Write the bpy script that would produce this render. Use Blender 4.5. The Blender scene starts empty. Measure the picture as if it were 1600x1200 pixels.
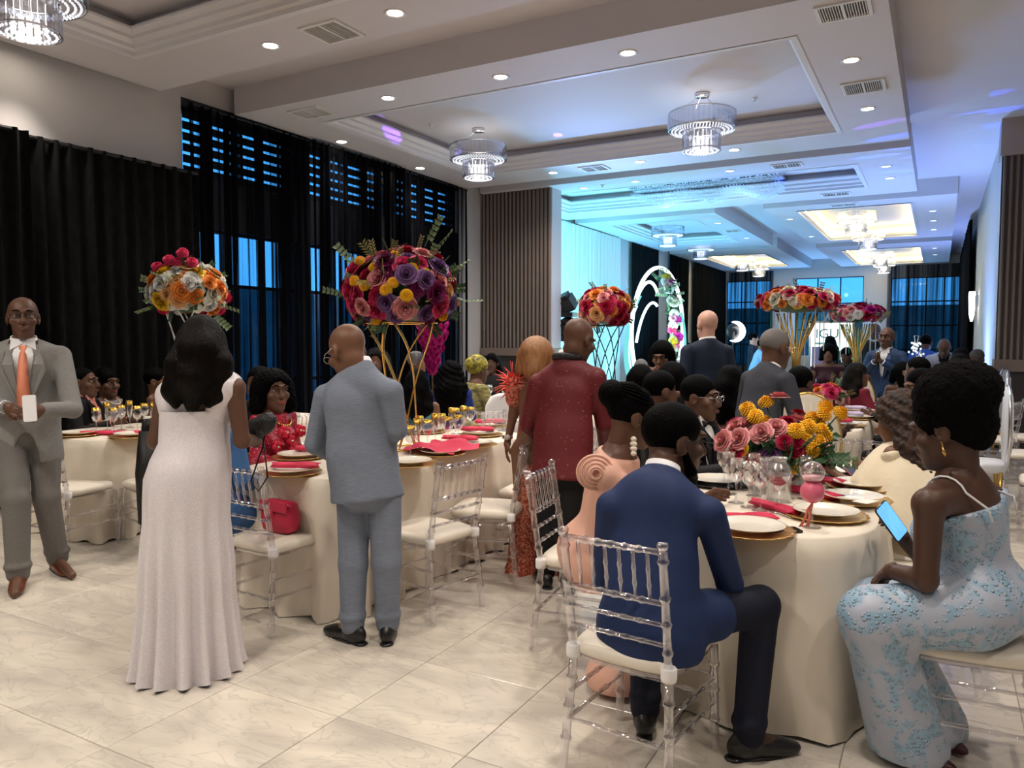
import bpy, bmesh, math, random
import numpy as np
from mathutils import Vector, Matrix

# ------------------------------------------------------------------ camera, world, exposure
SC = bpy.context.scene
COL = SC.collection
CAM_H, FOC = 1.52, 1200.0                      # eye height in metres, focal length in pixels of the 1600 px wide frame
PITCH = math.atan(70 / 1200.0)
YAW = math.atan(668 * math.cos(PITCH) / 1200.0)
cam_data = bpy.data.cameras.new('camera')
cam_data.sensor_width = 36.0
cam_data.lens = 36.0 * FOC / 1600.0
cam_data.clip_end = 200
cam = bpy.data.objects.new('camera', cam_data)
COL.objects.link(cam)
cam.location = (0, 0, CAM_H)
cam.rotation_euler = (math.pi / 2 - PITCH, 0, YAW)
SC.camera = cam

SC.view_settings.view_transform = 'Standard'
SC.view_settings.look = 'None'
SC.view_settings.gamma = 1.0
SC.view_settings.use_curve_mapping = False
SC.view_settings.exposure = 1.5
SC.cycles.transparent_max_bounces = 18
SC.cycles.max_bounces = 6
SC.cycles.diffuse_bounces = 3
SC.cycles.glossy_bounces = 3
SC.cycles.use_adaptive_sampling = True
SC.cycles.adaptive_threshold = 0.045
SC.cycles.sample_clamp_indirect = 6.0

world = bpy.data.worlds.new('dusk_sky')
world.use_nodes = True
SC.world = world
wn = world.node_tree
wn.nodes['Background'].inputs[0].default_value = (0.06, 0.36, 0.85, 1)
wn.nodes['Background'].inputs[1].default_value = 0.75

WARM = (1.0, 0.90, 0.80)
DOWNLIGHT_W = 62.0
TEAL_W, BLUE_W = 85.0, 70.0

# calibrated view: a pixel of the photograph plus a depth gives a point of the place
_sy, _cy = math.sin(YAW), math.cos(YAW)
_FW = np.array([-_sy * math.cos(PITCH), _cy * math.cos(PITCH), -math.sin(PITCH)])
_RT = np.array([_cy, _sy, 0.0])
_UP = np.cross(_RT, _FW)
_C = np.array([0, 0, CAM_H])
def _ray(x, y): return _FW + _RT * (x - 800) / FOC - _UP * (y - 600) / FOC
def at(x, y, D): return _C + _ray(x, y) * D
def onz(x, y, z=0.0):
    d = _ray(x, y); return _C + d * ((z - CAM_H) / d[2])
def onx(x, y, X):
    d = _ray(x, y); return _C + d * (X / d[0])
def ony(x, y, Y):
    d = _ray(x, y); return _C + d * (Y / d[1])
def proj(p):
    v = np.array(p) - _C; D = float(v @ _FW)
    return 800 + FOC * float(v @ _RT) / D, 600 - FOC * float(v @ _UP) / D, D
RND = random.Random(7)

# ------------------------------------------------------------------ materials
MATS = {}
def _nt(name):
    m = bpy.data.materials.new(name); m.use_nodes = True
    nt = m.node_tree
    return m, nt, nt.nodes['Principled BSDF']
def mat(name, col, rough=0.6, metal=0.0, spec=0.5, emis=None, es=0.0, noise=None, bump=None, sheen=0.0, coat=0.0, alpha=None, trans=0.0, ior=1.45):
    """noise=(scale, colour2, contrast[, stretch]); bump=(scale, strength[, stretch])"""
    if name in MATS: return MATS[name]
    m, nt, b = _nt(name)
    b.inputs['Base Color'].default_value = (*col, 1)
    b.inputs['Roughness'].default_value = rough
    b.inputs['Metallic'].default_value = metal
    b.inputs['Specular IOR Level'].default_value = spec
    b.inputs['IOR'].default_value = ior
    b.inputs['Sheen Weight'].default_value = sheen
    b.inputs['Coat Weight'].default_value = coat
    b.inputs['Transmission Weight'].default_value = trans
    if emis is not None:
        b.inputs['Emission Color'].default_value = (*emis, 1)
        b.inputs['Emission Strength'].default_value = es
    def tex(sc, stretch, detail=4):
        tc = nt.nodes.new('ShaderNodeTexCoord'); mp = nt.nodes.new('ShaderNodeMapping')
        mp.inputs['Scale'].default_value = stretch
        n = nt.nodes.new('ShaderNodeTexNoise'); n.inputs['Scale'].default_value = sc; n.inputs['Detail'].default_value = detail
        nt.links.new(tc.outputs['Object'], mp.inputs[0]); nt.links.new(mp.outputs[0], n.inputs['Vector'])
        return n
    if noise:
        n = tex(noise[0], noise[3] if len(noise) > 3 else (1, 1, 1))
        r = nt.nodes.new('ShaderNodeValToRGB')
        w = noise[2]
        r.color_ramp.elements[0].position = 0.5 - w; r.color_ramp.elements[1].position = 0.5 + w
        r.color_ramp.elements[0].color = (*col, 1); r.color_ramp.elements[1].color = (*noise[1], 1)
        nt.links.new(n.outputs['Fac'], r.inputs[0]); nt.links.new(r.outputs[0], b.inputs['Base Color'])
    if bump:
        n = tex(bump[0], bump[2] if len(bump) > 2 else (1, 1, 1), 3)
        bp = nt.nodes.new('ShaderNodeBump'); bp.inputs['Strength'].default_value = bump[1]; bp.inputs['Distance'].default_value = 0.01
        nt.links.new(n.outputs['Fac'], bp.inputs['Height']); nt.links.new(bp.outputs[0], b.inputs['Normal'])
    MATS[name] = m
    return m
def emit(name, col, s):
    if name in MATS: return MATS[name]
    m = bpy.data.materials.new(name); m.use_nodes = True; nt = m.node_tree; nt.nodes.clear()
    e = nt.nodes.new('ShaderNodeEmission'); o = nt.nodes.new('ShaderNodeOutputMaterial')
    e.inputs[0].default_value = (*col, 1); e.inputs[1].default_value = s
    nt.links.new(e.outputs[0], o.inputs[0]); MATS[name] = m
    return m
def clear(name, tint=(0.95, 0.95, 0.97), rough=0.04, base=0.10, edge=0.62, gloss=(1, 1, 1)):
    """clear acrylic, crystal or drinking glass: see-through, mirroring more towards the edges"""
    if name in MATS: return MATS[name]
    m = bpy.data.materials.new(name); m.use_nodes = True; nt = m.node_tree; nt.nodes.clear()
    t = nt.nodes.new('ShaderNodeBsdfTransparent'); t.inputs[0].default_value = (*tint, 1)
    g = nt.nodes.new('ShaderNodeBsdfGlossy'); g.inputs['Color'].default_value = (*gloss, 1); g.inputs['Roughness'].default_value = rough
    lw = nt.nodes.new('ShaderNodeLayerWeight'); lw.inputs[0].default_value = 0.45
    mr = nt.nodes.new('ShaderNodeMapRange'); mr.inputs[3].default_value = base; mr.inputs[4].default_value = edge
    mx = nt.nodes.new('ShaderNodeMixShader'); o = nt.nodes.new('ShaderNodeOutputMaterial')
    nt.links.new(lw.outputs['Facing'], mr.inputs[0]); nt.links.new(mr.outputs[0], mx.inputs[0])
    nt.links.new(t.outputs[0], mx.inputs[1]); nt.links.new(g.outputs[0], mx.inputs[2]); nt.links.new(mx.outputs[0], o.inputs[0])
    MATS[name] = m
    return m

# ------------------------------------------------------------------ mesh building
class MB:
    def __init__(s): s.v = []; s.f = []; s.mi = []; s.m = 0
    def add(s, vs, fs):
        o = len(s.v); s.v.extend([tuple(map(float, p)) for p in vs]); s.f.extend([tuple(i + o for i in f) for f in fs]); s.mi.extend([s.m] * len(fs))
        return s
    def box(s, lo, hi, M=None):
        x0, y0, z0 = lo; x1, y1, z1 = hi
        vs = [(x0,y0,z0),(x1,y0,z0),(x1,y1,z0),(x0,y1,z0),(x0,y0,z1),(x1,y0,z1),(x1,y1,z1),(x0,y1,z1)]
        if M is not None: vs = [tuple(M @ Vector(p)) for p in vs]
        return s.add(vs, [(0,3,2,1),(4,5,6,7),(0,1,5,4),(1,2,6,5),(2,3,7,6),(3,0,4,7)])
    def rings(s, rings, cap=True, closed=True):
        """rings: list of equally long point lists, bridged in order"""
        n = len(rings[0]); vs = [p for r in rings for p in r]; fs = []
        for i in range(len(rings) - 1):
            for j in range(n if closed else n - 1):
                a = i * n + j; b = i * n + (j + 1) % n
                fs.append((a, b, b + n, a + n))
        if cap and closed:
            fs.append(tuple(range(n - 1, -1, -1))); fs.append(tuple((len(rings) - 1) * n + j for j in range(n)))
        return s.add(vs, fs)
    def lathe(s, prof, n=16, c=(0, 0, 0), cap=True):
        return s.rings([[(c[0] + r * math.cos(2 * math.pi * j / n), c[1] + r * math.sin(2 * math.pi * j / n), c[2] + z) for j in range(n)] for r, z in prof], cap)
    def tube(s, path, rad, n=8, cap=True, closed=False):
        path = [np.array(p, float) for p in path]; rs = []
        m = len(path); prev = None
        for i, p in enumerate(path):
            if closed: t = path[(i + 1) % m] - path[i - 1]
            else: t = path[min(i + 1, m - 1)] - path[max(i - 1, 0)]
            t = t / (np.linalg.norm(t) + 1e-9)
            if prev is None:
                ref = np.array([0, 0, 1.0]) if abs(t[2]) < 0.9 else np.array([1.0, 0, 0])
                u = np.cross(t, ref)
            else: u = prev - t * (prev @ t)
            u = u / (np.linalg.norm(u) + 1e-9); prev = u; w = np.cross(t, u)
            r = rad[i] if isinstance(rad, (list, tuple)) else rad
            rs.append([p + r * (u * math.cos(2 * math.pi * j / n) + w * math.sin(2 * math.pi * j / n)) for j in range(n)])
        if closed: rs.append(rs[0]); return s.rings(rs, False)
        return s.rings(rs, cap)
    def ell(s, c, r, n=10, m=7, M=None):
        vs = []; 
        for i in range(m + 1):
            a = math.pi * i / m
            for j in range(n):
                b = 2 * math.pi * j / n
                p = Vector((r[0] * math.sin(a) * math.cos(b), r[1] * math.sin(a) * math.sin(b), r[2] * math.cos(a)))
                if M is not None: p = M @ p
                vs.append((c[0] + p[0], c[1] + p[1], c[2] + p[2]))
        fs = [(i * n + j, (i + 1) * n + j, (i + 1) * n + (j + 1) % n, i * n + (j + 1) % n) for i in range(m) for j in range(n)]
        return s.add(vs, fs)
    def mesh(s, name, mats, smooth=False):
        me = bpy.data.meshes.new(name); me.from_pydata(s.v, [], s.f)
        for m in (mats if isinstance(mats, (list, tuple)) else [mats]): me.materials.append(m)
        if len(set(s.mi)) > 1: me.polygons.foreach_set('material_index', s.mi)
        if smooth: me.polygons.foreach_set('use_smooth', [True] * len(me.polygons))
        me.update(); return me
    def build(s, name, mats, parent=None, smooth=False, loc=None):
        return link(name, s.mesh(name, mats, smooth), parent, loc)
def link(name, me, parent=None, loc=None, rotz=0.0):
    o = bpy.data.objects.new(name, me); COL.objects.link(o)
    if parent is not None: o.parent = parent
    if loc is not None: o.location = loc
    if rotz: o.rotation_euler = (0, 0, rotz)
    return o
def tag(o, label, cat, group=None, kind=None):
    o['label'] = label; o['category'] = cat
    if group: o['group'] = group
    if kind: o['kind'] = kind
    return o
def struct(o, label=None, cat=None):
    o['kind'] = 'structure'
    if label: o['label'] = label
    if cat: o['category'] = cat
    return o
def thing(name, label, cat, loc=(0, 0, 0), rotz=0.0, group=None):
    o = bpy.data.objects.new(name, None); COL.objects.link(o); o.empty_display_size = 0.1
    o.location = loc; o.rotation_euler = (0, 0, rotz)
    return tag(o, label, cat, group)
def copy_tree(o, parent=None):
    c = o.copy(); COL.objects.link(c); c.parent = parent
    for ch in list(o.children): copy_tree(ch, c)
    return c
def spot(name, loc, target, watts, col, angle=2.2, blend=1.0, radius=0.08, parent=None):
    L = bpy.data.lights.new(name, 'SPOT'); L.energy = watts; L.color = col; L.spot_size = angle; L.spot_blend = blend; L.shadow_soft_size = radius
    o = bpy.data.objects.new(name, L); COL.objects.link(o)
    d = Vector(target) - Vector(loc)
    o.rotation_euler = d.to_track_quat('-Z', 'Y').to_euler()
    if parent is not None:
        o.parent = parent; o.location = Vector(loc) - parent.location
    else: o.location = loc
    return o
# ------------------------------------------------------------------ the room
PAINT = mat('ceiling_paint', (0.62, 0.585, 0.60), 0.7, bump=(30, 0.03))
WALLP = mat('wall_paint', (0.56, 0.53, 0.52), 0.75, bump=(40, 0.03))
TAUPE = mat('taupe_paint', (0.42, 0.36, 0.31), 0.7)
CROWN = mat('crown_white', (0.70, 0.68, 0.69), 0.5)
GREYP = mat('pale_column_paint', (0.62, 0.60, 0.64), 0.6)
CHARC = mat('charcoal_panel', (0.045, 0.042, 0.045), 0.55)
SLATM = mat('taupe_slat', (0.235, 0.185, 0.15), 0.55, noise=(3, (0.20, 0.155, 0.13), 0.3, (8, 8, 0.5)))
BLACKM = mat('black_metal', (0.012, 0.012, 0.014), 0.4, metal=0.3)
CHROME = mat('chrome', (0.8, 0.8, 0.82), 0.12, metal=1.0)
GLASSP = clear('window_glass', (0.86, 0.93, 0.97), 0.02, 0.04, 0.4)

def marble():
    m, nt, b = _nt('marble_tile')
    tc = nt.nodes.new('ShaderNodeTexCoord'); oi = nt.nodes.new('ShaderNodeObjectInfo')
    geo = nt.nodes.new('ShaderNodeNewGeometry')
    ad = nt.nodes.new('ShaderNodeVectorMath'); ad.operation = 'MULTIPLY_ADD'; ad.inputs[1].default_value = (37, 23, 11)
    nt.links.new(oi.outputs['Random'], ad.inputs[0]); nt.links.new(geo.outputs['Position'], ad.inputs[2])
    mp = nt.nodes.new('ShaderNodeMapping'); mp.inputs['Rotation'].default_value = (0, 0, 0.5); mp.inputs['Scale'].default_value = (1, 2.6, 1)
    nt.links.new(ad.outputs[0], mp.inputs[0])
    n1 = nt.nodes.new('ShaderNodeTexNoise'); n1.inputs['Scale'].default_value = 1.5; n1.inputs['Detail'].default_value = 6; n1.inputs['Distortion'].default_value = 1.2
    n2 = nt.nodes.new('ShaderNodeTexNoise'); n2.inputs['Scale'].default_value = 2.2; n2.inputs['Detail'].default_value = 8; n2.inputs['Distortion'].default_value = 2.4
    for n in (n1, n2): nt.links.new(mp.outputs[0], n.inputs['Vector'])
    r1 = nt.nodes.new('ShaderNodeValToRGB'); e = r1.color_ramp.elements
    e[0].position = 0.3; e[0].color = (0.50, 0.455, 0.40, 1); e[1].position = 0.66; e[1].color = (0.72, 0.66, 0.56, 1)
    nt.links.new(n1.outputs['Fac'], r1.inputs[0])
    r2 = nt.nodes.new('ShaderNodeValToRGB'); e = r2.color_ramp.elements      # thin pale and grey veins
    e[0].position = 0.47; e[0].color = (0, 0, 0, 1); e[1].position = 0.5; e[1].color = (1, 1, 1, 1)
    e2 = r2.color_ramp.elements.new(0.53); e2.color = (0, 0, 0, 1)
    nt.links.new(n2.outputs['Fac'], r2.inputs[0])
    mx = nt.nodes.new('ShaderNodeMix'); mx.data_type = 'RGBA'; mx.inputs[7].default_value = (0.40, 0.37, 0.34, 1)
    mu = nt.nodes.new('ShaderNodeMath'); mu.operation = 'MULTIPLY'; mu.inputs[1].default_value = 0.42
    nt.links.new(r2.outputs[0], mu.inputs[0]); nt.links.new(mu.outputs[0], mx.inputs[0]); nt.links.new(r1.outputs[0], mx.inputs[6])
    nt.links.new(mx.outputs[2], b.inputs['Base Color'])
    b.inputs['Roughness'].default_value = 0.2; b.inputs['Specular IOR Level'].default_value = 0.45
    return m
MARBLE = marble()
GROUT = mat('grout', (0.30, 0.27, 0.24), 0.9)

XL, XR, YB, YF = -7.55, 5.0, -6.0, 31.0
floor = struct(MB().box((XL - .3, YB - .3, -.12), (XR + .3, YF + .3, -.004)).build('floor', GROUT), 'cream and grey veined marble tile floor of the hall', 'floor')
TP = 0.6015; tx0, ty0 = -1.472, 2.295; g = 0.0017
tile = MB(); hs = TP / 2 - g; bv = 0.002
tile.rings([[(-hs, -hs, -.006), (hs, -hs, -.006), (hs, hs, -.006), (-hs, hs, -.006)], [(-hs, -hs, -bv), (hs, -hs, -bv), (hs, hs, -bv), (-hs, hs, -bv)],
            [(-hs + bv, -hs + bv, 0), (hs - bv, -hs + bv, 0), (hs - bv, hs - bv, 0), (-hs + bv, hs - bv, 0)]])
tile_me = tile.mesh('floor_tile', MARBLE)
cells = []
for i in range(int((XL - tx0) / TP) - 1, int((XR - tx0) / TP) + 1):
    for j in range(int((YB - ty0) / TP) - 1, int((YF - ty0) / TP) + 1):
        cx, cy = tx0 + (i + .5) * TP, ty0 + (j + .5) * TP
        if not (XL - .1 < cx < XR and YB < cy < YF): continue
        px, py, D = proj((cx, cy, 0))
        vis = D > 0.6 and -150 < px < 1750 and py < 1420
        cells.append((0 if vis else 1, D if vis else 99, cx, cy))
cells.sort()
rest = MB()
for k, (v, D, cx, cy) in enumerate(cells):
    if k < 300: link('floor_tile', tile_me, floor, (cx, cy, 0))
    else: rest.add([(cx + x, cy + y, z) for x, y, z in tile.v], tile.f)
o = rest.build('floor_tiles_beyond', MARBLE, floor); o['kind'] = 'stuff'

def boxes(name, m, *bs, parent=None):
    b = MB()
    for lo, hi in bs: b.box(lo, hi)
    return b.build(name, m, parent)
# left wall: solid, with a band of windows between y = 5.9 and 11.6
wall = struct(boxes('wall_left', WALLP, ((XL - .25, YB, 0), (XL, 5.9, 4.6)), ((XL - .25, 5.9, 4.25), (XL, 11.6, 4.6)), ((XL - .25, 11.6, 0), (XL, YF, 4.6))), 'white painted wall along the left side', 'wall')
struct(boxes('trim_2', mat('dark_bronze', (.012, .012, .016), .5), ((XL - .25, 5.9, 0), (XL, 11.6, .08)), ((XL - .25, 5.9, 2.82), (XL, 11.6, 3.40)),
      ((XL - .25, 5.9, 4.15), (XL, 11.6, 4.25)), ((XL - .25, 7.72, .08), (XL, 7.92, 2.82)), ((XL - .25, 9.62, .08), (XL, 9.82, 2.82)),
      ((XL - .25, 7.72, 3.4), (XL, 7.92, 4.15)), ((XL - .25, 9.62, 3.4), (XL, 9.82, 4.15))), 'dark bronze window surround behind the black sheers', 'trim')
struct(boxes('wall_back', WALLP, ((XL - .25, YB - .25, 0), (XR + .25, YB, 4.6))), 'white wall behind the viewer', 'wall')
struct(boxes('wall_right', WALLP, ((XR, YB, 0), (XR + .25, 13.0, 4.6))), 'pale wall along the right side', 'wall')
struct(boxes('wall_right_end', WALLP, ((1.76, 12.75, 0), (XR, 13.0, 4.6))), 'pale wall right of the slatted pier', 'wall')
struct(boxes('wall_right_far', WALLP, ((.72, 13.01, 0), (.95, YF, 4.6))), 'pale wall along the right of the far hall', 'wall')
# far wall with three window openings
fw = [(-7.45, -5.75, .5, 3.80), (-4.86, -2.48, .9, 3.83), (-1.575, .66, .3, 3.72)]
bs = [((XL - .25, YF, 3.83), (.95, YF + .2, 4.6)), ((XL - .25, YF, 0), (.95, YF + .2, .3))]
xs = [XL - .25, -7.45, -5.75, -4.86, -2.48, -1.575, .66, .95]
for k in range(0, 8, 2): bs.append(((xs[k], YF, .3), (xs[k + 1], YF + .2, 3.83)))
for x0, x1, z0, z1 in fw:
    if z0 > .3: bs.append(((x0, YF, .3), (x1, YF + .2, z0)))
    if z1 < 3.83: bs.append(((x0, YF, z1), (x1, YF + .2, 3.83)))
struct(boxes('wall_far', WALLP, *bs), 'white far wall with black framed windows', 'wall')
wno = [0]
def window(x, y, w, h, z0, cols, rows, axis, slats=0):
    """a black framed window standing at (x, y); axis 'y' runs along the left wall, 'x' along the far wall"""
    wno[0] += 1
    r = thing('window_%d' % wno[0], 'black framed window', 'window', (x, y, z0)); struct(r)
    if axis == 'y': r.rotation_euler = (0, 0, math.pi / 2)
    f = MB(); t = .03
    f.box((-t, -.03, 0), (t, .05, h)).box((w - t, -.03, 0), (w + t, .05, h)).box((0, -.03, -t), (w, .05, t)).box((0, -.03, h - t), (w, .05, h + t))
    f.build('window_frame', BLACKM, r)
    for c in range(1, cols): MB().box((w * c / cols - .022, -.02, t), (w * c / cols + .022, .04, h - t)).build('mullion', BLACKM, r)
    zz = rows if isinstance(rows, list) else [h * k / rows for k in range(1, rows)]
    for z in zz: MB().box((t, -.018, z - .022), (w - t, .038, z + .022)).build('mullion', BLACKM, r)
    edges_z = [t] + [z for z in zz] + [h - t]
    if slats:
        for k in range(slats):
            z = h * (k + .5) / slats
            MB().box((t, -.05, z - h / slats * .36), (w - t, -.035, z + h / slats * .36)).build('slat', BLACKM, r)
    for c in range(cols):
        for k in range(len(edges_z) - 1):
            MB().box((w * c / cols + .004, .005, edges_z[k]), (w * (c + 1) / cols - .004, .011, edges_z[k + 1])).build('pane', GLASSP, r)
    return r
for y0, y1 in ((5.93, 7.72), (7.92, 9.62), (9.82, 11.57)):
    a = window(XL - .1, y0, y1 - y0, 2.74, .08, 3, [.9, 2.09], 'y')
    a['label'] = 'tall black framed window behind the black sheers'
    b_ = window(XL - .1, y0, y1 - y0, .75, 3.40, 2, 1, 'y', slats=0 if False else 6)
    b_['label'] = 'high louvred window near the ceiling behind the sheers'
for k, (x0, x1, z0, z1) in enumerate(fw):
    a = window(x0, YF + .08, x1 - x0, z1 - z0, z0, 3 if k < 2 else 4, 4 if k != 1 else 3, 'x')
    a['label'] = ['far wall window left of the flower stands', 'uncovered far wall window above the bright sign', 'far wall window beside the right hand corner'][k]
tag(boxes('exterior_wall', mat('outside_teal', (0.05, 0.11, 0.13), 0.9, noise=(1.2, (0.02, 0.05, 0.06), .2)), ((-11.4, 2, -1), (-11.2, 26, 2.46))), 'dark garden wall outside the left hand windows', 'garden wall')
tag(boxes('exterior_hedge', mat('outside_dark', (0.02, 0.05, 0.05), 0.9, noise=(2, (0.05, 0.12, 0.12), .2)), ((-14, 38, -1), (8, 38.3, 3.0))), 'dark line of hedge outside the far windows', 'hedge')

# ceiling: high slab, dropped soffits with sunken trays and crown mouldings
ceil = struct(MB().box((XL - .3, YB - .3, 4.52), (XR + .3, YF + .3, 4.7)).build('ceiling', PAINT), 'off-white ceiling with dropped soffits and sunken trays', 'ceiling')
SZ = 4.2; trim_no = [0]
def soffit(x0, x1, y0, y1, tr=None, cove=False):
    b = MB()
    if tr is None: b.box((x0, y0, SZ), (x1, y1, 4.53))
    else:
        a0, a1, b0, b1 = tr
        o1 = [(x0, y0), (x1, y0), (x1, y1), (x0, y1)]; i1 = [(a0, b0), (a1, b0), (a1, b1), (a0, b1)]
        vs = [(x, y, SZ) for x, y in o1] + [(x, y, SZ) for x, y in i1] + [(x, y, 4.53) for x, y in o1] + [(x, y, 4.53) for x, y in i1]
        fs = []
        for k in range(4):
            n = (k + 1) % 4
            fs += [(k, 4 + k, 4 + n, n), (k, n, 8 + n, 8 + k), (4 + k, 12 + k, 12 + n, 4 + n)]
        b.add(vs, fs)
    s = b.build('soffit', PAINT, ceil)
    if tr:
        def ring(off, z): return [(a0 + off, b0 + off, z), (a1 - off, b0 + off, z), (a1 - off, b1 - off, z), (a0 + off, b1 - off, z)]
        prof = [(0.0, SZ - .015), (.035, SZ - .015), (.035, SZ + .03), (.055, SZ + .045), (.055, SZ + .10), (.0, SZ + .10)] if cove else \
               [(-.03, SZ - .006), (.03, SZ - .006), (.03, SZ + .035), (.06, SZ + .05), (.06, SZ + .085), (.10, SZ + .12), (.10, SZ + .15), (.14, SZ + .19), (.14, SZ + .215), (0, SZ + .215)]
        MB().rings([ring(o_, z) for o_, z in prof], cap=False).build('crown_moulding', CROWN, ceil)
        if cove:
            q = MB()
            for k in range(4):
                p = ring(.02, SZ + .16); a, c = p[k], p[(k + 1) % 4]
                q.tube([a, c], .016, 6)
            q.build('cove_light_strip', emit('cove_led', (1.0, .80, .28), 12.0), ceil)
    return s
soffit(-7.45, -.43, -5.6, -.5, (-6.77, -1.2, -4.9, -1.2))
soffit(-7.45, -.43, .4, 5.56, (-6.77, -1.2, 1.1, 4.80))
soffit(-7.45, -.43, 6.57, 11.75, (-6.77, -1.21, 7.33, 10.92))
soffit(-7.45, -.43, 12.2, 15.9, (-7.0, -1.2, 13.03, 15.05))
soffit(-7.5, -4.25, 16.5, 23.0, (-6.9, -4.9, 17.2, 21.8)); soffit(-7.5, -4.25, 23.7, 30.6, (-6.9, -4.85, 25.0, 29.6), True)
soffit(-3.25, .22, 16.5, 23.2, (-2.71, -.54, 17.13, 22.6), True); soffit(-3.25, .22, 24.2, 30.95, (-2.7, -.53, 25.3, 30.6), True)

# the two slatted piers
def pier(x0, x1, y0, y1, ztop, zl0, zl1, label, n):
    r = thing('pier', label, 'pier', (x0, y0, 0)); struct(r)
    w, d = x1 - x0, y1 - y0
    MB().box((0, .02, zl1), (w, d, ztop)).build('column_core', GREYP, r)
    MB().box((.0, .0, 0), (w, d, zl0)).build('lower_panel', CHARC, r)
    MB().box((-.01, -.04, zl0), (w + .01, d + .01, zl1)).build('ledge', SLATM, r)
    p = w / n
    sl = MB().rings([[(x, y, z) for x, y in ((.012, .03), (.018, -.005), (.028, -.02), (p - .028, -.02), (p - .018, -.005), (p - .012, .03))] for z in (zl1, ztop)])
    me = sl.mesh('slat', SLATM)
    MB().box((0, .005, zl1), (w - .06 if n < 19 else w, .025, ztop)).build('backing_board', CHARC, r)
    for k in range(n): link('slat', me, r, (k * p, 0, 0))
    return r
pier(-7.5, -6.06, 12.35, 12.75, 4.2, 1.22, 1.36, 'grey-brown slatted pier against the left wall beside the curtained windows', 18)
r = pier(.68, 1.75, 12.6, 13.0, 4.02, 1.075, 1.24, 'brown slatted pier at the right edge above a charcoal base', 14); r.name = 'pier_right'
struct(boxes('trim_1', TAUPE, ((.66, 12.55, 4.02), (1.9, 13.05, 4.53))), 'taupe beam box on top of the right hand pier', 'beam')

# curtains: pleated cloth
def pleats(L, z0, z1, n, amp, seed, rows=7, axis='y', thick=None, spp=12):
    rr = random.Random(seed); N = n * spp
    ph = [rr.uniform(-.5, .5) for _ in range(n + 2)]; am = [rr.uniform(.55, 1.2) for _ in range(n + 2)]
    rings = []
    for i in range(rows):
        t = i / (rows - 1); row = []
        for j in range(N + 1):
            u = j / N * n; k = int(u)
            a = amp * (am[k] * (1 - (u - k)) + am[min(k + 1, n)] * (u - k))
            d = a * math.sin(2 * math.pi * u + ph[k] * (1 - (u - k)) + ph[min(k + 1, n)] * (u - k)) * (.75 + .4 * t)
            row.append((d + .012 * math.sin(9 * u + 3 * t), j / N * L, z1 + (z0 - z1) * t))
        rings.append(row)
    b = MB().rings(rings, cap=False, closed=False)
    return b
VELVET = mat('black_velvet', (0.0022, 0.0022, 0.0024), 0.9, spec=.12, noise=(26, (0.0065, 0.0065, 0.007), .16, (1, 1, .35)))
def sheer(name, col, lo, hi, scale, pos=.5, width=.12, seed=0.0):
    """thin cloth whose weave lets light through in upright bands"""
    m = bpy.data.materials.new(name); m.use_nodes = True; nt = m.node_tree; nt.nodes.clear()
    tc = nt.nodes.new('ShaderNodeTexCoord'); mp = nt.nodes.new('ShaderNodeMapping'); mp.inputs['Scale'].default_value = (.4, scale, .12); mp.inputs['Location'].default_value = (seed, seed, 0)
    n = nt.nodes.new('ShaderNodeTexNoise'); n.inputs['Scale'].default_value = 1.0; n.inputs['Detail'].default_value = 3
    r = nt.nodes.new('ShaderNodeMapRange'); r.inputs[1].default_value = pos - width; r.inputs[2].default_value = pos + width; r.inputs[3].default_value = lo; r.inputs[4].default_value = hi
    d = nt.nodes.new('ShaderNodeBsdfDiffuse'); d.inputs[0].default_value = (*col, 1)
    t = nt.nodes.new('ShaderNodeBsdfTransparent'); mx = nt.nodes.new('ShaderNodeMixShader'); o = nt.nodes.new('ShaderNodeOutputMaterial')
    nt.links.new(tc.outputs['Object'], mp.inputs[0]); nt.links.new(mp.outputs[0], n.inputs['Vector']); nt.links.new(n.outputs['Fac'], r.inputs[0])
    nt.links.new(r.outputs[0], mx.inputs[0]); nt.links.new(d.outputs[0], mx.inputs[1]); nt.links.new(t.outputs[0], mx.inputs[2]); nt.links.new(mx.outputs[0], o.inputs[0])
    return m
SHEER = sheer('black_sheer', (.0035, .0035, .005), .0, .85, 14, .545, .06)
SHEERF = sheer('black_sheer_far', (.01, .012, .02), .04, .55, 9, .5, .12, 3.0)
WCURT = mat('white_drape', (0.80, 0.82, 0.82), 0.8, bump=(60, .05))
for k, (y0, y1) in enumerate(((-1.6, 2.0), (2.0, 3.95), (3.95, 5.9))):
    t = thing('velvet_drape', ['black velvet drape panel at the left edge of the wall', 'black velvet drape panel behind the man in the grey suit', 'black velvet drape panel left of the tall windows'][k], 'curtain', (-7.3 + (.13 if k == 1 else 0), y0 - (.05 if k == 1 else 0), 0), 0, 'black velvet drapes on the left wall')
    pleats(y1 - y0 + (.1 if k == 1 else -.004), .02, 3.38, int((y1 - y0) * 6.5), .045, 20 + k).build('cloth', VELVET, t, True)
    MB().tube([(0, .002, 3.36), (0, y1 - y0 - .006, 3.36)], .022).build('pole', BLACKM, t)
for k, (y0, y1) in enumerate(((5.9, 7.8), (7.8, 9.72), (9.72, 11.72))):
    t = thing('sheer_curtain', ['black sheer curtain nearest the velvet drapes', 'middle black sheer curtain over the tall windows', 'black sheer curtain next to the slatted pier'][k], 'curtain', (-7.42 + (.085 if k == 1 else 0), y0 - (.04 if k == 1 else 0), 0), 0, 'black sheers over the left windows')
    pleats(y1 - y0 + (.08 if k == 1 else -.004), .02, 4.17, int((y1 - y0) * 8), .028, 30 + k).build('cloth', SHEER, t, True)
    MB().tube([(.0, .002, 4.16), (.0, y1 - y0 - .006, 4.16)], .014).build('curtain_rod', BLACKM, t)
t = thing('white_drape', 'white pleated drape lit teal behind the pier', 'curtain', (-7.44, 12.8, 0))
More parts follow.
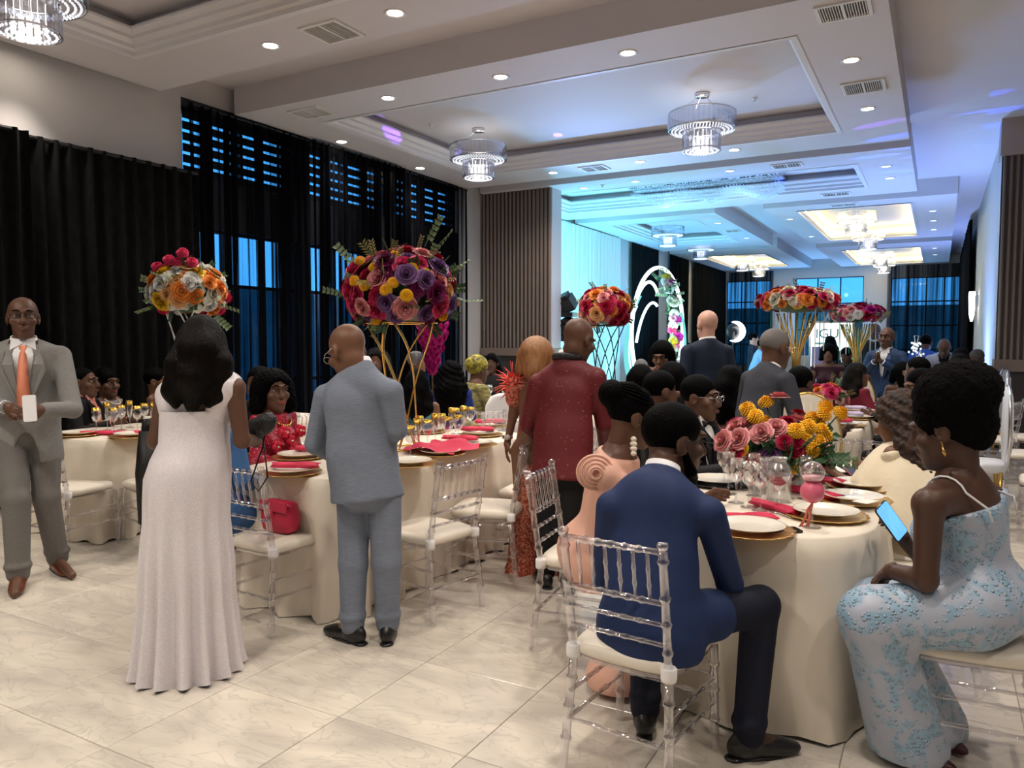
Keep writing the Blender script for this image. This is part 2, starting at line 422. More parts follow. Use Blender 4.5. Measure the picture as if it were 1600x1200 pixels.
pleats(19.3 - 12.8, .02, 4.17, 60, .03, 41, spp=8).build('cloth', WCURT, t, True)
for k, (y0, y1) in enumerate(((20.2, 22.6), (23.65, 25.7), (26.3, 30.9))):
    t = tag(pleats(y1 - y0, .02, 4.17, int((y1 - y0) * 4), .05, 50 + k, rows=4, spp=8).build('far_drape', VELVET, None, True, (-7.46, y0, 0)), ['black drape left of the glowing arch', 'black drape behind the glowing arch', 'black drape in the far left corner'][k], 'curtain', 'black drapes of the far hall')
tag(pleats(9.2, .02, 4.4, 40, .05, 55, rows=4, spp=8).build('far_drape', VELVET, None, True, (.58, 21.7, 0)), 'black drape along the far right wall past the white column', 'curtain', 'black drapes of the far hall')
for k, (x0, x1) in enumerate(((-7.35, -5.65), (-1.7, .66))):
    o = tag(pleats(x1 - x0, .02, 4.15, 16, .03, 60 + k, rows=4, spp=8).build('far_sheer', SHEERF, None, True, (x0, YF - .12, 0), ), ['sheer black curtain over the far window on the left', 'sheer black curtain over the far window on the right'][k], 'curtain')
    o.rotation_euler = (0, 0, -math.pi / 2)

# recessed downlights
LENS = emit('downlight_lens', (1.0, .90, .74), 24.0); LENSD = emit('downlight_dim', (.75, .85, 1.0), 1.6)
ring_me = MB().lathe([(.062, -.002), (.078, -.010), (.092, -.006), (.094, .004), (.062, .004)], 24, cap=False).mesh('trim_ring', CROWN, True)
lens_me = MB().lathe([(.001, -.004), (.064, -.003)], 24, cap=False).mesh('lens', LENS); lensd_me = MB().lathe([(.001, -.004), (.064, -.003)], 24, cap=False).mesh('lens', LENSD)
def downlight(x, y, lab, on=True, watts=None, z=SZ):
    t = thing('recessed_downlight', lab, 'ceiling light', (x, y, z), 0, 'recessed downlights')
    link('trim_ring', ring_me, t); link('lens', lens_me if on else lensd_me, t)
    if on: spot('downlight_beam', (x, y, z - .03), (x, y, 0), watts or DOWNLIGHT_W, WARM, 2.5 if x > -7 else 1.5, 1.0, .09, t)
    return t
names = {(-7.16, 4.06): 'downlight beside the hanging crystal chandelier at the top left', (-5.42, 5.21): 'downlight of the near soffit left of the vent', (-3.99, 5.20): 'downlight of the near soffit right of the vent'}
for (x, y), l in names.items(): downlight(x, y, l)
DL1 = [(-5.44, 6.95, 'leftmost of the three downlights on the front of the middle soffit'), (-4.0, 6.96, 'middle one of the three downlights on the front of the middle soffit'), (-2.63, 6.97, 'rightmost of the three downlights on the front of the middle soffit'),
       (-7.18, 8.15, 'downlight over the black sheers nearer the viewer'), (-7.2, 9.99, 'downlight over the black sheers near the crystal chandelier'), (-5.52, 11.3, 'leftmost downlight behind the two round chandeliers'), (-4.04, 11.25, 'middle downlight behind the two round chandeliers'),
       (-2.62, 11.2, 'rightmost downlight behind the two round chandeliers'), (-.82, 8.19, 'downlight between the two vents at the right'), (-.81, 9.98, 'downlight below the two vents at the right')]
for x, y, l in DL1: downlight(x, y, l)
for k, (x, y) in enumerate([(-2.6, 5.2), (-.82, 4.06), (-.82, 2.1), (-7.16, 2.1), (-5.4, .75), (-4.0, .75), (-2.6, .75), (-5.4, -.9), (-2.6, -.9), (-.82, -2.6)]):
    downlight(x, y, 'ceiling downlight out of view, ' + ['right of the near soffit vent', 'over the front right table', 'over the right edge of the front aisle', 'over the velvet drapes behind the viewer', 'front row of the near soffit on the left', 'front row of the near soffit in the middle', 'front row of the near soffit on the right', 'rear soffit on the left', 'rear soffit in the middle', 'rear soffit on the right'][k], True)
for k, (x, y) in enumerate([(1.6, 1.0), (1.6, 4.0), (1.8, 7.5)]): downlight(x, y, 'ceiling downlight out of view above the right hand aisle, %s from the front' % ('first', 'second', 'third')[k], True, None, 4.52)
far_dl = [(-4.6, 12.6), (-3.0, 12.55), (-.8, 13.4), (-.8, 14.4), (-5.6, 12.7), (-.2, 18.5), (-.2, 20.0), (-.2, 21.6), (-.2, 26), (-.2, 28), (-3.0, 18.2), (-3.0, 21.5), (-4.55, 18), (-4.55, 21)]
for k, (x, y) in enumerate(far_dl):
    px, py, D = proj((x, y, SZ)); downlight(x, y, 'small dim downlight in the far hall ceiling, %s' % ['first from the pier', 'behind the flat crystal chandelier', 'right of the blue tray', 'right of the blue tray, the farther one', 'nearest the slatted pier', 'right of the yellow tray, first', 'right of the yellow tray, second', 'right of the yellow tray, third', 'right of the last yellow tray, first', 'right of the last yellow tray, second', 'left of the yellow tray, nearer', 'left of the yellow tray, farther', 'right of the teal tray, nearer', 'right of the teal tray, farther'][k], False)
# air vents
VENTW = mat('vent_white', (.72, .70, .68), .5); VENTD = mat('vent_dark', (.10, .085, .07), .7)
def vent(x, y, w, d, lab, n=9):
    t = thing('air_vent', lab, 'air vent', (x, y, SZ), 0, 'ceiling air vents')
    f = MB(); b = .03
    for lo, hi in (((-w/2, -d/2), (w/2, -d/2 + b)), ((-w/2, d/2 - b), (w/2, d/2)), ((-w/2, -d/2 + b), (-w/2 + b, d/2 - b)), ((w/2 - b, -d/2 + b), (w/2, d/2 - b))): f.box((*lo, -.018), (*hi, .002))
    f.build('vent_frame', VENTW, t)
    MB().box((-w/2 + b, -d/2 + b, -.002), (w/2 - b, d/2 - b, .001)).build('duct_opening', VENTD, t)
    MB().box((-.012, -d/2 + b, -.016), (.012, d/2 - b, 0)).build('centre_bar', VENTW, t)
    for k in range(n):
        for s in (-1, 1):
            x0 = s * (.02 + (w/2 - b - .02) * (k + .5) / n)
            MB().box((x0 - .003, -d/2 + b, -.014), (x0 + .003, d/2 - b, -.002)).build('louvre', VENTW, t)
vent(-4.70, 5.23, .42, .40, 'air vent between two downlights of the near soffit', 5); vent(-6.56, 6.93, .46, .34, 'dark air vent above the black sheers', 5); vent(-.76, 6.93, .42, .36, 'large air vent at the upper right edge of the soffit', 8)
vent(-.78, 9.09, .42, .42, 'air vent between the two right hand downlights', 8); vent(-4.80, 11.3, .42, .36, 'air vent behind the left round chandelier', 4); vent(-2.13, 12.55, .45, .3, 'air vent above the blue lit tray', 4)
vent(-1.75, 15.45, .5, .3, 'air vent beyond the blue lit tray', 4); vent(-1.75, 16.75, .5, .25, 'air vent in front of the yellow lit tray', 4); vent(-4.55, 19.4, .35, .4, 'air vent beside the tray lit teal', 4)
sp_me = MB().lathe([(.001, -.05), (.018, -.045), (.02, -.035), (.008, -.03), (.008, -.012), (.035, -.008), (.035, 0)], 12).mesh('sprinkler', CROWN, True)
for x, y, l in ((-2.1, 10.0, 'sprinkler head right of the near round chandelier'), (-6.3, 9.0, 'sprinkler head left of the far round chandelier'), (-6.45, 6.1, 'sprinkler head in the ceiling gap over the windows'), (-5.2, 12.6, 'sprinkler head near the slatted pier')):
    tag(link('sprinkler', sp_me, None, (x, y, 4.52 if x != -5.2 else 4.2)), l, 'sprinkler')

# crystal chandeliers
CRYS = clear('crystal', (.93, .94, .98), .03, .10, .8); CRYSG = mat('crystal_sparkle', (.9, .92, 1), .05, spec=1, emis=(.9, .93, 1), es=.22)  # beads and drops emit faintly: crystal glint put into the material
def chandelier_meshes(n=44):
    out = {}
    out['canopy'] = MB().lathe([(.001, -.045), (.085, -.045), (.09, -.03), (.09, 0)], 24).mesh('canopy', CHROME, True)
    c = MB()
    for k in range(4):
        a = k * math.pi / 2 + .4; c.tube([(.05 * math.cos(a), .05 * math.sin(a), -.04), (.30 * math.cos(a), .30 * math.sin(a), -.24)], .003, 5)
    out['cable'] = c.mesh('cable', CHROME)
    def frame(R, z0, z1):
        f = MB()
        for z in (z0, z1): f.tube([(R * math.cos(2 * math.pi * k / 36), R * math.sin(2 * math.pi * k / 36), z) for k in range(36)], .009, 6, closed=True)
        return f
    fr = frame(.395, -.24, -.44); f2 = frame(.215, -.46, -.68); fr.add(f2.v, f2.f)
    out['ring_frame'] = fr.mesh('ring_frame', CHROME, True)
    def rods(R, z0, z1, n, w):
        b = MB()
        for k in range(n):
            a = 2 * math.pi * k / n; M = Matrix.Translation((R * math.cos(a), R * math.sin(a), 0)) @ Matrix.Rotation(a, 4, 'Z')
            b.box((-.007, -w, z1), (.007, w, z0), M)
        return b
    out['crystal_band'] = rods(.405, -.245, -.435, n, .40 * math.pi / n * .78).mesh('crystal_band', CRYS)
    out['lower_crystal_band'] = rods(.225, -.47, -.70, int(n * .6), .22 * math.pi / (n * .6) * .8).mesh('lower_crystal_band', CRYS)
    d = MB()
    for R, z, m in ((.36, -.45, 60), (.32, -.455, 52), (.27, -.46, 44), (.19, -.70, 32), (.14, -.71, 24), (.08, -.715, 14)):
        for k in range(m):
            a = 2 * math.pi * k / m; d.ell((R * math.cos(a), R * math.sin(a), z), (.011, .011, .013), 5, 3)
    out['crystal_beads'] = d.mesh('crystal_beads', CRYSG)
    return out
CH = chandelier_meshes()
def chandelier(x, y, lab, z=4.52, s=1.0, light=1.6):
    t = thing('chandelier', lab, 'chandelier', (x, y, z), RND.uniform(0, 1), 'round crystal chandeliers')
    t.scale = (s, s, s)
    for k, me in CH.items():
        o_ = link(k, me, t)
        if k == 'crystal_beads': o_['kind'] = 'stuff'
    if light:
        L = bpy.data.lights.new('chandelier_bulb', 'POINT'); L.energy = light; L.color = (1, .93, .86); L.shadow_soft_size = .12
        o = bpy.data.objects.new('chandelier_bulb', L); COL.objects.link(o); o.parent = t; o.location = (0, 0, -.52)
chandelier(-2.62, 9.5, 'round crystal chandelier in the middle of the tray ceiling'); chandelier(-5.84, 9.52, 'round crystal chandelier near the left curtains'); chandelier(-6.08, 3.42, 'round crystal chandelier cut off at the top left corner')
for k, (x, y) in enumerate([(-6.03, 18.9), (-6.15, 22.4), (-5.95, 26.9), (-5.95, 29.6), (-1.69, 18.8), (-1.7, 22.2), (-1.75, 27.7), (-1.8, 30.3)]):
    chandelier(x, y, ['crystal chandelier in the teal lit tray', 'crystal chandelier beyond the teal lit tray', 'crystal chandelier in the small yellow tray on the left', 'farthest crystal chandelier on the left', 'nearest crystal chandelier below the yellow tray on the right', 'second crystal chandelier below the yellow trays on the right', 'third crystal chandelier below the yellow trays on the right', 'farthest crystal chandelier on the right'][k], 4.56, 1.0, .8)
# long flat crystal chandelier over the middle of the hall
t = thing('crystal_ceiling_fixture', 'long rectangular crystal chandelier with a mirror plate, lit blue', 'chandelier', (-3.95, 14.7, 4.52))
MB().box((-1.42, -.38, -.09), (1.42, .38, 0)).build('mirror_plate', mat('speckled_mirror', (.02, .03, .05), .08, metal=1.0, noise=(38, (.85, .9, 1.0), .03)), t)
st = MB(); bd = MB()
for i in range(46):
    for j in range(9):
        x = -1.38 + 2.76 * i / 45; y = -.34 + .68 * j / 8
        w = math.sin(x * 6.6 + .9) * .5 + .5; L = .16 + .18 * w * (1 - (j - 4) ** 2 / 26)
        st.tube([(x, y, -.09), (x, y, -.09 - L)], .0012, 3)
        for q in range(3): bd.ell((x, y, -.09 - L + q * .032), (.012, .012, .013), 5, 3)
st.build('thread', CHROME, t)['kind'] = 'stuff'; bd.build('crystal_bead_strings', mat('bead', (.75, .85, 1), .05, spec=1, emis=(.35, .65, 1), es=.07), t)['kind'] = 'stuff'  # beads carry a faint blue emission standing in for caught light
for x in (-.75, .75):
    L = bpy.data.lights.new('fixture_bulb', 'POINT'); L.energy = 1.6; L.color = (.45, .75, 1); L.shadow_soft_size = .1
    o = bpy.data.objects.new('fixture_bulb', L); COL.objects.link(o); o.parent = t; o.location = (x, 0, -.5)
# wall sconce, exit plate, thermostat
t = thing('wall_sconce', 'bright crystal wall sconce on the white column', 'wall lamp', (.70, 19.7, 2.36))
MB().box((-.05, -.06, -.12), (.02, .06, .12)).build('back_plate', CHROME, t); MB().lathe([(.02, -.45), (.05, -.3), (.07, .1), (.06, .2)], 12, (-.1, 0, 0)).build('crystal_shade', emit('sconce_glow', (1, .95, .85), 3), t)
tag(boxes('thermostat', CROWN, ((XL, 19.62, 1.9), (XL + .03, 19.95, 2.12))), 'white thermostat plate on the wall strip beside the teal drape', 'thermostat')

# coloured party lights of the far hall: two moving heads on a stand by the pier and LED uplights along the teal drape
t = thing('moving_head_light', 'two black moving head stage lights on a stand by the pier', 'stage light', (*at(886, 560, 14.2)[:2], 0))
D0 = t.location
MB().tube([(0, 0, 0), (0, 0, 1.55)], .025).build('stand', BLACKM, t)
for k in range(3):
    a = 2.1 * k; MB().tube([(0, 0, .5), (.45 * math.cos(a), .45 * math.sin(a), .01)], .014).build('leg', BLACKM, t)
for z, rx in ((1.60, .5), (2.05, -.4)):
    h = MB(); M = Matrix.Translation((0, 0, z + .12)) @ Matrix.Rotation(rx, 4, 'Y') @ Matrix.Rotation(.5, 4, 'X')
    h.box((-.14, -.15, -.12), (.14, .15, .12), M).box((-.11, -.11, .12), (.11, .11, .19), M); o = h.build('lamp_head', BLACKM, t)
    MB().box((-.16, -.12, z - .12), (.16, .12, z - .04)).build('yoke_base', BLACKM, t)
spot('moving_head_beam', (D0[0] - .3, D0[1] + .3, 2.2), (-7.4, 17.5, 2.6), TEAL_W * 1.2, (.12, .85, 1.0), 1.3, .6, .08)
spot('moving_head_beam', (D0[0] + .2, D0[1] + .1, 2.4), (-1.8, 13.6, 4.4), BLUE_W * 1.6, (.04, .12, 1.0), .8, .7, .05)
spot('moving_head_beam', (D0[0] + .35, D0[1] - .3, 2.3), (-3.0, 9.3, 4.5), BLUE_W * 2.6, (.30, .45, 1.0), 1.25, .9, .05)
for tx, ty, tz in ((.25, 11.3, 4.52), (.5, 12.1, 4.52), (-.2, 12.9, 4.2), (-.65, 13.9, 4.2), (-.9, 12.6, 4.2), (-2.6, 14.9, 4.5)): spot('moving_head_beam', (D0[0] + .3, D0[1] - .1, 2.3), (tx, ty, tz), 1600, (.03, .10, 1.0), .05, .3, .01)
for tx, ty, tz in ((.1, 10.4, 4.52), (-5.0, 10.4, 4.5), (-6.6, 8.9, 4.2)): spot('moving_head_beam', (D0[0] + .3, D0[1] - .1, 2.3), (tx, ty, tz), 900, (.30, .10, 1.0), .045, .4, .01)
for k, y in enumerate((13.6, 15.2, 16.8, 18.4)):
    u = thing('uplight', 'small LED uplight on the floor by the teal drape, %s from the pier' % ('first', 'second', 'third', 'fourth')[k], 'stage light', (-7.0, y, 0), 0, 'LED uplights')
    MB().lathe([(.07, 0), (.075, .02), (.075, .16), (.06, .17)], 16).build('can', BLACKM, u); MB().lathe([(.001, .172), (.06, .172)], 16, cap=False).build('lens', emit('teal_lens', (.1, .8, 1), 6), u)
    spot('uplight_beam', (-7.0, y, .2), (-7.35, y, 3.6), TEAL_W * .8, (.12, .8, 1.0), 1.9, 1, .06)
for k, (x, y, c, w) in enumerate(((-6.2, 20.5, (.15, .55, 1), 1.5), (-3.8, 30.3, (.2, .5, 1), 1.3), (.25, 24.0, (.25, .4, 1), 1.3), (-.2, 15.6, (.25, .4, 1), 1.2), (-6.0, 14.2, (.1, .6, 1), 1.0))):
    u = thing('uplight', ['LED uplight near the glowing arch', 'LED uplight under the far wall windows', 'LED uplight by the far right drape', 'LED uplight beyond the right hand pier', 'LED uplight behind the left hand pier'][k], 'stage light', (x, y, 0), 0, 'LED uplights')
    MB().lathe([(.07, 0), (.075, .02), (.075, .16), (.06, .17)], 16).build('can', BLACKM, u); MB().lathe([(.001, .172), (.06, .172)], 16, cap=False).build('lens', emit('blue_lens', (.2, .5, 1), 5), u)
    spot('uplight_beam', (x, y, .2), (x + .3, y - .6, 4.2), TEAL_W * w * 2.9, c, 2.4, 1, .06)
# ------------------------------------------------------------------ smooth bodies: blended distance fields turned into one skin
def A(*p): return np.array(p, float)
def nrm(v): v = np.asarray(v, float); return v / (np.linalg.norm(v) + 1e-9)
class Field:
    def __init__(s, vox, k=.03): s.vox = vox; s.k = k; s.P = []
    def cone(s, a, b, ra, rb, k=None): s.P.append(('c', np.array(a, float), np.array(b, float), ra, rb, s.k if k is None else k)); return s
    def chain(s, pts, rs, k=None):
        for i in range(len(pts) - 1): s.cone(pts[i], pts[i + 1], rs[i], rs[i + 1], k)
        return s
    def ell(s, c, r, R=None, k=None, op='u'): s.P.append(('e', np.array(c, float), np.array(r, float), np.eye(3) if R is None else np.array(R, float), op, s.k if k is None else k)); return s
    def trunk(s, a, b, wa, wb, asp, R, k=None):
        """elliptical column from a to b, half-widths wa, wb across R[0], asp = depth / width along R[1]"""
        s.P.append(('t', np.array(a, float), np.array(b, float), wa, wb, asp, np.array(R, float), s.k if k is None else k)); return s
    def cut(s, p, n, k=.004): s.P.append(('p', np.array(p, float), nrm(n), k)); return s      # keep the side n points away from
    def bounds(s):
        lo, hi = [], []
        for p in s.P:
            if p[0] == 'c': lo += [p[1] - p[3], p[2] - p[4]]; hi += [p[1] + p[3], p[2] + p[4]]
            elif p[0] == 'e' and p[4] == 'u': m = max(p[2]); lo.append(p[1] - m); hi.append(p[1] + m)
            elif p[0] == 't': m = max(p[3], p[4]); lo += [p[1] - m, p[2] - m]; hi += [p[1] + m, p[2] + m]
        return np.min(lo, 0) - 3 * s.vox, np.max(hi, 0) + 3 * s.vox
    def mesh(s, disp=None):
        lo, hi = s.bounds(); v = s.vox
        n = np.ceil((hi - lo) / v).astype(int) + 1
        ax = [lo[i] + v * np.arange(n[i]) for i in range(3)]
        D = np.full(n, .5, np.float32)
        def sub(a, b):
            i0 = np.clip(np.floor((a - lo) / v).astype(int), 0, n - 1); i1 = np.clip(np.ceil((b - lo) / v).astype(int) + 1, 1, n)
            sl = tuple(slice(i0[i], i1[i]) for i in range(3))
            X = ax[0][sl[0]][:, None, None]; Y = ax[1][sl[1]][None, :, None]; Z = ax[2][sl[2]][None, None, :]
            return sl, X, Y, Z
        for p in s.P:
            if p[0] == 'p':
                d = (ax[0][:, None, None] - p[1][0]) * p[2][0] + (ax[1][None, :, None] - p[1][1]) * p[2][1] + (ax[2][None, None, :] - p[1][2]) * p[2][2]
                k = p[3]; h = np.clip(.5 - .5 * (D - d) / k, 0, 1); D = D + (d - D) * h + k * h * (1 - h); D = D.astype(np.float32); continue
            if p[0] == 'c':
                _, a, b, ra, rb, k = p; m = max(ra, rb) + k + 2 * v
                sl, X, Y, Z = sub(np.minimum(a, b) - m, np.maximum(a, b) + m)
                ba = b - a; L = max(ba @ ba, 1e-9)
                t = np.clip(((X - a[0]) * ba[0] + (Y - a[1]) * ba[1] + (Z - a[2]) * ba[2]) / L, 0, 1)
                d = np.sqrt((X - a[0] - t * ba[0]) ** 2 + (Y - a[1] - t * ba[1]) ** 2 + (Z - a[2] - t * ba[2]) ** 2) - (ra + (rb - ra) * t); op = 'u'
            elif p[0] == 't':
                _, a, b, wa, wb, asp, R, k = p; m = max(wa, wb) + k + 2 * v
                sl, X, Y, Z = sub(np.minimum(a, b) - m, np.maximum(a, b) + m)
                q = [(X - a[0]) * R[i][0] + (Y - a[1]) * R[i][1] + (Z - a[2]) * R[i][2] for i in range(3)]
                e = [float((b - a) @ R[i]) for i in range(3)]
                q[1] = q[1] / asp; e[1] = e[1] / asp; q[2] = q[2] * 1.0; L = e[0] ** 2 + e[1] ** 2 + e[2] ** 2 + 1e-9
                t = np.clip((q[0] * e[0] + q[1] * e[1] + q[2] * e[2]) / L, 0, 1)
                d = (np.sqrt((q[0] - t * e[0]) ** 2 + (q[1] - t * e[1]) ** 2 + (q[2] - t * e[2]) ** 2) - (wa + (wb - wa) * t)) * max(asp, .6); op = 'u'
            else:
                _, c, r, R, op, k = p; m = max(r) + k + 2 * v
                sl, X, Y, Z = sub(c - m, c + m)
                q = [(X - c[0]) * R[i][0] + (Y - c[1]) * R[i][1] + (Z - c[2]) * R[i][2] for i in range(3)]
                k0 = np.sqrt((q[0] / r[0]) ** 2 + (q[1] / r[1]) ** 2 + (q[2] / r[2]) ** 2); k1 = np.sqrt((q[0] / r[0] ** 2) ** 2 + (q[1] / r[1] ** 2) ** 2 + (q[2] / r[2] ** 2) ** 2)
                d = k0 * (k0 - 1) / (k1 + 1e-6); d = np.where(k0 < 1e-3, -min(r), d)
            S = D[sl]
            if op == 'u':
                h = np.clip(.5 + .5 * (S - d) / k, 0, 1); D[sl] = S + (d - S) * h - k * h * (1 - h)
            else:
                h = np.clip(.5 - .5 * (S + d) / k, 0, 1); D[sl] = S + (-d - S) * h + k * h * (1 - h)
        if disp is not None: D = D + disp(ax[0][:, None, None], ax[1][None, :, None], ax[2][None, None, :])
        return nets(D, lo, v)
def nets(D, lo, v):
    """surface nets: one vertex in each cell the surface crosses"""
    I = D < 0; n = np.array(D.shape)
    c = [I[i:n[0] - 1 + i, j:n[1] - 1 + j, k:n[2] - 1 + k] for i in (0, 1) for j in (0, 1) for k in (0, 1)]
    tot = sum(x.astype(np.int8) for x in c); act = (tot > 0) & (tot < 8)
    idx = np.full(act.shape, -1, np.int64); cells = np.argwhere(act); idx[act] = np.arange(len(cells))
    i, j, k = cells.T
    cv = {(a, b, e): D[i + a, j + b, k + e] for a in (0, 1) for b in (0, 1) for e in (0, 1)}
    acc = np.zeros((len(cells), 3)); cnt = np.zeros(len(cells))
    ks = list(cv)
    for p in ks:
        for d in range(3):
            if p[d]: continue
            q = list(p); q[d] = 1; q = tuple(q)
            a, b = cv[p], cv[q]; m = (a < 0) != (b < 0)
            t = np.where(m, a / np.where(np.abs(a - b) < 1e-9, 1, a - b), 0)
            pt = np.tile(np.array(p, float), (len(cells), 1)); pt[:, d] += t
            acc += pt * m[:, None]; cnt += m
    V = lo + v * (cells + acc / np.maximum(cnt, 1)[:, None])
    Q = []
    for d in range(3):
        e = [0, 0, 0]; e[d] = 1
        a = I[:n[0] - e[0], :n[1] - e[1], :n[2] - e[2]]; b = I[e[0]:, e[1]:, e[2]:]
        x = np.argwhere(a != b)
        u, w = [(1, 2), (2, 0), (0, 1)][d]
        ok = (x[:, u] > 0) & (x[:, w] > 0) & (x[:, u] < n[u] - 1) & (x[:, w] < n[w] - 1); x = x[ok]
        if not len(x): continue
        ins = a[tuple(x.T)]
        def cell(du, dw): y = x.copy(); y[:, u] -= du; y[:, w] -= dw; return idx[tuple(y.T)]
        q = np.stack([cell(1, 1), cell(0, 1), cell(0, 0), cell(1, 0)], 1)
        q[~ins] = q[~ins][:, ::-1]
        Q.append(q)
    Q = np.concatenate(Q) if Q else np.zeros((0, 4), int)
    return V, Q[(Q >= 0).all(1)]
def skin_obj(name, parts, mats, parent=None, origin=(0, 0, 0)):
    """parts: list of (V, Q, material index) joined into one smooth mesh"""
    Vs, Qs, mi, o = [], [], [], 0
    for V, Q, m in parts:
        Vs.append(V); Qs.append(Q + o); o += len(V); mi.append(np.full(len(Q), m))
    V = np.concatenate(Vs) - np.array(origin); Q = np.concatenate(Qs); mi = np.concatenate(mi)
    me = bpy.data.meshes.new(name)
    me.vertices.add(len(V)); me.vertices.foreach_set('co', V.astype(np.float32).ravel())
    me.loops.add(Q.size); me.loops.foreach_set('vertex_index', Q.ravel().astype(np.int32))
    me.polygons.add(len(Q)); me.polygons.foreach_set('loop_start', np.arange(0, Q.size, 4, dtype=np.int32)); me.polygons.foreach_set('loop_total', np.full(len(Q), 4, np.int32))
    me.polygons.foreach_set('use_smooth', np.ones(len(Q), bool)); me.polygons.foreach_set('material_index', mi.astype(np.int32))
    for m in (mats if isinstance(mats, (list, tuple)) else [mats]): me.materials.append(m)
    me.update(calc_edges=True); me.validate()
    return link(name, me, parent)

# ------------------------------------------------------------------ people
def frame(f, u):
    """rows: right, forward, up"""
    f = nrm(f); r = nrm(np.cross(f, u)); u = np.cross(r, f); return np.array([r, f, u])
def rotx(v, axis, ang):
    axis = nrm(axis); v = np.asarray(v, float)
    return v * math.cos(ang) + np.cross(axis, v) * math.sin(ang) + axis * (axis @ v) * (1 - math.cos(ang))
def pose(pos, yaw, mode='stand', H=1.75, lean=0.0, side=0.0, hyaw=0.0, hpitch=0.0, arms='down', seat=.47, fem=False, twist=0.0):
    """pos: ground point under the pelvis; yaw: facing, 0 = +y, counter-clockwise. Returns joints in world space"""
    s = H / 1.75; W = .172 if fem else .195
    J = {}
    if mode == 'stand': hz = .92 * s; foot = .0
    else: hz = seat + .085
    P = A(0, 0, hz)
    def up(x, y, z):
        p = A(x * s, y * s, z * s)
        p = rotx(p, (0, 0, 1), twist); p = rotx(p, (1, 0, 0), -lean); p = rotx(p, (0, 1, 0), side); return P + p
    J['pelvis'] = P; J['waist'] = up(0, 0, .16); J['chest'] = up(0, .0, .36); J['neck'] = up(0, -.01, .56)
    for k, sg in (('L', -1), ('R', 1)):
        J['sh' + k] = up(sg * W, -.005, .50 if fem else .476); J['hip' + k] = P + A(sg * .095 * s, 0, -.02)
        if mode == 'stand':
            J['kn' + k] = A(sg * .10 * s, .02, .50 * s); J['an' + k] = A(sg * .105 * s, -.02, .085); J['to' + k] = A(sg * .125 * s, .17, .03)
        else:
            J['kn' + k] = A(sg * .11 * s, .44 * s, seat + .05); J['an' + k] = A(sg * .11 * s, .42 * s, .085); J['to' + k] = A(sg * .12 * s, .60 * s, .03)
        sh = J['sh' + k]
        if arms == 'down': el = sh + A(sg * .055, -.03, -.29 * s); wr = sh + A(sg * .07, .05, -.54 * s)
        elif arms == 'table': el = sh + A(sg * .05, .08, -.27 * s); wr = A(sg * .14, sh[1] + .34, .80)
        elif arms == 'lap': el = sh + A(sg * .05, .02, -.28 * s); wr = A(sg * .07, J['pelvis'][1] + .24, hz + .10)
        elif arms == 'clasp': el = sh + A(sg * .09, .02, -.28 * s); wr = A(sg * .06, sh[1] + .23, sh[2] - .40 * s)
        elif arms == 'mic': el = sh + A(sg * .08, .06, -.28 * s); wr = A(sg * .035, sh[1] + .26, sh[2] - .06)
        J['el' + k] = el; J['wr' + k] = wr
    hd = rotx(A(0, 1, 0), (1, 0, 0), -lean * .6); hu = rotx(A(0, 0, 1), (1, 0, 0), -lean * .6)
    hd = rotx(rotx(hd, (1, 0, 0), -hpitch), (0, 0, 1), hyaw); hu = rotx(rotx(hu, (1, 0, 0), -hpitch), (0, 0, 1), hyaw)
    J['hf'] = hd; J['hu'] = hu
    J['head'] = J['neck'] + (nrm(J['neck'] - J['chest']) * .06 + hu * .095 + hd * .025) * s
    J['tf'] = rotx(rotx(A(0, 1, 0), (0, 0, 1), twist), (1, 0, 0), -lean); J['s'] = s
    c, sn = math.cos(yaw), math.sin(yaw)
    for k, v in J.items():
        if k == 's': continue
        w = A(v[0] * c - v[1] * sn, v[0] * sn + v[1] * c, v[2])
        if k not in ('hf', 'hu', 'tf'): w = w + A(pos[0], pos[1], 0)
        J[k] = w
    J['yaw'] = yaw
    return J
def head_field(J, vox, face=True, hs=1.0):
    R = frame(J['hf'], J['hu']); c = J['head']; s = hs
    F = Field(vox, .02)
    def P(x, y, z): return c + (R[0] * x + R[1] * y + R[2] * z) * s
    F.ell(P(0, -.015, .035), A(.074, .092, .082) * s, R); F.ell(P(0, .03, -.045), A(.056, .062, .074) * s, R, .03); F.ell(P(0, .066, -.095), A(.028, .024, .022) * s, R, .025)
    if face:
        F.cone(P(0, .088, .012), P(0, .107, -.022), .009 * s, .0145 * s, .012); F.ell(P(0, .094, -.028), A(.020, .014, .010) * s, R, .01)
        F.ell(P(0, .078, .034), A(.052, .022, .012) * s, R, .014)
        for sg in (-1, 1):
            F.ell(P(sg * .043, .060, -.02), A(.024, .024, .022) * s, R, .02); F.ell(P(sg * .031, .098, .014), A(.016, .016, .010) * s, R, .012, 's')
            F.ell(P(sg * .074, -.008, -.004), A(.010, .024, .034) * s, R, .008); F.ell(P(sg * .079, .004, -.002), A(.006, .010, .016) * s, R, .004, 's')
        F.ell(P(0, .090, -.052), A(.024, .013, .0065) * s, R, .006); F.ell(P(0, .088, -.064), A(.020, .013, .0075) * s, R, .006)
    else:
        for sg in (-1, 1): F.ell(P(sg * .074, -.008, -.004), A(.012, .024, .034) * s, R, .01)
        F.ell(P(0, .10, -.018), A(.016, .018, .022) * s, R, .015)
    F.chain([P(0, -.025, -.05), J['neck'] + (J['neck'] - c) * .08], [.056 * min(s, 1.04), .060], .03)
    return F, P
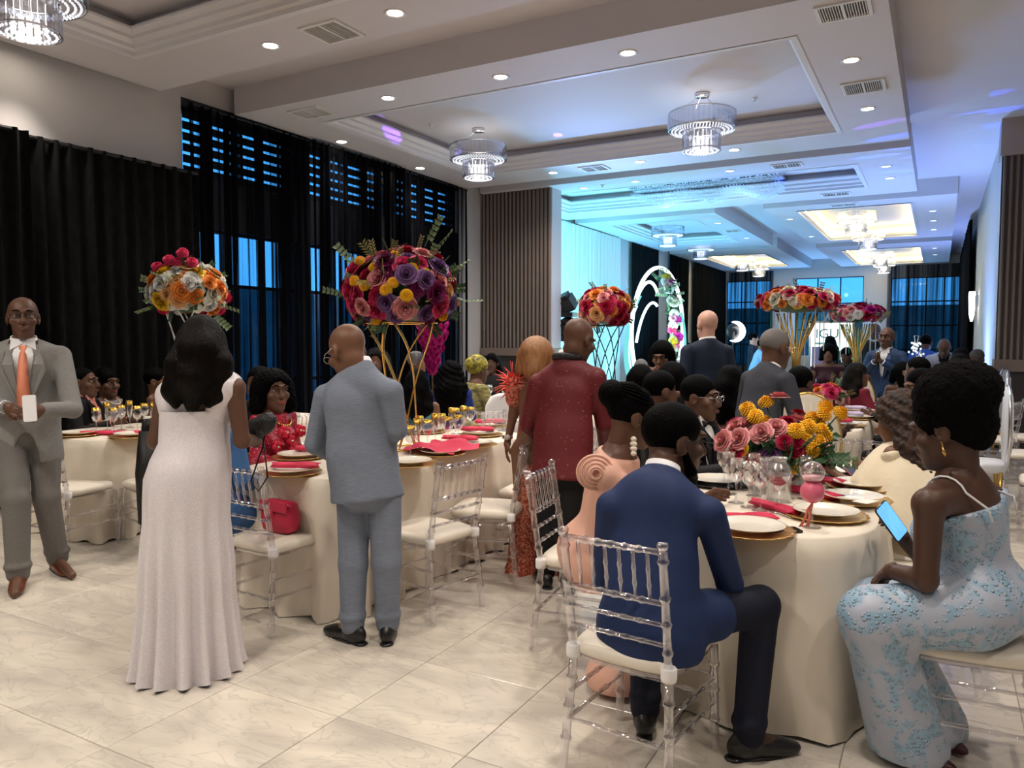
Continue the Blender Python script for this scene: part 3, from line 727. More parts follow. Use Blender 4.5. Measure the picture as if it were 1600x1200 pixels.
def hand_field(w, d, n, side, vox, curl=.5, s=1.0):
    """hand from wrist w, along d, palm facing n; side +1 puts the thumb to the right of d seen against n"""
    F = Field(vox, .010); R = frame(d, n); r, f, u = R[0] * side, R[1], R[2]       # u: out of the palm
    def P(x, y, z): return w + (r * x + f * y + u * z) * s
    F.cone(P(0, -.02, 0), P(0, .02, 0), .027 * s, .030 * s); F.ell(P(0, .055, 0), A(.040, .050, .017) * s, np.array([r, f, u]), .012)
    for i, (x, L) in enumerate(((.030, .070), (.010, .078), (-.010, .072), (-.029, .056))):
        p0 = P(x, .090, 0); a1 = curl * .9; a2 = curl * 1.9
        p1 = p0 + (f * math.cos(a1) + u * math.sin(a1)) * L * .5 * s; p2 = p1 + (f * math.cos(a2) + u * math.sin(a2)) * L * .32 * s; p3 = p2 + (f * math.cos(a2 * 1.25) + u * math.sin(a2 * 1.25)) * L * .25 * s
        F.chain([P(x * .9, .06, 0), p0, p1, p2, p3], [.0095 * s, .0095 * s, .0088 * s, .0082 * s, .0072 * s], .004)
    t0 = P(.030, .025, .004); t1 = P(.056, .055, .016 + .02 * curl); t2 = P(.058 - .02 * curl, .088, .022 + .03 * curl)
    F.chain([t0, t1, t2], [.014 * s, .0115 * s, .0085 * s], .008)
    return F
FABRIC = {}
def cloth(name, col, rough=.75, col2=None, sc=6, ct=.25, stretch=(1, 1, 1), bump=(45, .12), sheen=.0, metal=0, spec=.35):
    return mat('cloth_' + name, col, rough, metal=metal, spec=spec, noise=(sc, col2, ct, stretch) if col2 else None, bump=bump, sheen=sheen)
SKIN = {'dark': mat('skin_dark', (.115, .054, .033), .46, spec=.45), 'deep': mat('skin_deep', (.078, .037, .024), .46, spec=.45), 'brown': mat('skin_brown', (.17, .078, .045), .46, spec=.45), 'fair': mat('skin_fair', (.62, .36, .28), .5)}
HAIR = {'black': mat('hair_black', (.0016, .0014, .0016), .55, bump=(30, .9, (6, 6, .6)), spec=.05), 'darkbrown': mat('hair_brown', (.004, .0026, .0022), .42, bump=(26, 1.0, (6, 6, .5)), spec=.12), 'blonde': mat('hair_blonde', (.42, .20, .07), .45, noise=(14, (.22, .09, .03), .25, (5, 5, .5)), bump=(30, .5, (6, 6, .6))),
        'curlybrown': mat('hair_curly', (.009, .0045, .0036), .65, noise=(24, (.050, .020, .009), .18), bump=(40, .9)), 'grey': mat('hair_grey', (.15, .14, .135), .7, bump=(60, .4)), 'afro': mat('hair_afro', (.0025, .0022, .0025), .9, bump=(90, 1.0), spec=.1)}
EYEW = mat('eye_white', (.50, .46, .43), .3); EYEB = mat('eye_dark', (.012, .008, .006), .15); SHOEB = mat('shoe_black', (.010, .010, .011), .28, spec=.6); WHITEC = cloth('white_shirt', (.80, .80, .82), .7); LIPS = mat('lip_red', (.30, .045, .045), .4); GOLDM = mat('gold', (.80, .52, .16), .22, metal=1); SILVERM = mat('silver', (.8, .8, .82), .2, metal=1)
LIPB = mat('lip_brown', (.16, .06, .05), .45)
def torso(F, J, g=0.0, fem=False, build=1.0, low=True, shoulders=True):
    """chest, waist and hips, thickened by g"""
    s = J['s'] * build; R = frame(J['tf'], nrm(J['neck'] - J['pelvis']))
    b = J['pelvis']; w = J['waist']; c = J['chest']
    if fem:
        F.trunk(w + R[2] * .02, c + R[2] * .02, .118 * s + g, .140 * s + g, .74, R, .05)
        if low: F.ell(b + R[2] * .015 * s - R[1] * .015, A(.178 * s + g, .135 * s + g, .125 * s + g), R, .07)
        for sg in (-1, 1): F.ell(c + R[0] * sg * .072 * s + R[1] * .085 * s - R[2] * .02, A(.066, .062, .068) * s + g, R, .04)
    else:
        F.trunk(w, c + R[2] * .03, .148 * s + g, .168 * s + g, .70, R, .05)
        if low: F.ell(b + R[2] * .02, A(.165 * s + g, .128 * s + g, .125 * s + g), R, .06)
    if shoulders: F.chain([J['shL'], J['neck'] - R[2] * .05, J['shR']], [.058 * s + g, .075 * s + g, .058 * s + g], .05)
    return R
def arm(F, J, k, ru, re, rw, upto=1.0, kk=.02):
    sh, el, wr = J['sh' + k], J['el' + k], J['wr' + k]
    F.cone(sh, el, ru, re, kk)
    if upto > 0: F.cone(el, el + (wr - el) * upto, re, re + (rw - re) * upto, kk)
def facing_camera(J): return float(nrm(J['hf']) @ nrm(_C - J['head'])) > .05
PEOPLE = []
def person(label, J, skin='dark', hair=None, outfit=None, vox=.012, fem=False, hands=True, curl=(.5, .5), palm=None, glasses=None, legs=True, group='wedding guests', build=1.0, hs=1.13, face=True):
    """one guest: a continuous body with hair and clothing as children"""
    root = thing('person', label, 'person', (J['pelvis'][0], J['pelvis'][1], 0), 0, group); org = tuple(root.location)
    s = J['s'] * build
    B = Field(vox, .03); torso(B, J, -.006, fem, build)
    for k in 'LR':
        arm(B, J, k, (.046 if fem else .050) * s, .037 * s, .027 * s)
        if legs: B.chain([J['hip' + k], J['kn' + k], J['an' + k]], [.082 * s, .052 * s, .036 * s], .03); B.cone(J['an' + k] - A(0, 0, .02), J['to' + k], .035, .026)
    B.cone(J['neck'] - nrm(J['neck'] - J['chest']) * .06, J['neck'] + nrm(J['head'] - J['neck']) * .03, .068 * s, .058 * s, .04)
    parts = [(*B.mesh(), 0)]
    fine = face and facing_camera(J) and vox < .017
    H, HP = head_field(J, min(vox, .0065 if fine else .009), fine or vox < .013, hs); parts.append((*H.mesh(), 0))
    if hands and vox < .02:
        for i, k in enumerate('LR'):
            if hands in ('L', 'R') and hands != k: continue
            d = nrm(J['wr' + k] - J['el' + k]); 
            if 'hd' + k in J: d = nrm(J['hd' + k])
            n = J['pn' + k] if 'pn' + k in J else (palm[i] if palm else np.cross(d, J['tf']) * (1 if k == 'L' else -1) + A(0, 0, -.3))
            n = nrm(n - d * (n @ d)); parts.append((*hand_field(J['wr' + k], d, n, 1 if k == 'L' else -1, .0055 if vox < .013 else .008, curl[i], .95 * J['s']).mesh(), 0))
    skin_obj('body', parts, SKIN[skin], root, org)
    R = frame(J['hf'], J['hu'])
    if fine:
        for sg in (-1, 1):
            M = Matrix.Identity(3)
            e = MB().ell(HP(sg * .031, .0745, .014) - A(*org), (.0122 * hs, .0122 * hs, .0088 * hs), 12, 8); e.build('eye', EYEW, root, True)
            ib = MB().ell(HP(sg * .031, .0835, .0135) - A(*org), (.0068, .0068, .0068), 8, 6); ib.build('iris', EYEB, root, True)
            MB().tube([HP(sg * .014, .0985, .036) - A(*org), HP(sg * .030, .0985, .042) - A(*org), HP(sg * .050, .086, .036) - A(*org)], [.003, .0045, .002], 5).build('eyebrow', HAIR['black'], root, True)
            MB().tube([HP(sg * .016, .0865, .0185) - A(*org), HP(sg * .031, .0895, .0215) - A(*org), HP(sg * .047, .078, .0175) - A(*org)], [.003, .0052, .003], 6).build('eyelid', SKIN[skin], root, True)
        for z, w_ in ((-.0535, .0045), (-.0625, .0055)):
            MB().tube([HP(-.022, .0935, -.058) - A(*org), HP(-.010, .1035, z) - A(*org), HP(.010, .1035, z) - A(*org), HP(.022, .0935, -.058) - A(*org)], [.001, w_, w_, .001], 6).build('lip', LIPS if fem else LIPB, root, True)
    if glasses:
        gm = MATS['black_metal'] if glasses == 'dark' else SILVERM
        g_ = MB()
        for sg in (-1, 1):
            g_.tube([HP(sg * .034 + .023 * math.cos(a), .112 - abs(.023 * math.cos(a)) * .12, .010 + .016 * math.sin(a)) - A(*org) for a in np.linspace(0, 2 * math.pi, 15)[:-1]], .0014, 5, closed=True)
            g_.tube([HP(sg * .057, .108, .014) - A(*org), HP(sg * .079, .06, .014) - A(*org), HP(sg * .082, -.01, .012) - A(*org)], .0015, 5)
        g_.tube([HP(-.012, .111, .013) - A(*org), HP(.012, .111, .013) - A(*org)], .0014, 5); g_.build('glasses', gm, root, True)
    if hair: hair_part(root, org, J, HP, R, hair, vox, hs)
    if outfit: outfit(root, org, J, vox, build)
    PEOPLE.append(root)
    return root, HP, org
def hair_part(root, org, J, HP, R, hair, vox, hs):
    style, colr = hair; v = min(vox, .009); F = Field(v, .025); m = HAIR[colr]; disp = None
    S = lambda r: A(*r) * hs
    if style == 'bald': return
    if style in ('short', 'fade', 'cap'):
        F.ell(HP(0, -.017, .040), S((.080, .098, .086)), R); F.cut(HP(0, .062, .04), R[1] * .85 - R[2] * .55); F.cut(HP(0, -.05, -.035), -R[2] - R[1] * .25)
        for sg in (-1, 1): F.ell(HP(sg * .08, .035, -.03), S((.03, .05, .05)), R, .01, 's')
    elif style == 'long':      # straight hair past the shoulders
        F.ell(HP(0, -.02, .038), S((.078, .098, .085)), R, .03); F.cut(HP(0, .070, .03), R[1] * .9 - R[2] * .35)
        b = HP(0, -.075, -.04); e = J['neck'] + (J['pelvis'] - J['neck']) * .27 - J['tf'] * .115
        F.chain([HP(0, -.05, .0), b, b * .5 + e * .5 - J['tf'] * .015, e], [.07, .078, .072, .03], .05)
        for sg in (-1, 1): F.chain([HP(sg * .06, -.03, .02), HP(sg * .085, -.05, -.09), J['neck'] + R[0] * sg * .10 - J['tf'] * .085 - A(0, 0, .06), e + R[0] * sg * .07], [.035, .042, .045, .015], .04)
    elif style == 'curlylong':
        F.ell(HP(0, -.03, .035), S((.098, .108, .098)), R, .03); F.cut(HP(0, .066, .03), R[1] * .9 - R[2] * .3)
        e = J['neck'] + (J['pelvis'] - J['neck']) * .45 - J['tf'] * .10
        F.chain([HP(0, -.06, -.02), HP(0, -.09, -.12), e], [.10, .115, .08], .05)
        for sg in (-1, 1): F.chain([HP(sg * .075, -.03, 0), HP(sg * .10, -.03, -.13), e + R[0] * sg * .09], [.045, .055, .04], .04)
        disp = lambda X, Y, Z: (.007 * np.sin(X * 150 + 2 * np.sin(Z * 60)) * np.sin(Y * 140 + Z * 50) + .004 * np.sin(Z * 120 + X * 60)).astype(np.float32)
    elif style == 'bob':
        F.ell(HP(0, -.018, .035), S((.098, .108, .098)), R, .03); F.cut(HP(0, .074, .02), R[1] * .95 - R[2] * .2)
        for sg in (-1, 1): F.chain([HP(sg * .075, -.01, .02), HP(sg * .088, .0, -.07)], [.045, .04], .03)
        F.chain([HP(0, -.07, 0), HP(0, -.085, -.09)], [.08, .07], .04)
    elif style == 'curlybob':
        F.ell(HP(0, -.028, .035), S((.118, .118, .105)), R, .03); F.cut(HP(0, .058, .03), R[1] * .95 - R[2] * .45)
        for sg in (-1, 1): F.chain([HP(sg * .09, -.02, .02), HP(sg * .105, -.01, -.09)], [.05, .05], .03)
        F.chain([HP(0, -.08, 0), HP(0, -.10, -.11)], [.09, .08], .04)
        disp = lambda X, Y, Z: (.009 * np.sin(X * 120) * np.sin(Y * 110 + Z * 40) * np.sin(Z * 105)).astype(np.float32)
    elif style == 'braidbun':
        F.ell(HP(0, -.016, .040), S((.081, .098, .087)), R); F.cut(HP(0, .072, .035), R[1] * .9 - R[2] * .4); F.cut(HP(0, 0, -.05), -R[2])
        F.ell(HP(0, -.105, .075), S((.062, .052, .058)), R, .015)
    elif style == 'puff':
        F.ell(HP(0, -.015, .040), S((.083, .100, .088)), R); F.cut(HP(0, .066, .03), R[1] * .9 - R[2] * .35); F.cut(HP(0, 0, -.085), -R[2])
        F.ell(HP(0, -.06, .110), S((.120, .125, .098)), R, .03); F.ell(HP(0, -.075, .02), S((.078, .075, .10)), R, .03)
        disp = lambda X, Y, Z: (.008 * np.sin(X * 170) * np.sin(Y * 160) * np.sin(Z * 150) + .005 * np.sin(X * 60 + 1) * np.sin(Y * 65) * np.sin(Z * 70)).astype(np.float32)
    elif style == 'wrap':
        F.ell(HP(0, -.03, .045), S((.096, .115, .100)), R); F.cut(HP(0, .075, .02), R[1] * .9 - R[2] * .3); F.cut(HP(0, 0, -.06), -R[2])
    elif style == 'stubble':
        F.ell(HP(0, -.016, .0365), S((.0755, .0935, .0832)), R); F.cut(HP(0, .035, .04), R[1] * .8 - R[2] * .6); F.cut(HP(0, -.05, -.01), -R[2] - R[1] * .2)
    V, Q = F.mesh(disp)
    skin_obj('hair' if style not in ('wrap', 'cap') else 'headwear', [(V, Q, 0)], m, root, org)
    if style == 'braidbun':      # the single braids drawn back to the bun
        for k in range(13):
            a = -1.25 + 2.5 * k / 12
            MB().tube([HP(math.sin(a) * .079, .045 - .02 * abs(a), .045 + .070 * math.cos(a) * .9) - A(*org), HP(math.sin(a) * .083, -.03, .045 + .088 * math.cos(a)) - A(*org), HP(math.sin(a) * .045, -.10, .075 + .045 * math.cos(a)) - A(*org)], .0065, 5).build('braid', m, root, True)
def beard(root, org, HP, col='black', full=True):
    F = Field(.007, .015)
    F.chain([HP(-.062, .010, -.03), HP(-.052, .045, -.085), HP(0, .075, -.108), HP(.052, .045, -.085), HP(.062, .010, -.03)], [.013, .020, .026, .020, .013])
    if full: F.chain([HP(-.022, .098, -.044), HP(.022, .098, -.044)], [.007, .007]); F.ell(HP(0, .060, -.125), (.04, .03, .03))
    skin_obj('beard', [(*F.mesh(), 0)], HAIR[col], root, org)

def suit(jm, tm, shirt=None, tie=None, shoes=SHOEB, hem=.0, bow=False, lapel=None, open_v=True, flare=.012, collar=True, hemz=None, cuffs=True, front=False, sleeve=1.0):
    """jacket, trousers, shirt, collar and shoes"""
    def dress(root, org, J, vox, build):
        s = J['s'] * build; v = min(vox, .011)
        R = frame(J['tf'], nrm(J['neck'] - J['pelvis'])); b, w, c = J['pelvis'], J['waist'], J['chest']; up_ = R[2]
        seated = J['knL'][2] > J['hipL'][2] - .22
        F = Field(v, .035)
        hemd = (.19 if not seated else .10) * s
        F.trunk(w, c + up_ * .04, .172 * s, .190 * s, .68, R, .05); F.trunk(b - up_ * hemd * .8, w, .188 * s + flare, .178 * s, .74, R, .05)
        F.chain([J['shL'] + R[0] * .01, J['neck'] - up_ * .048, J['shR'] - R[0] * .01], [.060 * s, .084 * s, .060 * s], .04)
        F.cone(J['neck'] - up_ * .06, J['neck'] - up_ * .0 - R[1] * .008, .090 * s, .070 * s, .03)
        if seated:
            for k in 'LR': F.cone(J['hip' + k], J['hip' + k] * .6 + J['kn' + k] * .4, .105 * s, .105 * s, .04)
            F.cut(J['hipL'] * .5 + J['hipR'] * .5 - A(0, 0, .10), A(0, 0, -1))
        else: F.cut(b - up_ * hemd + (A(0, 0, 0) if hemz is None else A(0, 0, hemz)), -up_)
        F.cut(J['neck'] + up_ * .022 + R[1] * .0, up_ * .9 + R[1] * .45)
        for k in 'LR':
            el, wr = J['el' + k], J['wr' + k]
            F.cone(J['sh' + k], el, .066 * s, .055 * s, .012); F.cone(el, el + (wr - el) * (.90 * sleeve), .054 * s, .043 * s, .012)
        if front:       # open V of the jacket front
            nb = J['neck'] + up_ * .03 + R[1] * .10; vb = w + up_ * .02 + R[1] * .17
            F.P.append(('e', (nb * .62 + vb * .38), A(.052, .13, .235) * s, R, 's', .008))
            F.ell(b - up_ * .19 + R[1] * .17, A(.07, .14, .20) * s, R, .01, 's')
        skin_obj('jacket', [(*F.mesh(), 0)], jm, root, org)
        T = Field(v, .025)
        T.ell(b, A(.168, .135, .12) * s, R, .04)
        for k in 'LR':
            an = J['an' + k]
            T.chain([J['hip' + k], J['kn' + k], an + A(0, 0, .0)], [.096 * s, .078 * s, .064 * s], .02); T.ell(an + A(0, 0, .045), A(.072, .078, .035) * s, None, .015)
        T.cut(A(0, 0, .045), A(0, 0, -1))
        skin_obj('trousers', [(*T.mesh(), 0)], tm, root, org)
        for k in 'LR':
            an, to = J['an' + k], J['to' + k]; f = nrm((to - an) * A(1, 1, 0)); Rf = frame(f, A(0, 0, 1)); base = A(an[0], an[1], 0)
            S = Field(min(v, .008), .03)
            S.ell(base + A(0, 0, .045) - f * .035, A(.038, .055, .055) * s, Rf); S.ell(base + A(0, 0, .035) + f * .07, A(.045, .095, .045) * s, Rf); S.ell(base + f * .15 + A(0, 0, .022), A(.040, .065, .032) * s, Rf); S.cone(base + A(0, 0, .05), an + A(0, 0, .03), .043, .043)
            S.cut(A(0, 0, .004), A(0, 0, -1))
            so = skin_obj('shoe', [(*S.mesh(), 0)], shoes, root, org)
            L = Field(.008, .012); L.ell(base + f * .055, A(.046, .150, .020) * s, Rf); L.ell(base - f * .055, A(.040, .045, .020) * s, Rf); L.cut(A(0, 0, .001), A(0, 0, -1)); L.cut(A(0, 0, .016), A(0, 0, 1)); skin_obj('sole', [(*L.mesh(), 0)], SHOEB, so, org)
        if shirt is not None and collar:
            q = []
            ax_ = nrm(nrm(J['head'] - J['neck']) + up_ * 1.5)
            Rc = frame(R[1] - ax_ * (R[1] @ ax_), ax_); cc = J['neck'] + R[1] * .004
            for (h, rr) in ((-.030, .086), (-.012, .080), (.008, .077), (.040, .0715), (.036, .066), (0., .068)):
                q.append([tuple(cc + Rc[2] * (h * s - .012 * math.sin(a) * (1 if h > 0 else 0)) + (Rc[0] * math.cos(a) + Rc[1] * math.sin(a) * 1.02) * rr * s - A(*org)) for a in np.linspace(0, 2 * math.pi, 25)[:-1]])
            MB().rings(q, cap=False).build('shirt_collar', shirt, root, True)
            if cuffs and vox < .02:
                for k in 'LR':
                    el, wr = J['el' + k], J['wr' + k]; MB().tube([el + (wr - el) * .80 - A(*org), el + (wr - el) * .94 - A(*org), el + (wr - el) * .955 - A(*org)], [.042 * s, .041 * s, .037 * s], 16).build('shirt_cuff', shirt, root, True)
        if shirt is not None and front:
            S = Field(v, .03); S.trunk(w - up_ * .1, c + up_ * .04, .160 * s, .168 * s, .70, R, .05); S.cone(J['neck'] - up_ * .1 + R[1] * .02, J['neck'] - up_ * .0, .105 * s, .070 * s, .04); S.cut(J['neck'] + up_ * .03, up_)
            skin_obj('shirt', [(*S.mesh(), 0)], shirt, root, org)
            for sg in (-1, 1):      # lapels and shirt collar points
                p0 = J['neck'] + R[0] * sg * .075 * s + R[1] * .03 + up_ * .02; p1 = c + R[0] * sg * .115 * s + R[1] * .150 * s + up_ * .07; p1b = c + R[0] * sg * .120 * s + R[1] * .150 * s + up_ * .03; p2 = w + R[0] * sg * .012 + R[1] * .158 * s - up_ * .02; p3 = c + R[0] * sg * .050 * s + R[1] * .155 * s + up_ * .07
                q = MB(); n_ = R[1] * .010
                ps = [p0, p1, p1b, p2, p3]; q.add([p - A(*org) for p in ps] + [p + n_ - A(*org) for p in ps], [(0, 1, 2, 3, 4), (9, 8, 7, 6, 5)] + [(i, (i + 1) % 5, 5 + (i + 1) % 5, 5 + i) for i in range(5)])
                q.build('lapel', lapel or jm, root)
                t0 = J['neck'] + R[1] * .082 * s - up_ * .002; t1 = J['neck'] + R[0] * sg * .062 * s + R[1] * .062 * s + up_ * .035; t2 = J['neck'] + R[0] * sg * .070 * s + R[1] * .100 * s - up_ * .045
                q = MB(); ps = [t0, t1, t2]; q.add([p - A(*org) for p in ps] + [p + R[1] * .008 - A(*org) for p in ps], [(0, 1, 2), (5, 4, 3), (0, 3, 4, 1), (1, 4, 5, 2), (2, 5, 3, 0)]); q.build('collar_point', shirt, root)
        if tie is not None:
            k0 = J['neck'] + R[1] * .098 * s - up_ * .015
            if bow:
                for sg in (-1, 1): MB().tube([k0 - A(*org), k0 + R[0] * sg * .03 - A(*org), k0 + R[0] * sg * .055 - A(*org)], [.006, .016, .022], 8).build('bow_tie', tie, root, True)
            else:
                tp = [k0, k0 - up_ * .035 + R[1] * .012, c + up_ * .06 + R[1] * .165 * s, c - up_ * .10 + R[1] * .172 * s, w + up_ * .01 + R[1] * .160 * s, w - up_ * .04 + R[1] * .155 * s]; tw = [.022, .017, .026, .036, .040, .004]
                q = MB(); rows = []
                for p, w_ in zip(tp, tw): rows.append([p - R[0] * w_ - A(*org), p + R[1] * .010 - A(*org), p + R[0] * w_ - A(*org), p - R[1] * .006 - A(*org)])
                q.rings(rows); q.build('tie', tie, root, True)
    return dress
def gown(bm, top='strapless', sk=None, sleeves=None, straps=False, skirt='seat', g=.010, slen=.45):
    """bodice and (seated) skirt as one cloth; sleeves optional"""
    def dress(root, org, J, vox, build):
        s = J['s'] * build; v = min(vox, .011); F = Field(v, .03)
        R = torso(F, J, g, True, build); up_ = R[2]; c = J['chest']
        if skirt == 'seat':
            kn = (J['knL'] + J['knR']) / 2; an = (J['anL'] + J['anR']) / 2; hp = (J['hipL'] + J['hipR']) / 2
            for k in 'LR': F.chain([J['hip' + k], J['kn' + k]], [.125 * s, .098 * s], .06); F.chain([J['kn' + k], A(J['an' + k][0], J['an' + k][1], .06)], [.095 * s, .13 * s], .06)
            F.cut(A(0, 0, .03), A(0, 0, -1))
        elif skirt == 'top': F.cut(J['pelvis'] - up_ * .08, -up_)
        if sleeves:
            for k in 'LR': arm(F, J, k, .064 * s, .055 * s, .048 * s, max(0, sleeves - 1) if sleeves > 1 else 0, .02)
            F.cut(J['neck'] - up_ * .01, up_)
            if sleeves < 1:
                for k in 'LR':
                    d = nrm(J['el' + k] - J['sh' + k])
        elif top == 'strapless': F.cut(c + up_ * .065, up_ + R[1] * .1)
        else: F.cut(J['neck'] - up_ * .035, up_)
        V, Q = F.mesh()
        skin_obj('dress', [(V, Q, 0)], bm, root, org)
        if straps:
            for sg in (-1, 1):
                cm = J['sh' + ('R' if sg > 0 else 'L')] * .5 + (J['neck'] - up_ * .05) * .5; rs_ = .064 * s + .004
                pts = [c + R[0] * sg * .085 * s + R[1] * .13 * s + up_ * .06] + [cm + (R[1] * math.cos(a) + up_ * math.sin(a)) * rs_ for a in np.linspace(.3, 2.9, 8)] + [c + R[0] * sg * .085 * s - R[1] * .112 * s + up_ * .085, c + R[0] * sg * .080 * s - R[1] * .118 * s + up_ * .04]
                MB().tube([p_ - A(*org) for p_ in pts], .0042, 6).build('strap', WHITEC, root, True)
    return dress
def skirt_loft(root, org, rings, m, nf, name='skirt', amp0=0.0, amp1=.03, seed=1, N=96):
    """rings: (centre, half width, half depth, heading); folds grow from amp0 to amp1 towards the hem"""
    rr = random.Random(seed); ph = [rr.uniform(-.6, .6) for _ in range(nf + 1)]; rows = []
    for i, (c, a, b, yw) in enumerate(rings):
        t = i / (len(rings) - 1); am = amp0 + (amp1 - amp0) * max(0, (t - .35) / .65) ** 1.3; row = []
        for j in range(N):
            th = 2 * math.pi * j / N; u = j / N * nf; k = int(u) % nf
            fold = math.cos(2 * math.pi * u + ph[k] * (1 - (u % 1)) + ph[(k + 1) % nf] * (u % 1)); d = 1 + am * fold / max(a, .05)
            x, y = a * d * math.cos(th), b * d * math.sin(th)
            row.append((c[0] + x * math.cos(yw) - y * math.sin(yw) - org[0], c[1] + x * math.sin(yw) + y * math.cos(yw) - org[1], c[2] - org[2] + (.012 * fold * t if i == len(rings) - 1 else 0)))
        rows.append(row)
    return MB().rings(rows, cap=False).build(name, m, root, True)
# ------------------------------------------------------------------ furniture
ACRYL = clear('clear_acrylic', (.90, .895, .915), .04, .13, .80, (1, .98, .98)); CUSH = mat('ivory_cushion', (.80, .73, .62), .42, bump=(9, .08)); LINEN = mat('ivory_satin_cloth', (.80, .72, .60), .42, spec=.35, bump=(5, .06)); GLASS = clear('drinking_glass', (.96, .96, .97), .02, .05, .75); CAPM = mat('white_ferrule', (.85, .83, .82), .4)
def bamboo(a, b, r, rings, n=10):
    """a turned rod with raised rings at the given fractions"""
    a, b = A_(a), A_(b); L = np.linalg.norm(b - a); ts = [0.0]; rs = [r]
    for t in rings: ts += [t - .012 / L, t - .004 / L, t + .004 / L, t + .012 / L]; rs += [r, r * 1.32, r * 1.32, r]
    ts.append(1.0); rs.append(r)
    return MB().tube([a + (b - a) * t for t in ts], rs, n)
def A_(p): return np.array(p, float)
def chiavari():
    t = thing('chiavari_chair', 'clear acrylic chiavari chair', 'chair', (0, 0, 0), 0, 'clear chiavari chairs')
    for s in (-1, 1):
        x = s * .172
        q = bamboo((x * 1.12, -.225, 0), (x * 1.0, -.185, .44), .0155, (.28, .55, .8)); q2 = bamboo((x, -.185, .44), (x * 1.02, -.255, .915), .0150, (.2, .42, .62, .9)); q.add(q2.v, q2.f); q.lathe([(.001, .938), (.016, .936), (.019, .925), (.016, .908)], 10, (x * 1.02, -.255, 0)); q.build('rear_post', ACRYL, t, True)
        MB().lathe([(.024, .43), (.026, .44), (.026, .475), (.022, .48)], 12, (x, -.187, 0)).build('ferrule', CAPM, t, True)
        bamboo((s * .188, .195, 0), (s * .182, .185, .43), .0155, (.3, .58, .82)).build('front_leg', ACRYL, t, True)
    MB().rings([[(x * .97, y * .97, .425) for x, y in SEATP], [(x, y, .43) for x, y in SEATP], [(x, y, .442) for x, y in SEATP]]).build('seat', ACRYL, t)
    MB().rings([[(x * a_, y * a_, z) for x, y in SEATP] for a_, z in ((.97, .443), (1.02, .452), (1.03, .468), (1.0, .485), (.92, .495), (.6, .502), (.05, .504))]).build('cushion', CUSH, t, True)
    yb = lambda z: -.185 - .07 * (z - .44) / .475
    for z, nm in ((.90, 'top_rail'), (.715, 'spindle_rail')): bamboo((-.172, yb(z), z), (.172, yb(z), z), .0115, (.22, .36, .5, .64, .78)).build(nm, ACRYL, t, True)
    for z in (.635, .56): bamboo((-.172, yb(z), z), (.172, yb(z), z), .0085, (.25, .42, .58, .75)).build('beaded_rail', ACRYL, t, True)
    for k in range(6):
        x = -.172 + .344 * (k + 1) / 7; bamboo((x, yb(.72), .72), (x, yb(.895), .895), .0065, (.3, .62), 7).build('spindle', ACRYL, t, True)
    for z in (.30, .20):
        for s in (-1, 1): bamboo((s * .178, -.20, z), (s * .186, .19, z), .0085, (.3, .5, .7), 7).build('stretcher', ACRYL, t, True)
    for z in (.31, .22): bamboo((-.186, .19, z), (.186, .19, z), .0085, (.3, .7), 7).build('stretcher', ACRYL, t, True)
    bamboo((-.18, -.21, .20), (.18, -.21, .20), .0085, (.3, .5, .7), 7).build('stretcher', ACRYL, t, True)
    return t
SEATP = []
for k in range(28):      # rounded trapezoid seat
    a = 2 * math.pi * k / 28; c, s = math.cos(a), math.sin(a); p = 5.0; r = (abs(c) ** p + abs(s) ** p) ** (-1 / p); y = .2 * r * s; SEATP.append(((.192 + .035 * y) * r * c, y))
_ch = [None]
def chair(x, y, yaw, label):
    if _ch[0] is None: _ch[0] = o = chiavari()
    else: o = copy_tree(_ch[0])
    o.location = (x, y, 0); o.rotation_euler = (0, 0, yaw); o.scale = (1.04, 1.04, .94); o['label'] = label
    return o
# oval-backed ivory chairs of the far tables
IVORY = mat('ivory_leather', (.74, .68, .56), .45); WHITEL = mat('white_leather', (.78, .80, .86), .45)
_oc = {}
def oval_chair(x, y, yaw, label, m='ivory'):
    if m in _oc: o = copy_tree(_oc[m])
    else:
        mm = IVORY if m == 'ivory' else WHITEL
        o = thing('oval_back_chair', label, 'chair', (0, 0, 0), 0, 'oval-backed chairs'); _oc[m] = o
        def oval(rx, rz, y): return [(rx * math.cos(a), y, .78 + rz * math.sin(a)) for a in np.linspace(0, 2 * math.pi, 33)[:-1]]
        MB().rings([oval(.215, .335, -.24), oval(.23, .35, -.225), oval(.215, .335, -.20)]).build('backrest', mm, o, True)
        MB().tube(oval(.232, .352, -.222), .012, 6, closed=True).build('back_rim', GOLDM if m == 'ivory' else SILVERM, o, True)
        for k in range(14):      # padded rays of the back
            a = math.pi * (k + .5) / 14 * 1.15 - .23; MB().tube([(.03 * math.cos(a), -.255 if True else 0, .56 + .03 * math.sin(a)), (.20 * math.cos(a), -.246, .72 + .36 * math.sin(a) * .95)], [.004, .008], 5).build('pleat', mm, o, True)
        MB().rings([[(x_ * a_ * 1.1, y_ * a_ * 1.1, z) for x_, y_ in SEATP] for a_, z in ((.97, .40), (1.02, .42), (1.02, .46), (.95, .48), (.5, .49))]).build('seat', mm, o, True)
        for sx in (-1, 1):
            for sy in (-1, 1): MB().tube([(sx * .19, sy * .18, 0), (sx * .18, sy * .17, .41)], [.013, .018], 8).build('leg', GOLDM, o, True)
    o.location = (x, y, 0); o.rotation_euler = (0, 0, yaw); o['label'] = label
    return o
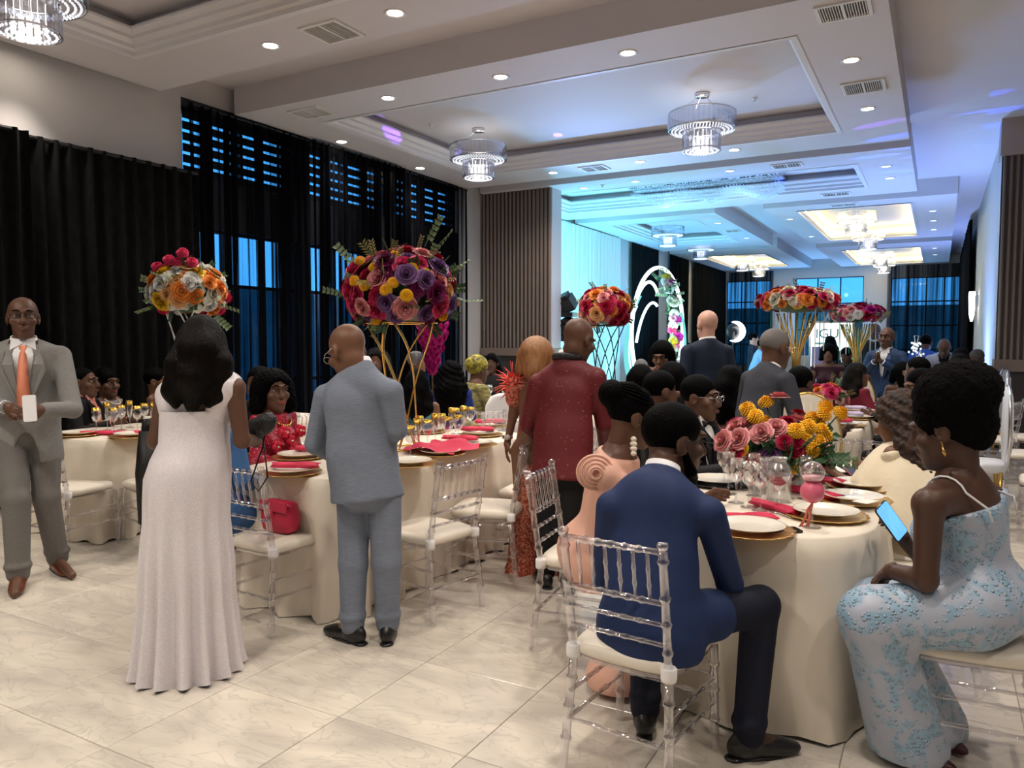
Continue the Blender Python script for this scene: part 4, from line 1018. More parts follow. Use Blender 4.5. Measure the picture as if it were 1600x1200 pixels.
# tables under floor-length cloths
def rrect(w, d, r, n=72):
    out = []
    per = 2 * (w - 2 * r) + 2 * (d - 2 * r) + 2 * math.pi * r
    segs = []
    corners = [(w / 2 - r, d / 2 - r, 0), (-w / 2 + r, d / 2 - r, 90), (-w / 2 + r, -d / 2 + r, 180), (w / 2 - r, -d / 2 + r, 270)]
    for i, (cx, cy, a0) in enumerate(corners):
        for k in range(9):
            a = math.radians(a0 + 90 * k / 8); out.append((cx + r * math.cos(a), cy + r * math.sin(a)))
        nx = corners[(i + 1) % 4]; a1 = math.radians(nx[2]); p0 = out[-1]; p1 = (nx[0] + r * math.cos(a1), nx[1] + r * math.sin(a1)); L = math.dist(p0, p1); m = max(2, int(L / .05))
        for k in range(1, m): out.append((p0[0] + (p1[0] - p0[0]) * k / m, p0[1] + (p1[1] - p0[1]) * k / m))
    return out
TABLE_Z = .768
def table(x, y, w, d, rnd, lab_table, lab_cloth, seed=1, folds=None, clm=None, cr=.16):
    t = thing('banquet_table', lab_table, 'table', (x, y, 0), 0, 'banquet tables')
    if rnd: base = [(w / 2 * math.cos(a), w / 2 * math.sin(a)) for a in np.linspace(0, 2 * math.pi, 145)[:-1]]
    else: base = rrect(w, d, cr)
    sc = .97
    MB().rings([[(px * sc, py * sc, z) for px, py in base] for z in (.725, .757)]).build('table_top', mat('plywood', (.35, .24, .14), .6), t)
    for sx in (-1, 1):
        for sy in (-1, 1): MB().tube([(sx * w * .3, sy * d * .3, 0), (sx * w * .28, sy * d * .28, .725)], .016).build('leg', BLACKM, t)
    rr = random.Random(seed); N = len(base); per = sum(math.dist(base[i], base[(i + 1) % N]) for i in range(N)); nf = folds or int(per / .26)
    ph = [rr.uniform(-.8, .8) for _ in range(nf)]; am = [rr.uniform(.5, 1.25) for _ in range(nf)]
    rows = [[(px * f, py * f, TABLE_Z) for px, py in base] for f in (.02, .6, .985)] + [[(px * 1.0, py * 1.0, TABLE_Z - .006) for px, py in base]]
    for i in range(1, 12):
        q = i / 11; z = TABLE_Z - .02 - (TABLE_Z - .028) * q; row = []
        for j, (px, py) in enumerate(base):
            u = j / N * nf; k = int(u) % nf; fr = u % 1; a = am[k] * (1 - fr) + am[(k + 1) % nf] * fr; p_ = ph[k] * (1 - fr) + ph[(k + 1) % nf] * fr
            wv = (math.cos(2 * math.pi * u + p_) * .5 + .5) ** 1.5; off = .010 + a * .075 * wv * q ** .85 + .012 * q; L = math.hypot(px, py) or 1
            # outward normal of the outline
            p0, p1 = base[j - 1], base[(j + 1) % N]; nx, ny = p1[1] - p0[1], p0[0] - p1[0]; nl = math.hypot(nx, ny) or 1
            row.append((px + nx / nl * off, py + ny / nl * off, max(.004, z + (.012 * math.sin(7 * u) if i == 11 else 0))))
        rows.append(row)
    c = tag(MB().rings(rows, cap=False).build('tablecloth', clm or LINEN, None, True, (x, y, 0)), lab_cloth, 'tablecloth', 'table cloths')
    return t
T1 = (-5.87, 4.62); T2 = (-3.19, 4.25); T3 = (-.635, 4.07); T4 = (-1.02, 8.05)
table(*T1, .86, 2.4, False, 'long banquet table in front of the black velvet drapes', 'ivory satin cloth on the table in front of the black velvet drapes', 1)
table(*T2, .80, 2.34, False, 'long banquet table behind the man in the blue-grey suit', 'ivory satin cloth on the table behind the man in the blue-grey suit', 2)
table(*T3, .88, 2.12, False, 'long banquet table at the front right beside the bearded man in navy', 'ivory satin cloth on the front right table beside the bearded man', 3, None, None, .40)
table(*T4, .95, 2.5, False, 'long banquet table beyond the front right one', 'ivory satin cloth on the table beyond the front right one', 4)
T5 = tuple(at(735, 640, 9.2)[:2]); T6 = tuple(at(946, 620, 8.2)[:2]); T7 = tuple(at(1300, 600, 12.0)[:2]); T8 = tuple(at(1462, 590, 10.4)[:2]); T9 = tuple(at(1405, 625, 8.9)[:2])
table(*T5, 1.2, 1.2, True, 'round banquet table by the slatted pier', 'ivory cloth on the front right table by the slatted pier', 5)
table(*T6, 1.1, 1.1, True, 'round banquet table below the flowers on black rods', 'ivory cloth on the front right table below the flowers on black rods', 6)
table(*T7, 2.2, .8, False, 'head table under the tall gold flower stands', 'pale cloth on the head table under the tall gold flower stands', 7)
table(*T8, 1.1, 1.1, True, 'round table in the far right corner', 'white cloth on the front right table in the far right corner', 8)

# chairs, each turned to its table
chair(-3.12, 3.0, -.06, 'clear chair holding the pink handbag, beside the woman in the white gown')
chair(-2.50, 3.52, 1.40, 'clear empty chair just right of the man in the blue-grey suit'); chair(-2.50, 4.18, 1.85, 'clear empty chair turned sideways, second from the man in the blue-grey suit'); chair(-2.50, 4.80, 1.70, 'clear empty chair by the hand with the wristwatch'); chair(-2.52, 5.3, 1.6, 'clear chair at the far end of the middle table')
chair(-.90, 2.60, -.10, 'clear chair under the bearded man in the navy jacket')
chair(-1.50, 3.50, -1.45, 'clear chair under the woman in the peach dress')
chair(.12, 3.19, 1.60, 'clear chair under the woman in the light blue lace dress')
chair(-.07, 3.90, 1.7, 'clear empty chair between the front right table and the woman in blue lace')
chair(-.50, 5.26, 3.0, 'clear chair at the back of the front right table beside the cream cape')
chair(-5.50, 3.30, .15, 'clear chair with ivory cushion behind the legs of the man in the grey suit')
chair(-5.12, 3.72, 1.35, 'clear chair with the black jacket hung over it')
chair(-5.1, 5.1, 1.5, 'clear chair at the far side of the left table')
_p = at(755, 640, 7.3); chair(_p[0], _p[1], .6, 'clear chair behind the tall glasses of the middle table'); _p = at(790, 655, 6.6); chair(_p[0], _p[1], .5, 'clear chair in front of the white chair cover')
chair(-4.0, 4.1, -1.5, 'clear chair under the woman in the red dress'); chair(-3.75, 3.15, -.9, 'clear chair under the seated woman in denim blue')
for k, (px, py, yw_) in enumerate(((1580, 775, 1.7), (1592, 740, 1.75), (1600, 815, 1.5), (1525, 742, 1.2))):
    p = onz(px, py, 0.0) if k != 2 else onz(1612, 830); chair(p[0] + .1, p[1] - .2, yw_, ['clear empty chair nearest the charcoal base of the right pier', 'clear empty chair behind the other two at the right edge', 'clear empty chair in front at the right edge', 'clear chair behind the oval white chairs on the right'][k])
_p = at(1352, 700, 7.1); chair(_p[0] + .25, _p[1], 1.6, 'clear chair at the table with the lilac napkins')
for k, (px, D, yw_, m) in enumerate(((1328, 9.2, .3, 'ivory'), (1408, 7.7, .8, 'ivory'), (1541, 9.4, 1.5, 'white'), (1528, 6.6, 1.6, 'white'), (1432, 11.0, .1, 'white'), (1455, 10.8, .0, 'white'), (1540, 10.4, 1.2, 'white'), (1257, 5.75, .25, 'ivory'), (1040, 9.0, .4, 'ivory'))):
    p = at(px, 600, D); oval_chair(p[0], p[1], yw_, ['ivory oval-backed chair behind the woman in the burgundy jacket', 'ivory oval-backed chair behind the bald seated man', 'white oval-backed chair beside the right pier', 'white oval-backed chair behind the woman in blue lace', 'white oval-backed chair left of the man in the pale jacket', 'white oval-backed chair in front of the man in the pale jacket', 'white oval-backed chair of the man in the cap', 'ivory oval-backed chair beside the man in the charcoal suit', 'ivory oval-backed chair by the woman bending over'][k], m)
# white spandex-covered chair behind the middle table
p = at(792, 625, 7.6); t = thing('covered_chair', 'chair in a white stretch cover by the woman with feathers', 'chair', (p[0], p[1], 0), .5)
MB().rings([[(x * a_, y * a_ + dy, z) for x, y in SEATP] for a_, dy, z in ((1.15, 0, .01), (1.05, 0, .2), (1.0, 0, .44), (.95, -.02, .50))]).build('seat_cover', WHITEC, t, True)
MB().rings([[(x * w_, -.2 + y * .18 - .04 * q, z) for x, y in SEATP] for w_, q, z in ((1.0, 0, .42), (1.1, .4, .7), (1.05, .8, .88), (.8, 1, .97), (.4, 1, 1.0))]).build('back_cover', WHITEC, t, True)

# ------------------------------------------------------------------ table ware
GOLDP = mat('gold_charger', (.72, .47, .17), .28, metal=.9, bump=(30, .3)); CHINA = mat('cream_china', (.80, .76, .66), .22, coat=.4); BLACKP = mat('black_plate', (.012, .012, .013), .2); PINKN = mat('pink_napkin', (.62, .028, .085), .7, bump=(60, .1)); LILAC = mat('lilac_napkin', (.50, .42, .60), .7); GOLDRIM = mat('gold_rim', (.78, .48, .08), .2, metal=.85); CARD = mat('menu_card', (.82, .76, .70), .6)
chg = []
for r, z in ((.001, .0), (.10, .0), (.155, .008), (.168, .013), (.168, .016), (.15, .012), (.10, .005), (.001, .005)): chg.append([((r + (.004 * math.cos(22 * a) if r > .16 else 0)) * math.cos(a), (r + (.004 * math.cos(22 * a) if r > .16 else 0)) * math.sin(a), z) for a in np.linspace(0, 2 * math.pi, 89)[:-1]])
CHG_ME = MB().rings(chg).mesh('charger_plate', GOLDP, True); CHB_ME = MB().rings(chg).mesh('charger_plate', BLACKP, True)
PLATE_ME = MB().lathe([(.001, 0), (.075, 0), (.085, .004), (.128, .018), (.133, .020), (.133, .023), (.126, .021), (.084, .009), (.07, .007), (.001, .007)], 48).mesh('dinner_plate', CHINA, True)
def napkin_mesh(m):
    rows = []
    for i, (x, w, h) in enumerate(((-.13, .030, .014), (-.08, .026, .016), (-.02, .018, .016), (0, .013, .014), (.02, .020, .017), (.06, .035, .018), (.10, .048, .016), (.12, .05, .012))): rows.append([(x + .01 * math.sin(3 * a), w * math.cos(a) * (1 + .12 * math.sin(5 * a)), .016 + h * math.sin(a) * (1 + .15 * math.cos(4 * a))) for a in np.linspace(0, 2 * math.pi, 21)[:-1]])
    return MB().rings(rows).mesh('napkin', m, True)
NAP_ME = napkin_mesh(PINKN); NAPL_ME = napkin_mesh(LILAC)
GP = [(.001, 0), (.036, .001), (.038, .003), (.012, .007), (.0045, .014), (.004, .085), (.008, .095), (.026, .112), (.036, .140), (.037, .165), (.030, .205), (.0285, .205), (.0355, .165), (.0345, .141), (.024, .114), (.003, .100), (.001, .100)]
GLASS_ME = MB().lathe(GP, 24).mesh('bowl', GLASS, True); RIM_ME = MB().lathe([(.0342, .185), (.0305, .2065), (.0288, .2065), (.0335, .185)], 24, cap=False).mesh('gold_rim', GOLDRIM, True)
FP = [(.001, 0), (.030, .001), (.032, .003), (.009, .007), (.004, .014), (.004, .075), (.013, .09), (.024, .14), (.027, .20), (.026, .228), (.0245, .228), (.0255, .20), (.022, .14), (.011, .093), (.001, .088)]
FLUTE_ME = MB().lathe(FP, 20).mesh('bowl', GLASS, True); FRIM_ME = MB().lathe([(.0277, .19), (.0265, .23), (.0245, .23), (.0265, .19)], 20, cap=False).mesh('gold_rim', GOLDRIM, True)
TUMB_ME = MB().lathe([(.001, 0), (.032, 0), (.036, .005), (.040, .10), (.0385, .10), (.034, .008), (.001, .006)], 24).mesh('tumbler', GLASS, True)
WORDS = ['first', 'second', 'third', 'fourth', 'fifth', 'sixth', 'seventh', 'eighth', 'ninth', 'tenth', 'eleventh', 'twelfth', 'thirteenth', 'fourteenth', 'fifteenth', 'sixteenth']
def setting(px, py, where, yaw=0, z=TABLE_Z, napkin=True, dark=False, nap=(0, 0), nm=None, plate=True):
    p = onz(px, py, z); p[2] = z + .001
    tag(link('charger_plate', CHB_ME if dark else CHG_ME, None, tuple(p)), ('black' if dark else 'gold scalloped') + ' charger plate ' + where, 'plate', 'charger plates')
    if plate: tag(link('dinner_plate', PLATE_ME, None, (p[0], p[1], p[2] + .0135)), 'cream dinner plate ' + where, 'plate', 'dinner plates')
    if napkin: tag(link('napkin', nm or NAP_ME, None, (p[0] + nap[0], p[1] + nap[1], p[2] + (.034 if abs(nap[0]) + abs(nap[1]) < .16 else .002)), yaw), ('lilac' if nm is NAPL_ME else 'pink') + ' knotted napkin ' + where, 'napkin', 'napkins')
def glasses(pts, where, gold=True, kind='wine'):
    pts = sorted(pts)
    for k, (px, py) in enumerate(pts):
        p = onz(px, py, TABLE_Z); fl = kind == 'mix' and k % 3 == 1
        t = thing('wine_glass' if not fl else 'champagne_flute', '%s %s %s, %s from the left' % ('gold-rimmed' if gold else 'clear', 'champagne flute' if fl else 'wine glass', where, WORDS[k]), 'glass', (p[0], p[1], TABLE_Z + .001), 0, 'stemmed glasses ' + where)
        link('bowl', FLUTE_ME if fl else GLASS_ME, t)
        if gold: link('gold_rim', FRIM_ME if fl else RIM_ME, t)
# middle table
setting(455, 741, 'at the near left corner of the middle table', .5, nap=(.02, .02)); setting(467, 716, 'in front of the woman in the red dress', .4, nap=(.03, .12))
setting(740, 697, 'at the right side of the middle table', .3, nap=(-.12, .02)); setting(752, 681, 'second on the right side of the middle table', .5, nap=(-.05, .03)); setting(764, 668, 'at the far right of the middle table', .6, nap=(0, .03)); setting(688, 711, 'under the opened pink napkin', .3, napkin=False); setting(640, 727, 'just right of the blue-grey suit', .3, napkin=False); setting(665, 676, 'with a yellow dish at the far left of the middle table', 0, napkin=False)
p = onz(690, 706, TABLE_Z); rows = []
for i in range(15):
    row = []
    for j in range(15):
        u, v = i / 14 - .5, j / 14 - .5; row.append((u * .42 + .03 * math.sin(9 * v), v * .42 + .02 * math.sin(8 * u), .046 + .045 * max(0, math.sin(7 * u + 2 * v) * math.cos(6 * v - 1)) + .025 * math.exp(-20 * (u * u + v * v)) - .03 * max(abs(u), abs(v))))
    rows.append(row)
tag(MB().rings(rows, cap=False, closed=False).build('opened_napkin', PINKN, None, True, (p[0], p[1], p[2] - .002)), 'large opened pink napkin lying over a plate on the middle table', 'napkin')
glasses([(641, 716), (652, 708), (668, 703), (680, 697), (690, 690), (700, 697), (706, 684), (716, 693), (724, 680), (735, 676), (655, 695), (712, 678)], 'on the middle table', True, 'mix')
# left table
setting(207, 683, 'at the right of the left table', .4, nap=(-.13, .07)); setting(122, 681, 'beside the man in the grey suit', .6, nap=(.10, .10)); setting(235, 658, 'at the far side of the left table', .4, napkin=False, dark=True); setting(150, 662, 'in front of the woman with pearls', .3, napkin=False)
glasses([(151, 678), (168, 672), (178, 678), (190, 672), (203, 668), (215, 674), (226, 668), (240, 672)], 'on the left table', True, 'mix')
# round table
setting(1172, 832, 'in front of the bearded man in navy', .5, nap=(-.06, .18)); setting(1290, 808, 'beside the pink balloon glass', -.6, nap=(-.21, .02)); setting(1332, 784, 'nearest the phone of the woman in blue lace', -.5, nap=(-.17, .04)); setting(1345, 763, 'in front of the empty chair at the front right table', -.2, nap=(-.20, .05)); setting(1316, 742, 'under the red phone at the back of the front right table', 0, napkin=False, dark=True); setting(1120, 757, 'dark, behind the bearded man', .4, napkin=False, dark=True)
glasses([(1138, 772), (1150, 786), (1158, 766), (1170, 793), (1178, 775), (1188, 798), (1196, 784), (1131, 760), (1166, 757), (1258, 780), (1250, 764)], 'on the front right table', False)
t = thing('martini_glass', 'martini glass with red drink on the front right table', 'glass', tuple(onz(1216, 800, TABLE_Z + .001)))
MB().lathe([(.001, 0), (.038, .001), (.039, .003), (.006, .008), (.004, .09), (.062, .165), (.060, .166), (.003, .095), (.001, .095)], 24).build('bowl', GLASS, t, True); MB().lathe([(.001, .098), (.003, .098), (.036, .134), (.001, .134)], 20).build('drink', mat('red_drink', (.35, .05, .06), .1), t, True)
t = thing('glass_jar', 'tall frosted glass jar in front of the front right table flowers', 'jar', tuple(onz(1216, 783, TABLE_Z + .001)))
MB().lathe([(.001, 0), (.050, .001), (.056, .01), (.057, .14), (.052, .165), (.037, .18), (.036, .195), (.043, .203), (.041, .205), (.033, .195), (.034, .18), (.050, .163), (.054, .14), (.053, .012), (.001, .008)], 28).build('jar_body', clear('frosted_glass', (.86, .86, .86), .25, .22, .6), t, True)
t = thing('balloon_glass', 'glass with two stacked bubbles and pink drink, tied with coral ribbon', 'glass', tuple(onz(1268, 824, TABLE_Z + .001)))
MB().lathe([(.001, 0), (.036, .001), (.037, .003), (.008, .008), (.0045, .02), (.0045, .10)], 20).build('stem', GLASS, t, True); MB().ell((0, 0, .145), (.047, .047, .047), 24, 14).build('lower_bubble', mat('pink_drink', (.80, .16, .26), .08, spec=.6), t, True); MB().ell((0, 0, .222), (.046, .046, .044), 24, 14).build('upper_bubble', GLASS, t, True); MB().lathe([(.001, .181), (.035, .192), (.044, .21), (.001, .212)], 20).build('drink', mat('pale_pink_drink', (.80, .42, .45), .1), t, True)
rb = mat('coral_ribbon', (.80, .20, .14), .5)
for k in range(2):      # two flat tails and two small loops
    e_ = _RT * (-.02 - .022 * k); pts = [A_((0, 0, .104)) - _FW * .008, A_((0, 0, .075)) + e_ * .5 - _FW * .012, A_((0, 0, .04)) + e_ * .75 - _FW * .014, A_((0, 0, .006)) + e_ * 1.25 - _FW * .02]
    MB().rings([[p_ - _RT * w_, p_ - _FW * .001, p_ + _RT * w_, p_ + _FW * .001] for p_, w_ in zip(pts, (.003, .006, .005, .008))]).build('ribbon', rb, t, True)
    MB().tube([A_((0, 0, .104)) + _RT * (2 * k - 1) * .016 * math.sin(a) - _FW * (.008 + .004 * math.cos(a)) + A_((0, 0, .008 * (1 - math.cos(a)))) for a in np.linspace(0, 3.14, 8)], .003, 6).build('ribbon_loop', rb, t, True)
PHONEB = mat('phone_black', (.01, .01, .012), .12, spec=.7); PHONER = mat('phone_red', (.45, .02, .04), .3)
def phone(name, M, label, body=PHONEB, screen=None):
    t = thing(name, label, 'phone'); t.matrix_world = M
    MB().rings([[(x * a_, y * a_, z) for x, y in rrect(.074, .150, .012)] for a_, z in ((.96, 0), (1, .002), (1, .007), (.97, .0085))]).build('phone_body', body, t, True)
    MB().rings([[(x, y, z) for x, y in rrect(.068, .142, .009)] for z in (.0085, .0092)]).build('screen', screen or PHONEB, t)
    return t
p = onz(1221, 830, TABLE_Z + .001); phone('phone', Matrix.Translation(p) @ Matrix.Rotation(-.95, 4, 'Z'), 'black phone lying on the front right table edge')
p = onz(1333, 738, TABLE_Z + .04); phone('phone', Matrix.Translation(p) @ Matrix.Rotation(.5, 4, 'Z') @ Matrix.Rotation(.18, 4, 'X'), 'phone in a red case on the black plate', PHONER)
for k, (px, py, a) in enumerate(((1236, 806, .7), (1352, 797, -.4))):
    p = onz(px, py, TABLE_Z); o = tag(MB().box((-.035, -.05, 0), (.035, .05, .002)).build('menu_card', CARD, None, False, (p[0], p[1], TABLE_Z + (.004 if k == 0 else .0385))), ['ivory card on a napkin by the balloon glass', 'pink edged card on the plate near the phone'][k], 'card'); o.rotation_euler = (0, 0, a)
# table with lilac napkins
for k, (px, py) in enumerate(((1322, 666), (1340, 655), (1345, 645), (1350, 637))):
    setting(px, py, 'at the table beyond the front right one, %s from the front' % WORDS[k], .2, nap=(-.08, .04), nm=NAPL_ME if k in (1, 2) else NAP_ME)
glasses([(1300, 640), (1310, 634), (1290, 636), (1318, 640)], 'on the table beyond the front right one', False)
def far_glasses(c, n, where, seed):
    r = random.Random(seed); pts = []
    for k in range(n):
        a = 2 * math.pi * k / n; p = (c[0] + r.uniform(.2, .55) * math.cos(a), c[1] + r.uniform(.1, .35) * math.sin(a))
        pts.append(proj((p[0], p[1], TABLE_Z))[:2])
    glasses(pts, where, False)
far_glasses(T8, 9, 'on the far right corner table', 3); far_glasses(T7, 10, 'on the head table', 4); far_glasses(T6, 6, 'on the table below the flowers on black rods', 5); far_glasses(T5, 6, 'on the table by the slatted pier', 6)
p = (T7[0] - .35, T7[1] - .2, TABLE_Z); tag(MB().rings([[(x * a_, y * a_, z) for x, y in rrect(.34, .16, .04)] for a_, z in ((1, .0), (.9, .05), (.5, .13), (.08, .17))]).build('folded_napkin', PINKN, None, True, p), 'red folded napkin standing on the head table', 'napkin')
p = onz(668, 672, TABLE_Z); tag(MB().lathe([(.001, 0), (.05, 0), (.075, .02), (.07, .026), (.001, .022)], 24).build('dish', mat('yellow_dish', (.75, .55, .10), .4), None, True, (p[0], p[1], TABLE_Z + .040)), 'yellow dish on a plate at the middle table', 'dish')
# pink handbag on the chair
t = thing('handbag', 'pink structured handbag on the clear chair', 'handbag', (-3.11, 3.0, .476), -.06)
PINKB = mat('pink_leather', (.55, .02, .065), .45, bump=(80, .1))
rows = []
for z, w_, d_ in ((0, .085, .04), (.012, .11, .052), (.06, .125, .055), (.12, .122, .05), (.16, .112, .04), (.168, .10, .03)): rows.append([(w_ * math.copysign(abs(math.cos(a)) ** .5, math.cos(a)), d_ * math.copysign(abs(math.sin(a)) ** .6, math.sin(a)), z) for a in np.linspace(0, 2 * math.pi, 33)[:-1]])
MB().rings(rows).build('bag_body', PINKB, t, True)
MB().box((-.105, -.056, .115), (.105, -.046, .172)).build('flap', PINKB, t); MB().tube([(-.105, -.057, .116), (.105, -.057, .116)], .0022, 5).build('seam', BLACKM, t); MB().box((-.01, -.060, .10), (.01, -.055, .125)).build('clasp', PINKB, t)
# black jacket hung on a chair of the left table
t = thing('hung_jacket', 'black leather jacket hung over a chair behind the white gown', 'jacket', (-5.02, 3.66, 0), 1.35)
F = [[(x * w_ * 1.0, -.27 + y * d_ + .06 * q, z + .02 * math.sin(9 * x + 14 * y)) for x, y in SEATP] for w_, d_, q, z in ((1.25, .42, 0, .16), (1.2, .45, .1, .45), (1.15, .5, .1, .75), (1.05, .45, .2, .93), (.7, .3, .3, .955))]
MB().rings(F).build('jacket_body', mat('black_leather', (.009, .009, .010), .5, bump=(12, .3)), t, True)
for sx in (-1, 1): MB().tube([(sx * .2, -.30, .88), (sx * .25, -.33, .6), (sx * .24, -.31, .25)], [.06, .055, .045], 12).build('sleeve', MATS['black_leather'], t, True)
# ------------------------------------------------------------------ the guests
def yw(px, a):
    """heading for a person seen at column px: 0 looks away from the viewer, 90 to the left, 180 at the viewer"""
    d = _ray(px, 600); return math.atan2(-d[0], d[1]) + math.radians(a)
def fit(hx, hy, D, a, mode='stand', it=5, H=None, **kw):
    """pose whose head stands at pixel (hx, hy) and depth D"""
    kw['yaw'] = yw(hx, a); tgt = at(hx, hy, D); pos = tgt.copy(); H = H or 1.7
    for _ in range(it):
        J = pose(pos, mode=mode, H=H, **kw); e = tgt - J['head']
        pos = pos + A(e[0], e[1], 0); H = min(2.05, max(1.35, H * (1 + e[2] / (J['head'][2] - (0 if mode == 'stand' else .5)) * (1 if mode == 'stand' else .9))))
    return pose(pos, mode=mode, H=H, **kw)
def put(J, **px):
    """move joints to (pixel x, pixel y, depth)"""
    for k, v in px.items(): J[k] = at(*v)
    return J
def world_of(org): return A(*org)
GREY = cloth('grey_check', (.205, .200, .190), .75, (.245, .24, .23), 60, .1, (1, 1, 6), (90, .12)); GREYT = cloth('grey_trousers', (.135, .128, .118), .75, (.16, .15, .14), 60, .1, (1, 1, 6)); PEACHT = cloth('peach_tie', (.78, .27, .16), .45)
BLUEG = cloth('blue_grey', (.165, .195, .255), .75, (.205, .235, .295), 40, .12, (.6, .6, 9), (90, .12)); NAVY = cloth('navy_jacket', (.010, .024, .085), .7, (.014, .030, .10), 8, .2); NAVYT = cloth('navy_trousers', (.006, .008, .020), .75); BLACKC = cloth('black_cloth', (.006, .006, .008), .75); TUX = cloth('tuxedo', (.007, .008, .012), .6); DNAVY = cloth('dark_navy', (.008, .016, .040), .7); CHARS = cloth('charcoal_suit', (.032, .036, .050), .75, (.042, .046, .06), 30, .2); MAROON = cloth('maroon_suit', (.030, .007, .016), .7); BURG2 = cloth('burgundy_jacket', (.16, .010, .030), .7); PALEJ = cloth('pale_grey_jacket', (.42, .45, .52), .75); PALEB = cloth('pale_blue_shirt', (.22, .42, .70), .8); ROYAL = cloth('royal_blue', (.008, .028, .20), .6); MICN = cloth('mic_navy', (.022, .050, .125), .7)
def sparkle(name, col, col2, sc, thr, em=None, rough=.4, bump=.3, metal=.0):
    """cloth with sequins: small bright flecks in a darker ground"""
    m, nt, b = _nt(name); tc = nt.nodes.new('ShaderNodeTexCoord'); v = nt.nodes.new('ShaderNodeTexVoronoi'); v.inputs['Scale'].default_value = sc
    nt.links.new(tc.outputs['Object'], v.inputs['Vector']); sx = nt.nodes.new('ShaderNodeSeparateColor'); nt.links.new(v.outputs['Color'], sx.inputs[0])
    r = nt.nodes.new('ShaderNodeValToRGB'); r.color_ramp.interpolation = 'LINEAR'; r.color_ramp.elements[0].position = thr - .003; r.color_ramp.elements[1].position = min(1, thr + .002); r.color_ramp.elements[0].color = (*col, 1); r.color_ramp.elements[1].color = (*col2, 1)
    nt.links.new(sx.outputs[0], r.inputs[0]); nt.links.new(r.outputs[0], b.inputs['Base Color']); b.inputs['Roughness'].default_value = rough; b.inputs['Metallic'].default_value = metal
    bp = nt.nodes.new('ShaderNodeBump'); bp.inputs['Strength'].default_value = bump; bp.inputs['Distance'].default_value = .004; nt.links.new(sx.outputs[1], bp.inputs['Height']); nt.links.new(bp.outputs[0], b.inputs['Normal']); MATS[name] = m
    return m
BURG = sparkle('burgundy_brocade', (.125, .004, .010), (.60, .36, .30), 260, .996, bump=.2, rough=.6); WHITEG = sparkle('white_shimmer', (.70, .655, .69), (.80, .76, .77), 420, .6, rough=.36, bump=.22, metal=.1); ORANGE = sparkle('orange_brocade', (.36, .055, .025), (.62, .24, .15), 110, .55, rough=.5); LACE = None
def lace():
    m, nt, b = _nt('blue_lace'); tc = nt.nodes.new('ShaderNodeTexCoord'); n1 = nt.nodes.new('ShaderNodeTexNoise'); n1.inputs['Scale'].default_value = 9; n1.inputs['Detail'].default_value = 3; n1.inputs['Distortion'].default_value = 1.5
    n2 = nt.nodes.new('ShaderNodeTexVoronoi'); n2.inputs['Scale'].default_value = 75; n2.feature = 'F1'
    for n in (n1, n2): nt.links.new(tc.outputs['Object'], n.inputs['Vector'])
    r = nt.nodes.new('ShaderNodeValToRGB'); e = r.color_ramp.elements; e[0].position = .44; e[0].color = (.42, .46, .56, 1); e[1].position = .58; e[1].color = (.27, .43, .58, 1)
    nt.links.new(n1.outputs['Fac'], r.inputs[0])
    r2 = nt.nodes.new('ShaderNodeValToRGB'); r2.color_ramp.elements[0].position = .12; r2.color_ramp.elements[0].color = (1, 1, 1, 1); r2.color_ramp.elements[1].position = .45; r2.color_ramp.elements[1].color = (0, 0, 0, 1); nt.links.new(n2.outputs['Distance'], r2.inputs[0])
    mk = nt.nodes.new('ShaderNodeMath'); mk.operation = 'MULTIPLY'; rr = nt.nodes.new('ShaderNodeValToRGB'); rr.color_ramp.elements[0].position = .44; rr.color_ramp.elements[1].position = .56; nt.links.new(n1.outputs['Fac'], rr.inputs[0]); nt.links.new(rr.outputs[0], mk.inputs[0]); nt.links.new(r2.outputs[0], mk.inputs[1])
    mx = nt.nodes.new('ShaderNodeMix'); mx.data_type = 'RGBA'; mx.inputs[7].default_value = (.56, .72, .84, 1); nt.links.new(mk.outputs[0], mx.inputs[0]); nt.links.new(r.outputs[0], mx.inputs[6]); nt.links.new(mx.outputs[2], b.inputs['Base Color'])
    bp = nt.nodes.new('ShaderNodeBump'); bp.inputs['Strength'].default_value = .9; bp.inputs['Distance'].default_value = .012; nt.links.new(mk.outputs[0], bp.inputs['Height']); nt.links.new(bp.outputs[0], b.inputs['Normal']); b.inputs['Roughness'].default_value = .4
    return m
LACE = lace(); PEACH = cloth('peach_satin', (.74, .42, .32), .5, bump=(10, .12)); CREAM = cloth('cream_cape', (.80, .70, .52), .55); REDS = sparkle('red_sequin', (.38, .006, .028), (.75, .20, .28), 120, .9, rough=.35); SILK = cloth('silver_silk', (.36, .32, .33), .35); DENIM = cloth('denim_blue', (.035, .105, .26), .8, (.055, .15, .34), 7, .2); TEALR = cloth('teal_ruffle', (.03, .14, .29), .5, (.10, .28, .46), 16, .15, bump=(22, .8)); GREENG = cloth('green_gold', (.12, .11, .03), .4, (.46, .40, .16), 12, .2, (1, 1, 3), (20, .6)); WRAPM = cloth('green_wrap', (.05, .045, .01), .5, (.42, .36, .05), 18, .12)
HAIR['wrapg'] = WRAPM; HAIR['cap'] = cloth('cap_grey', (.07, .065, .06), .8)
PINKSQ = sparkle('pink_sequin', (.30, .09, .10), (.8, .5, .5), 130, .7)

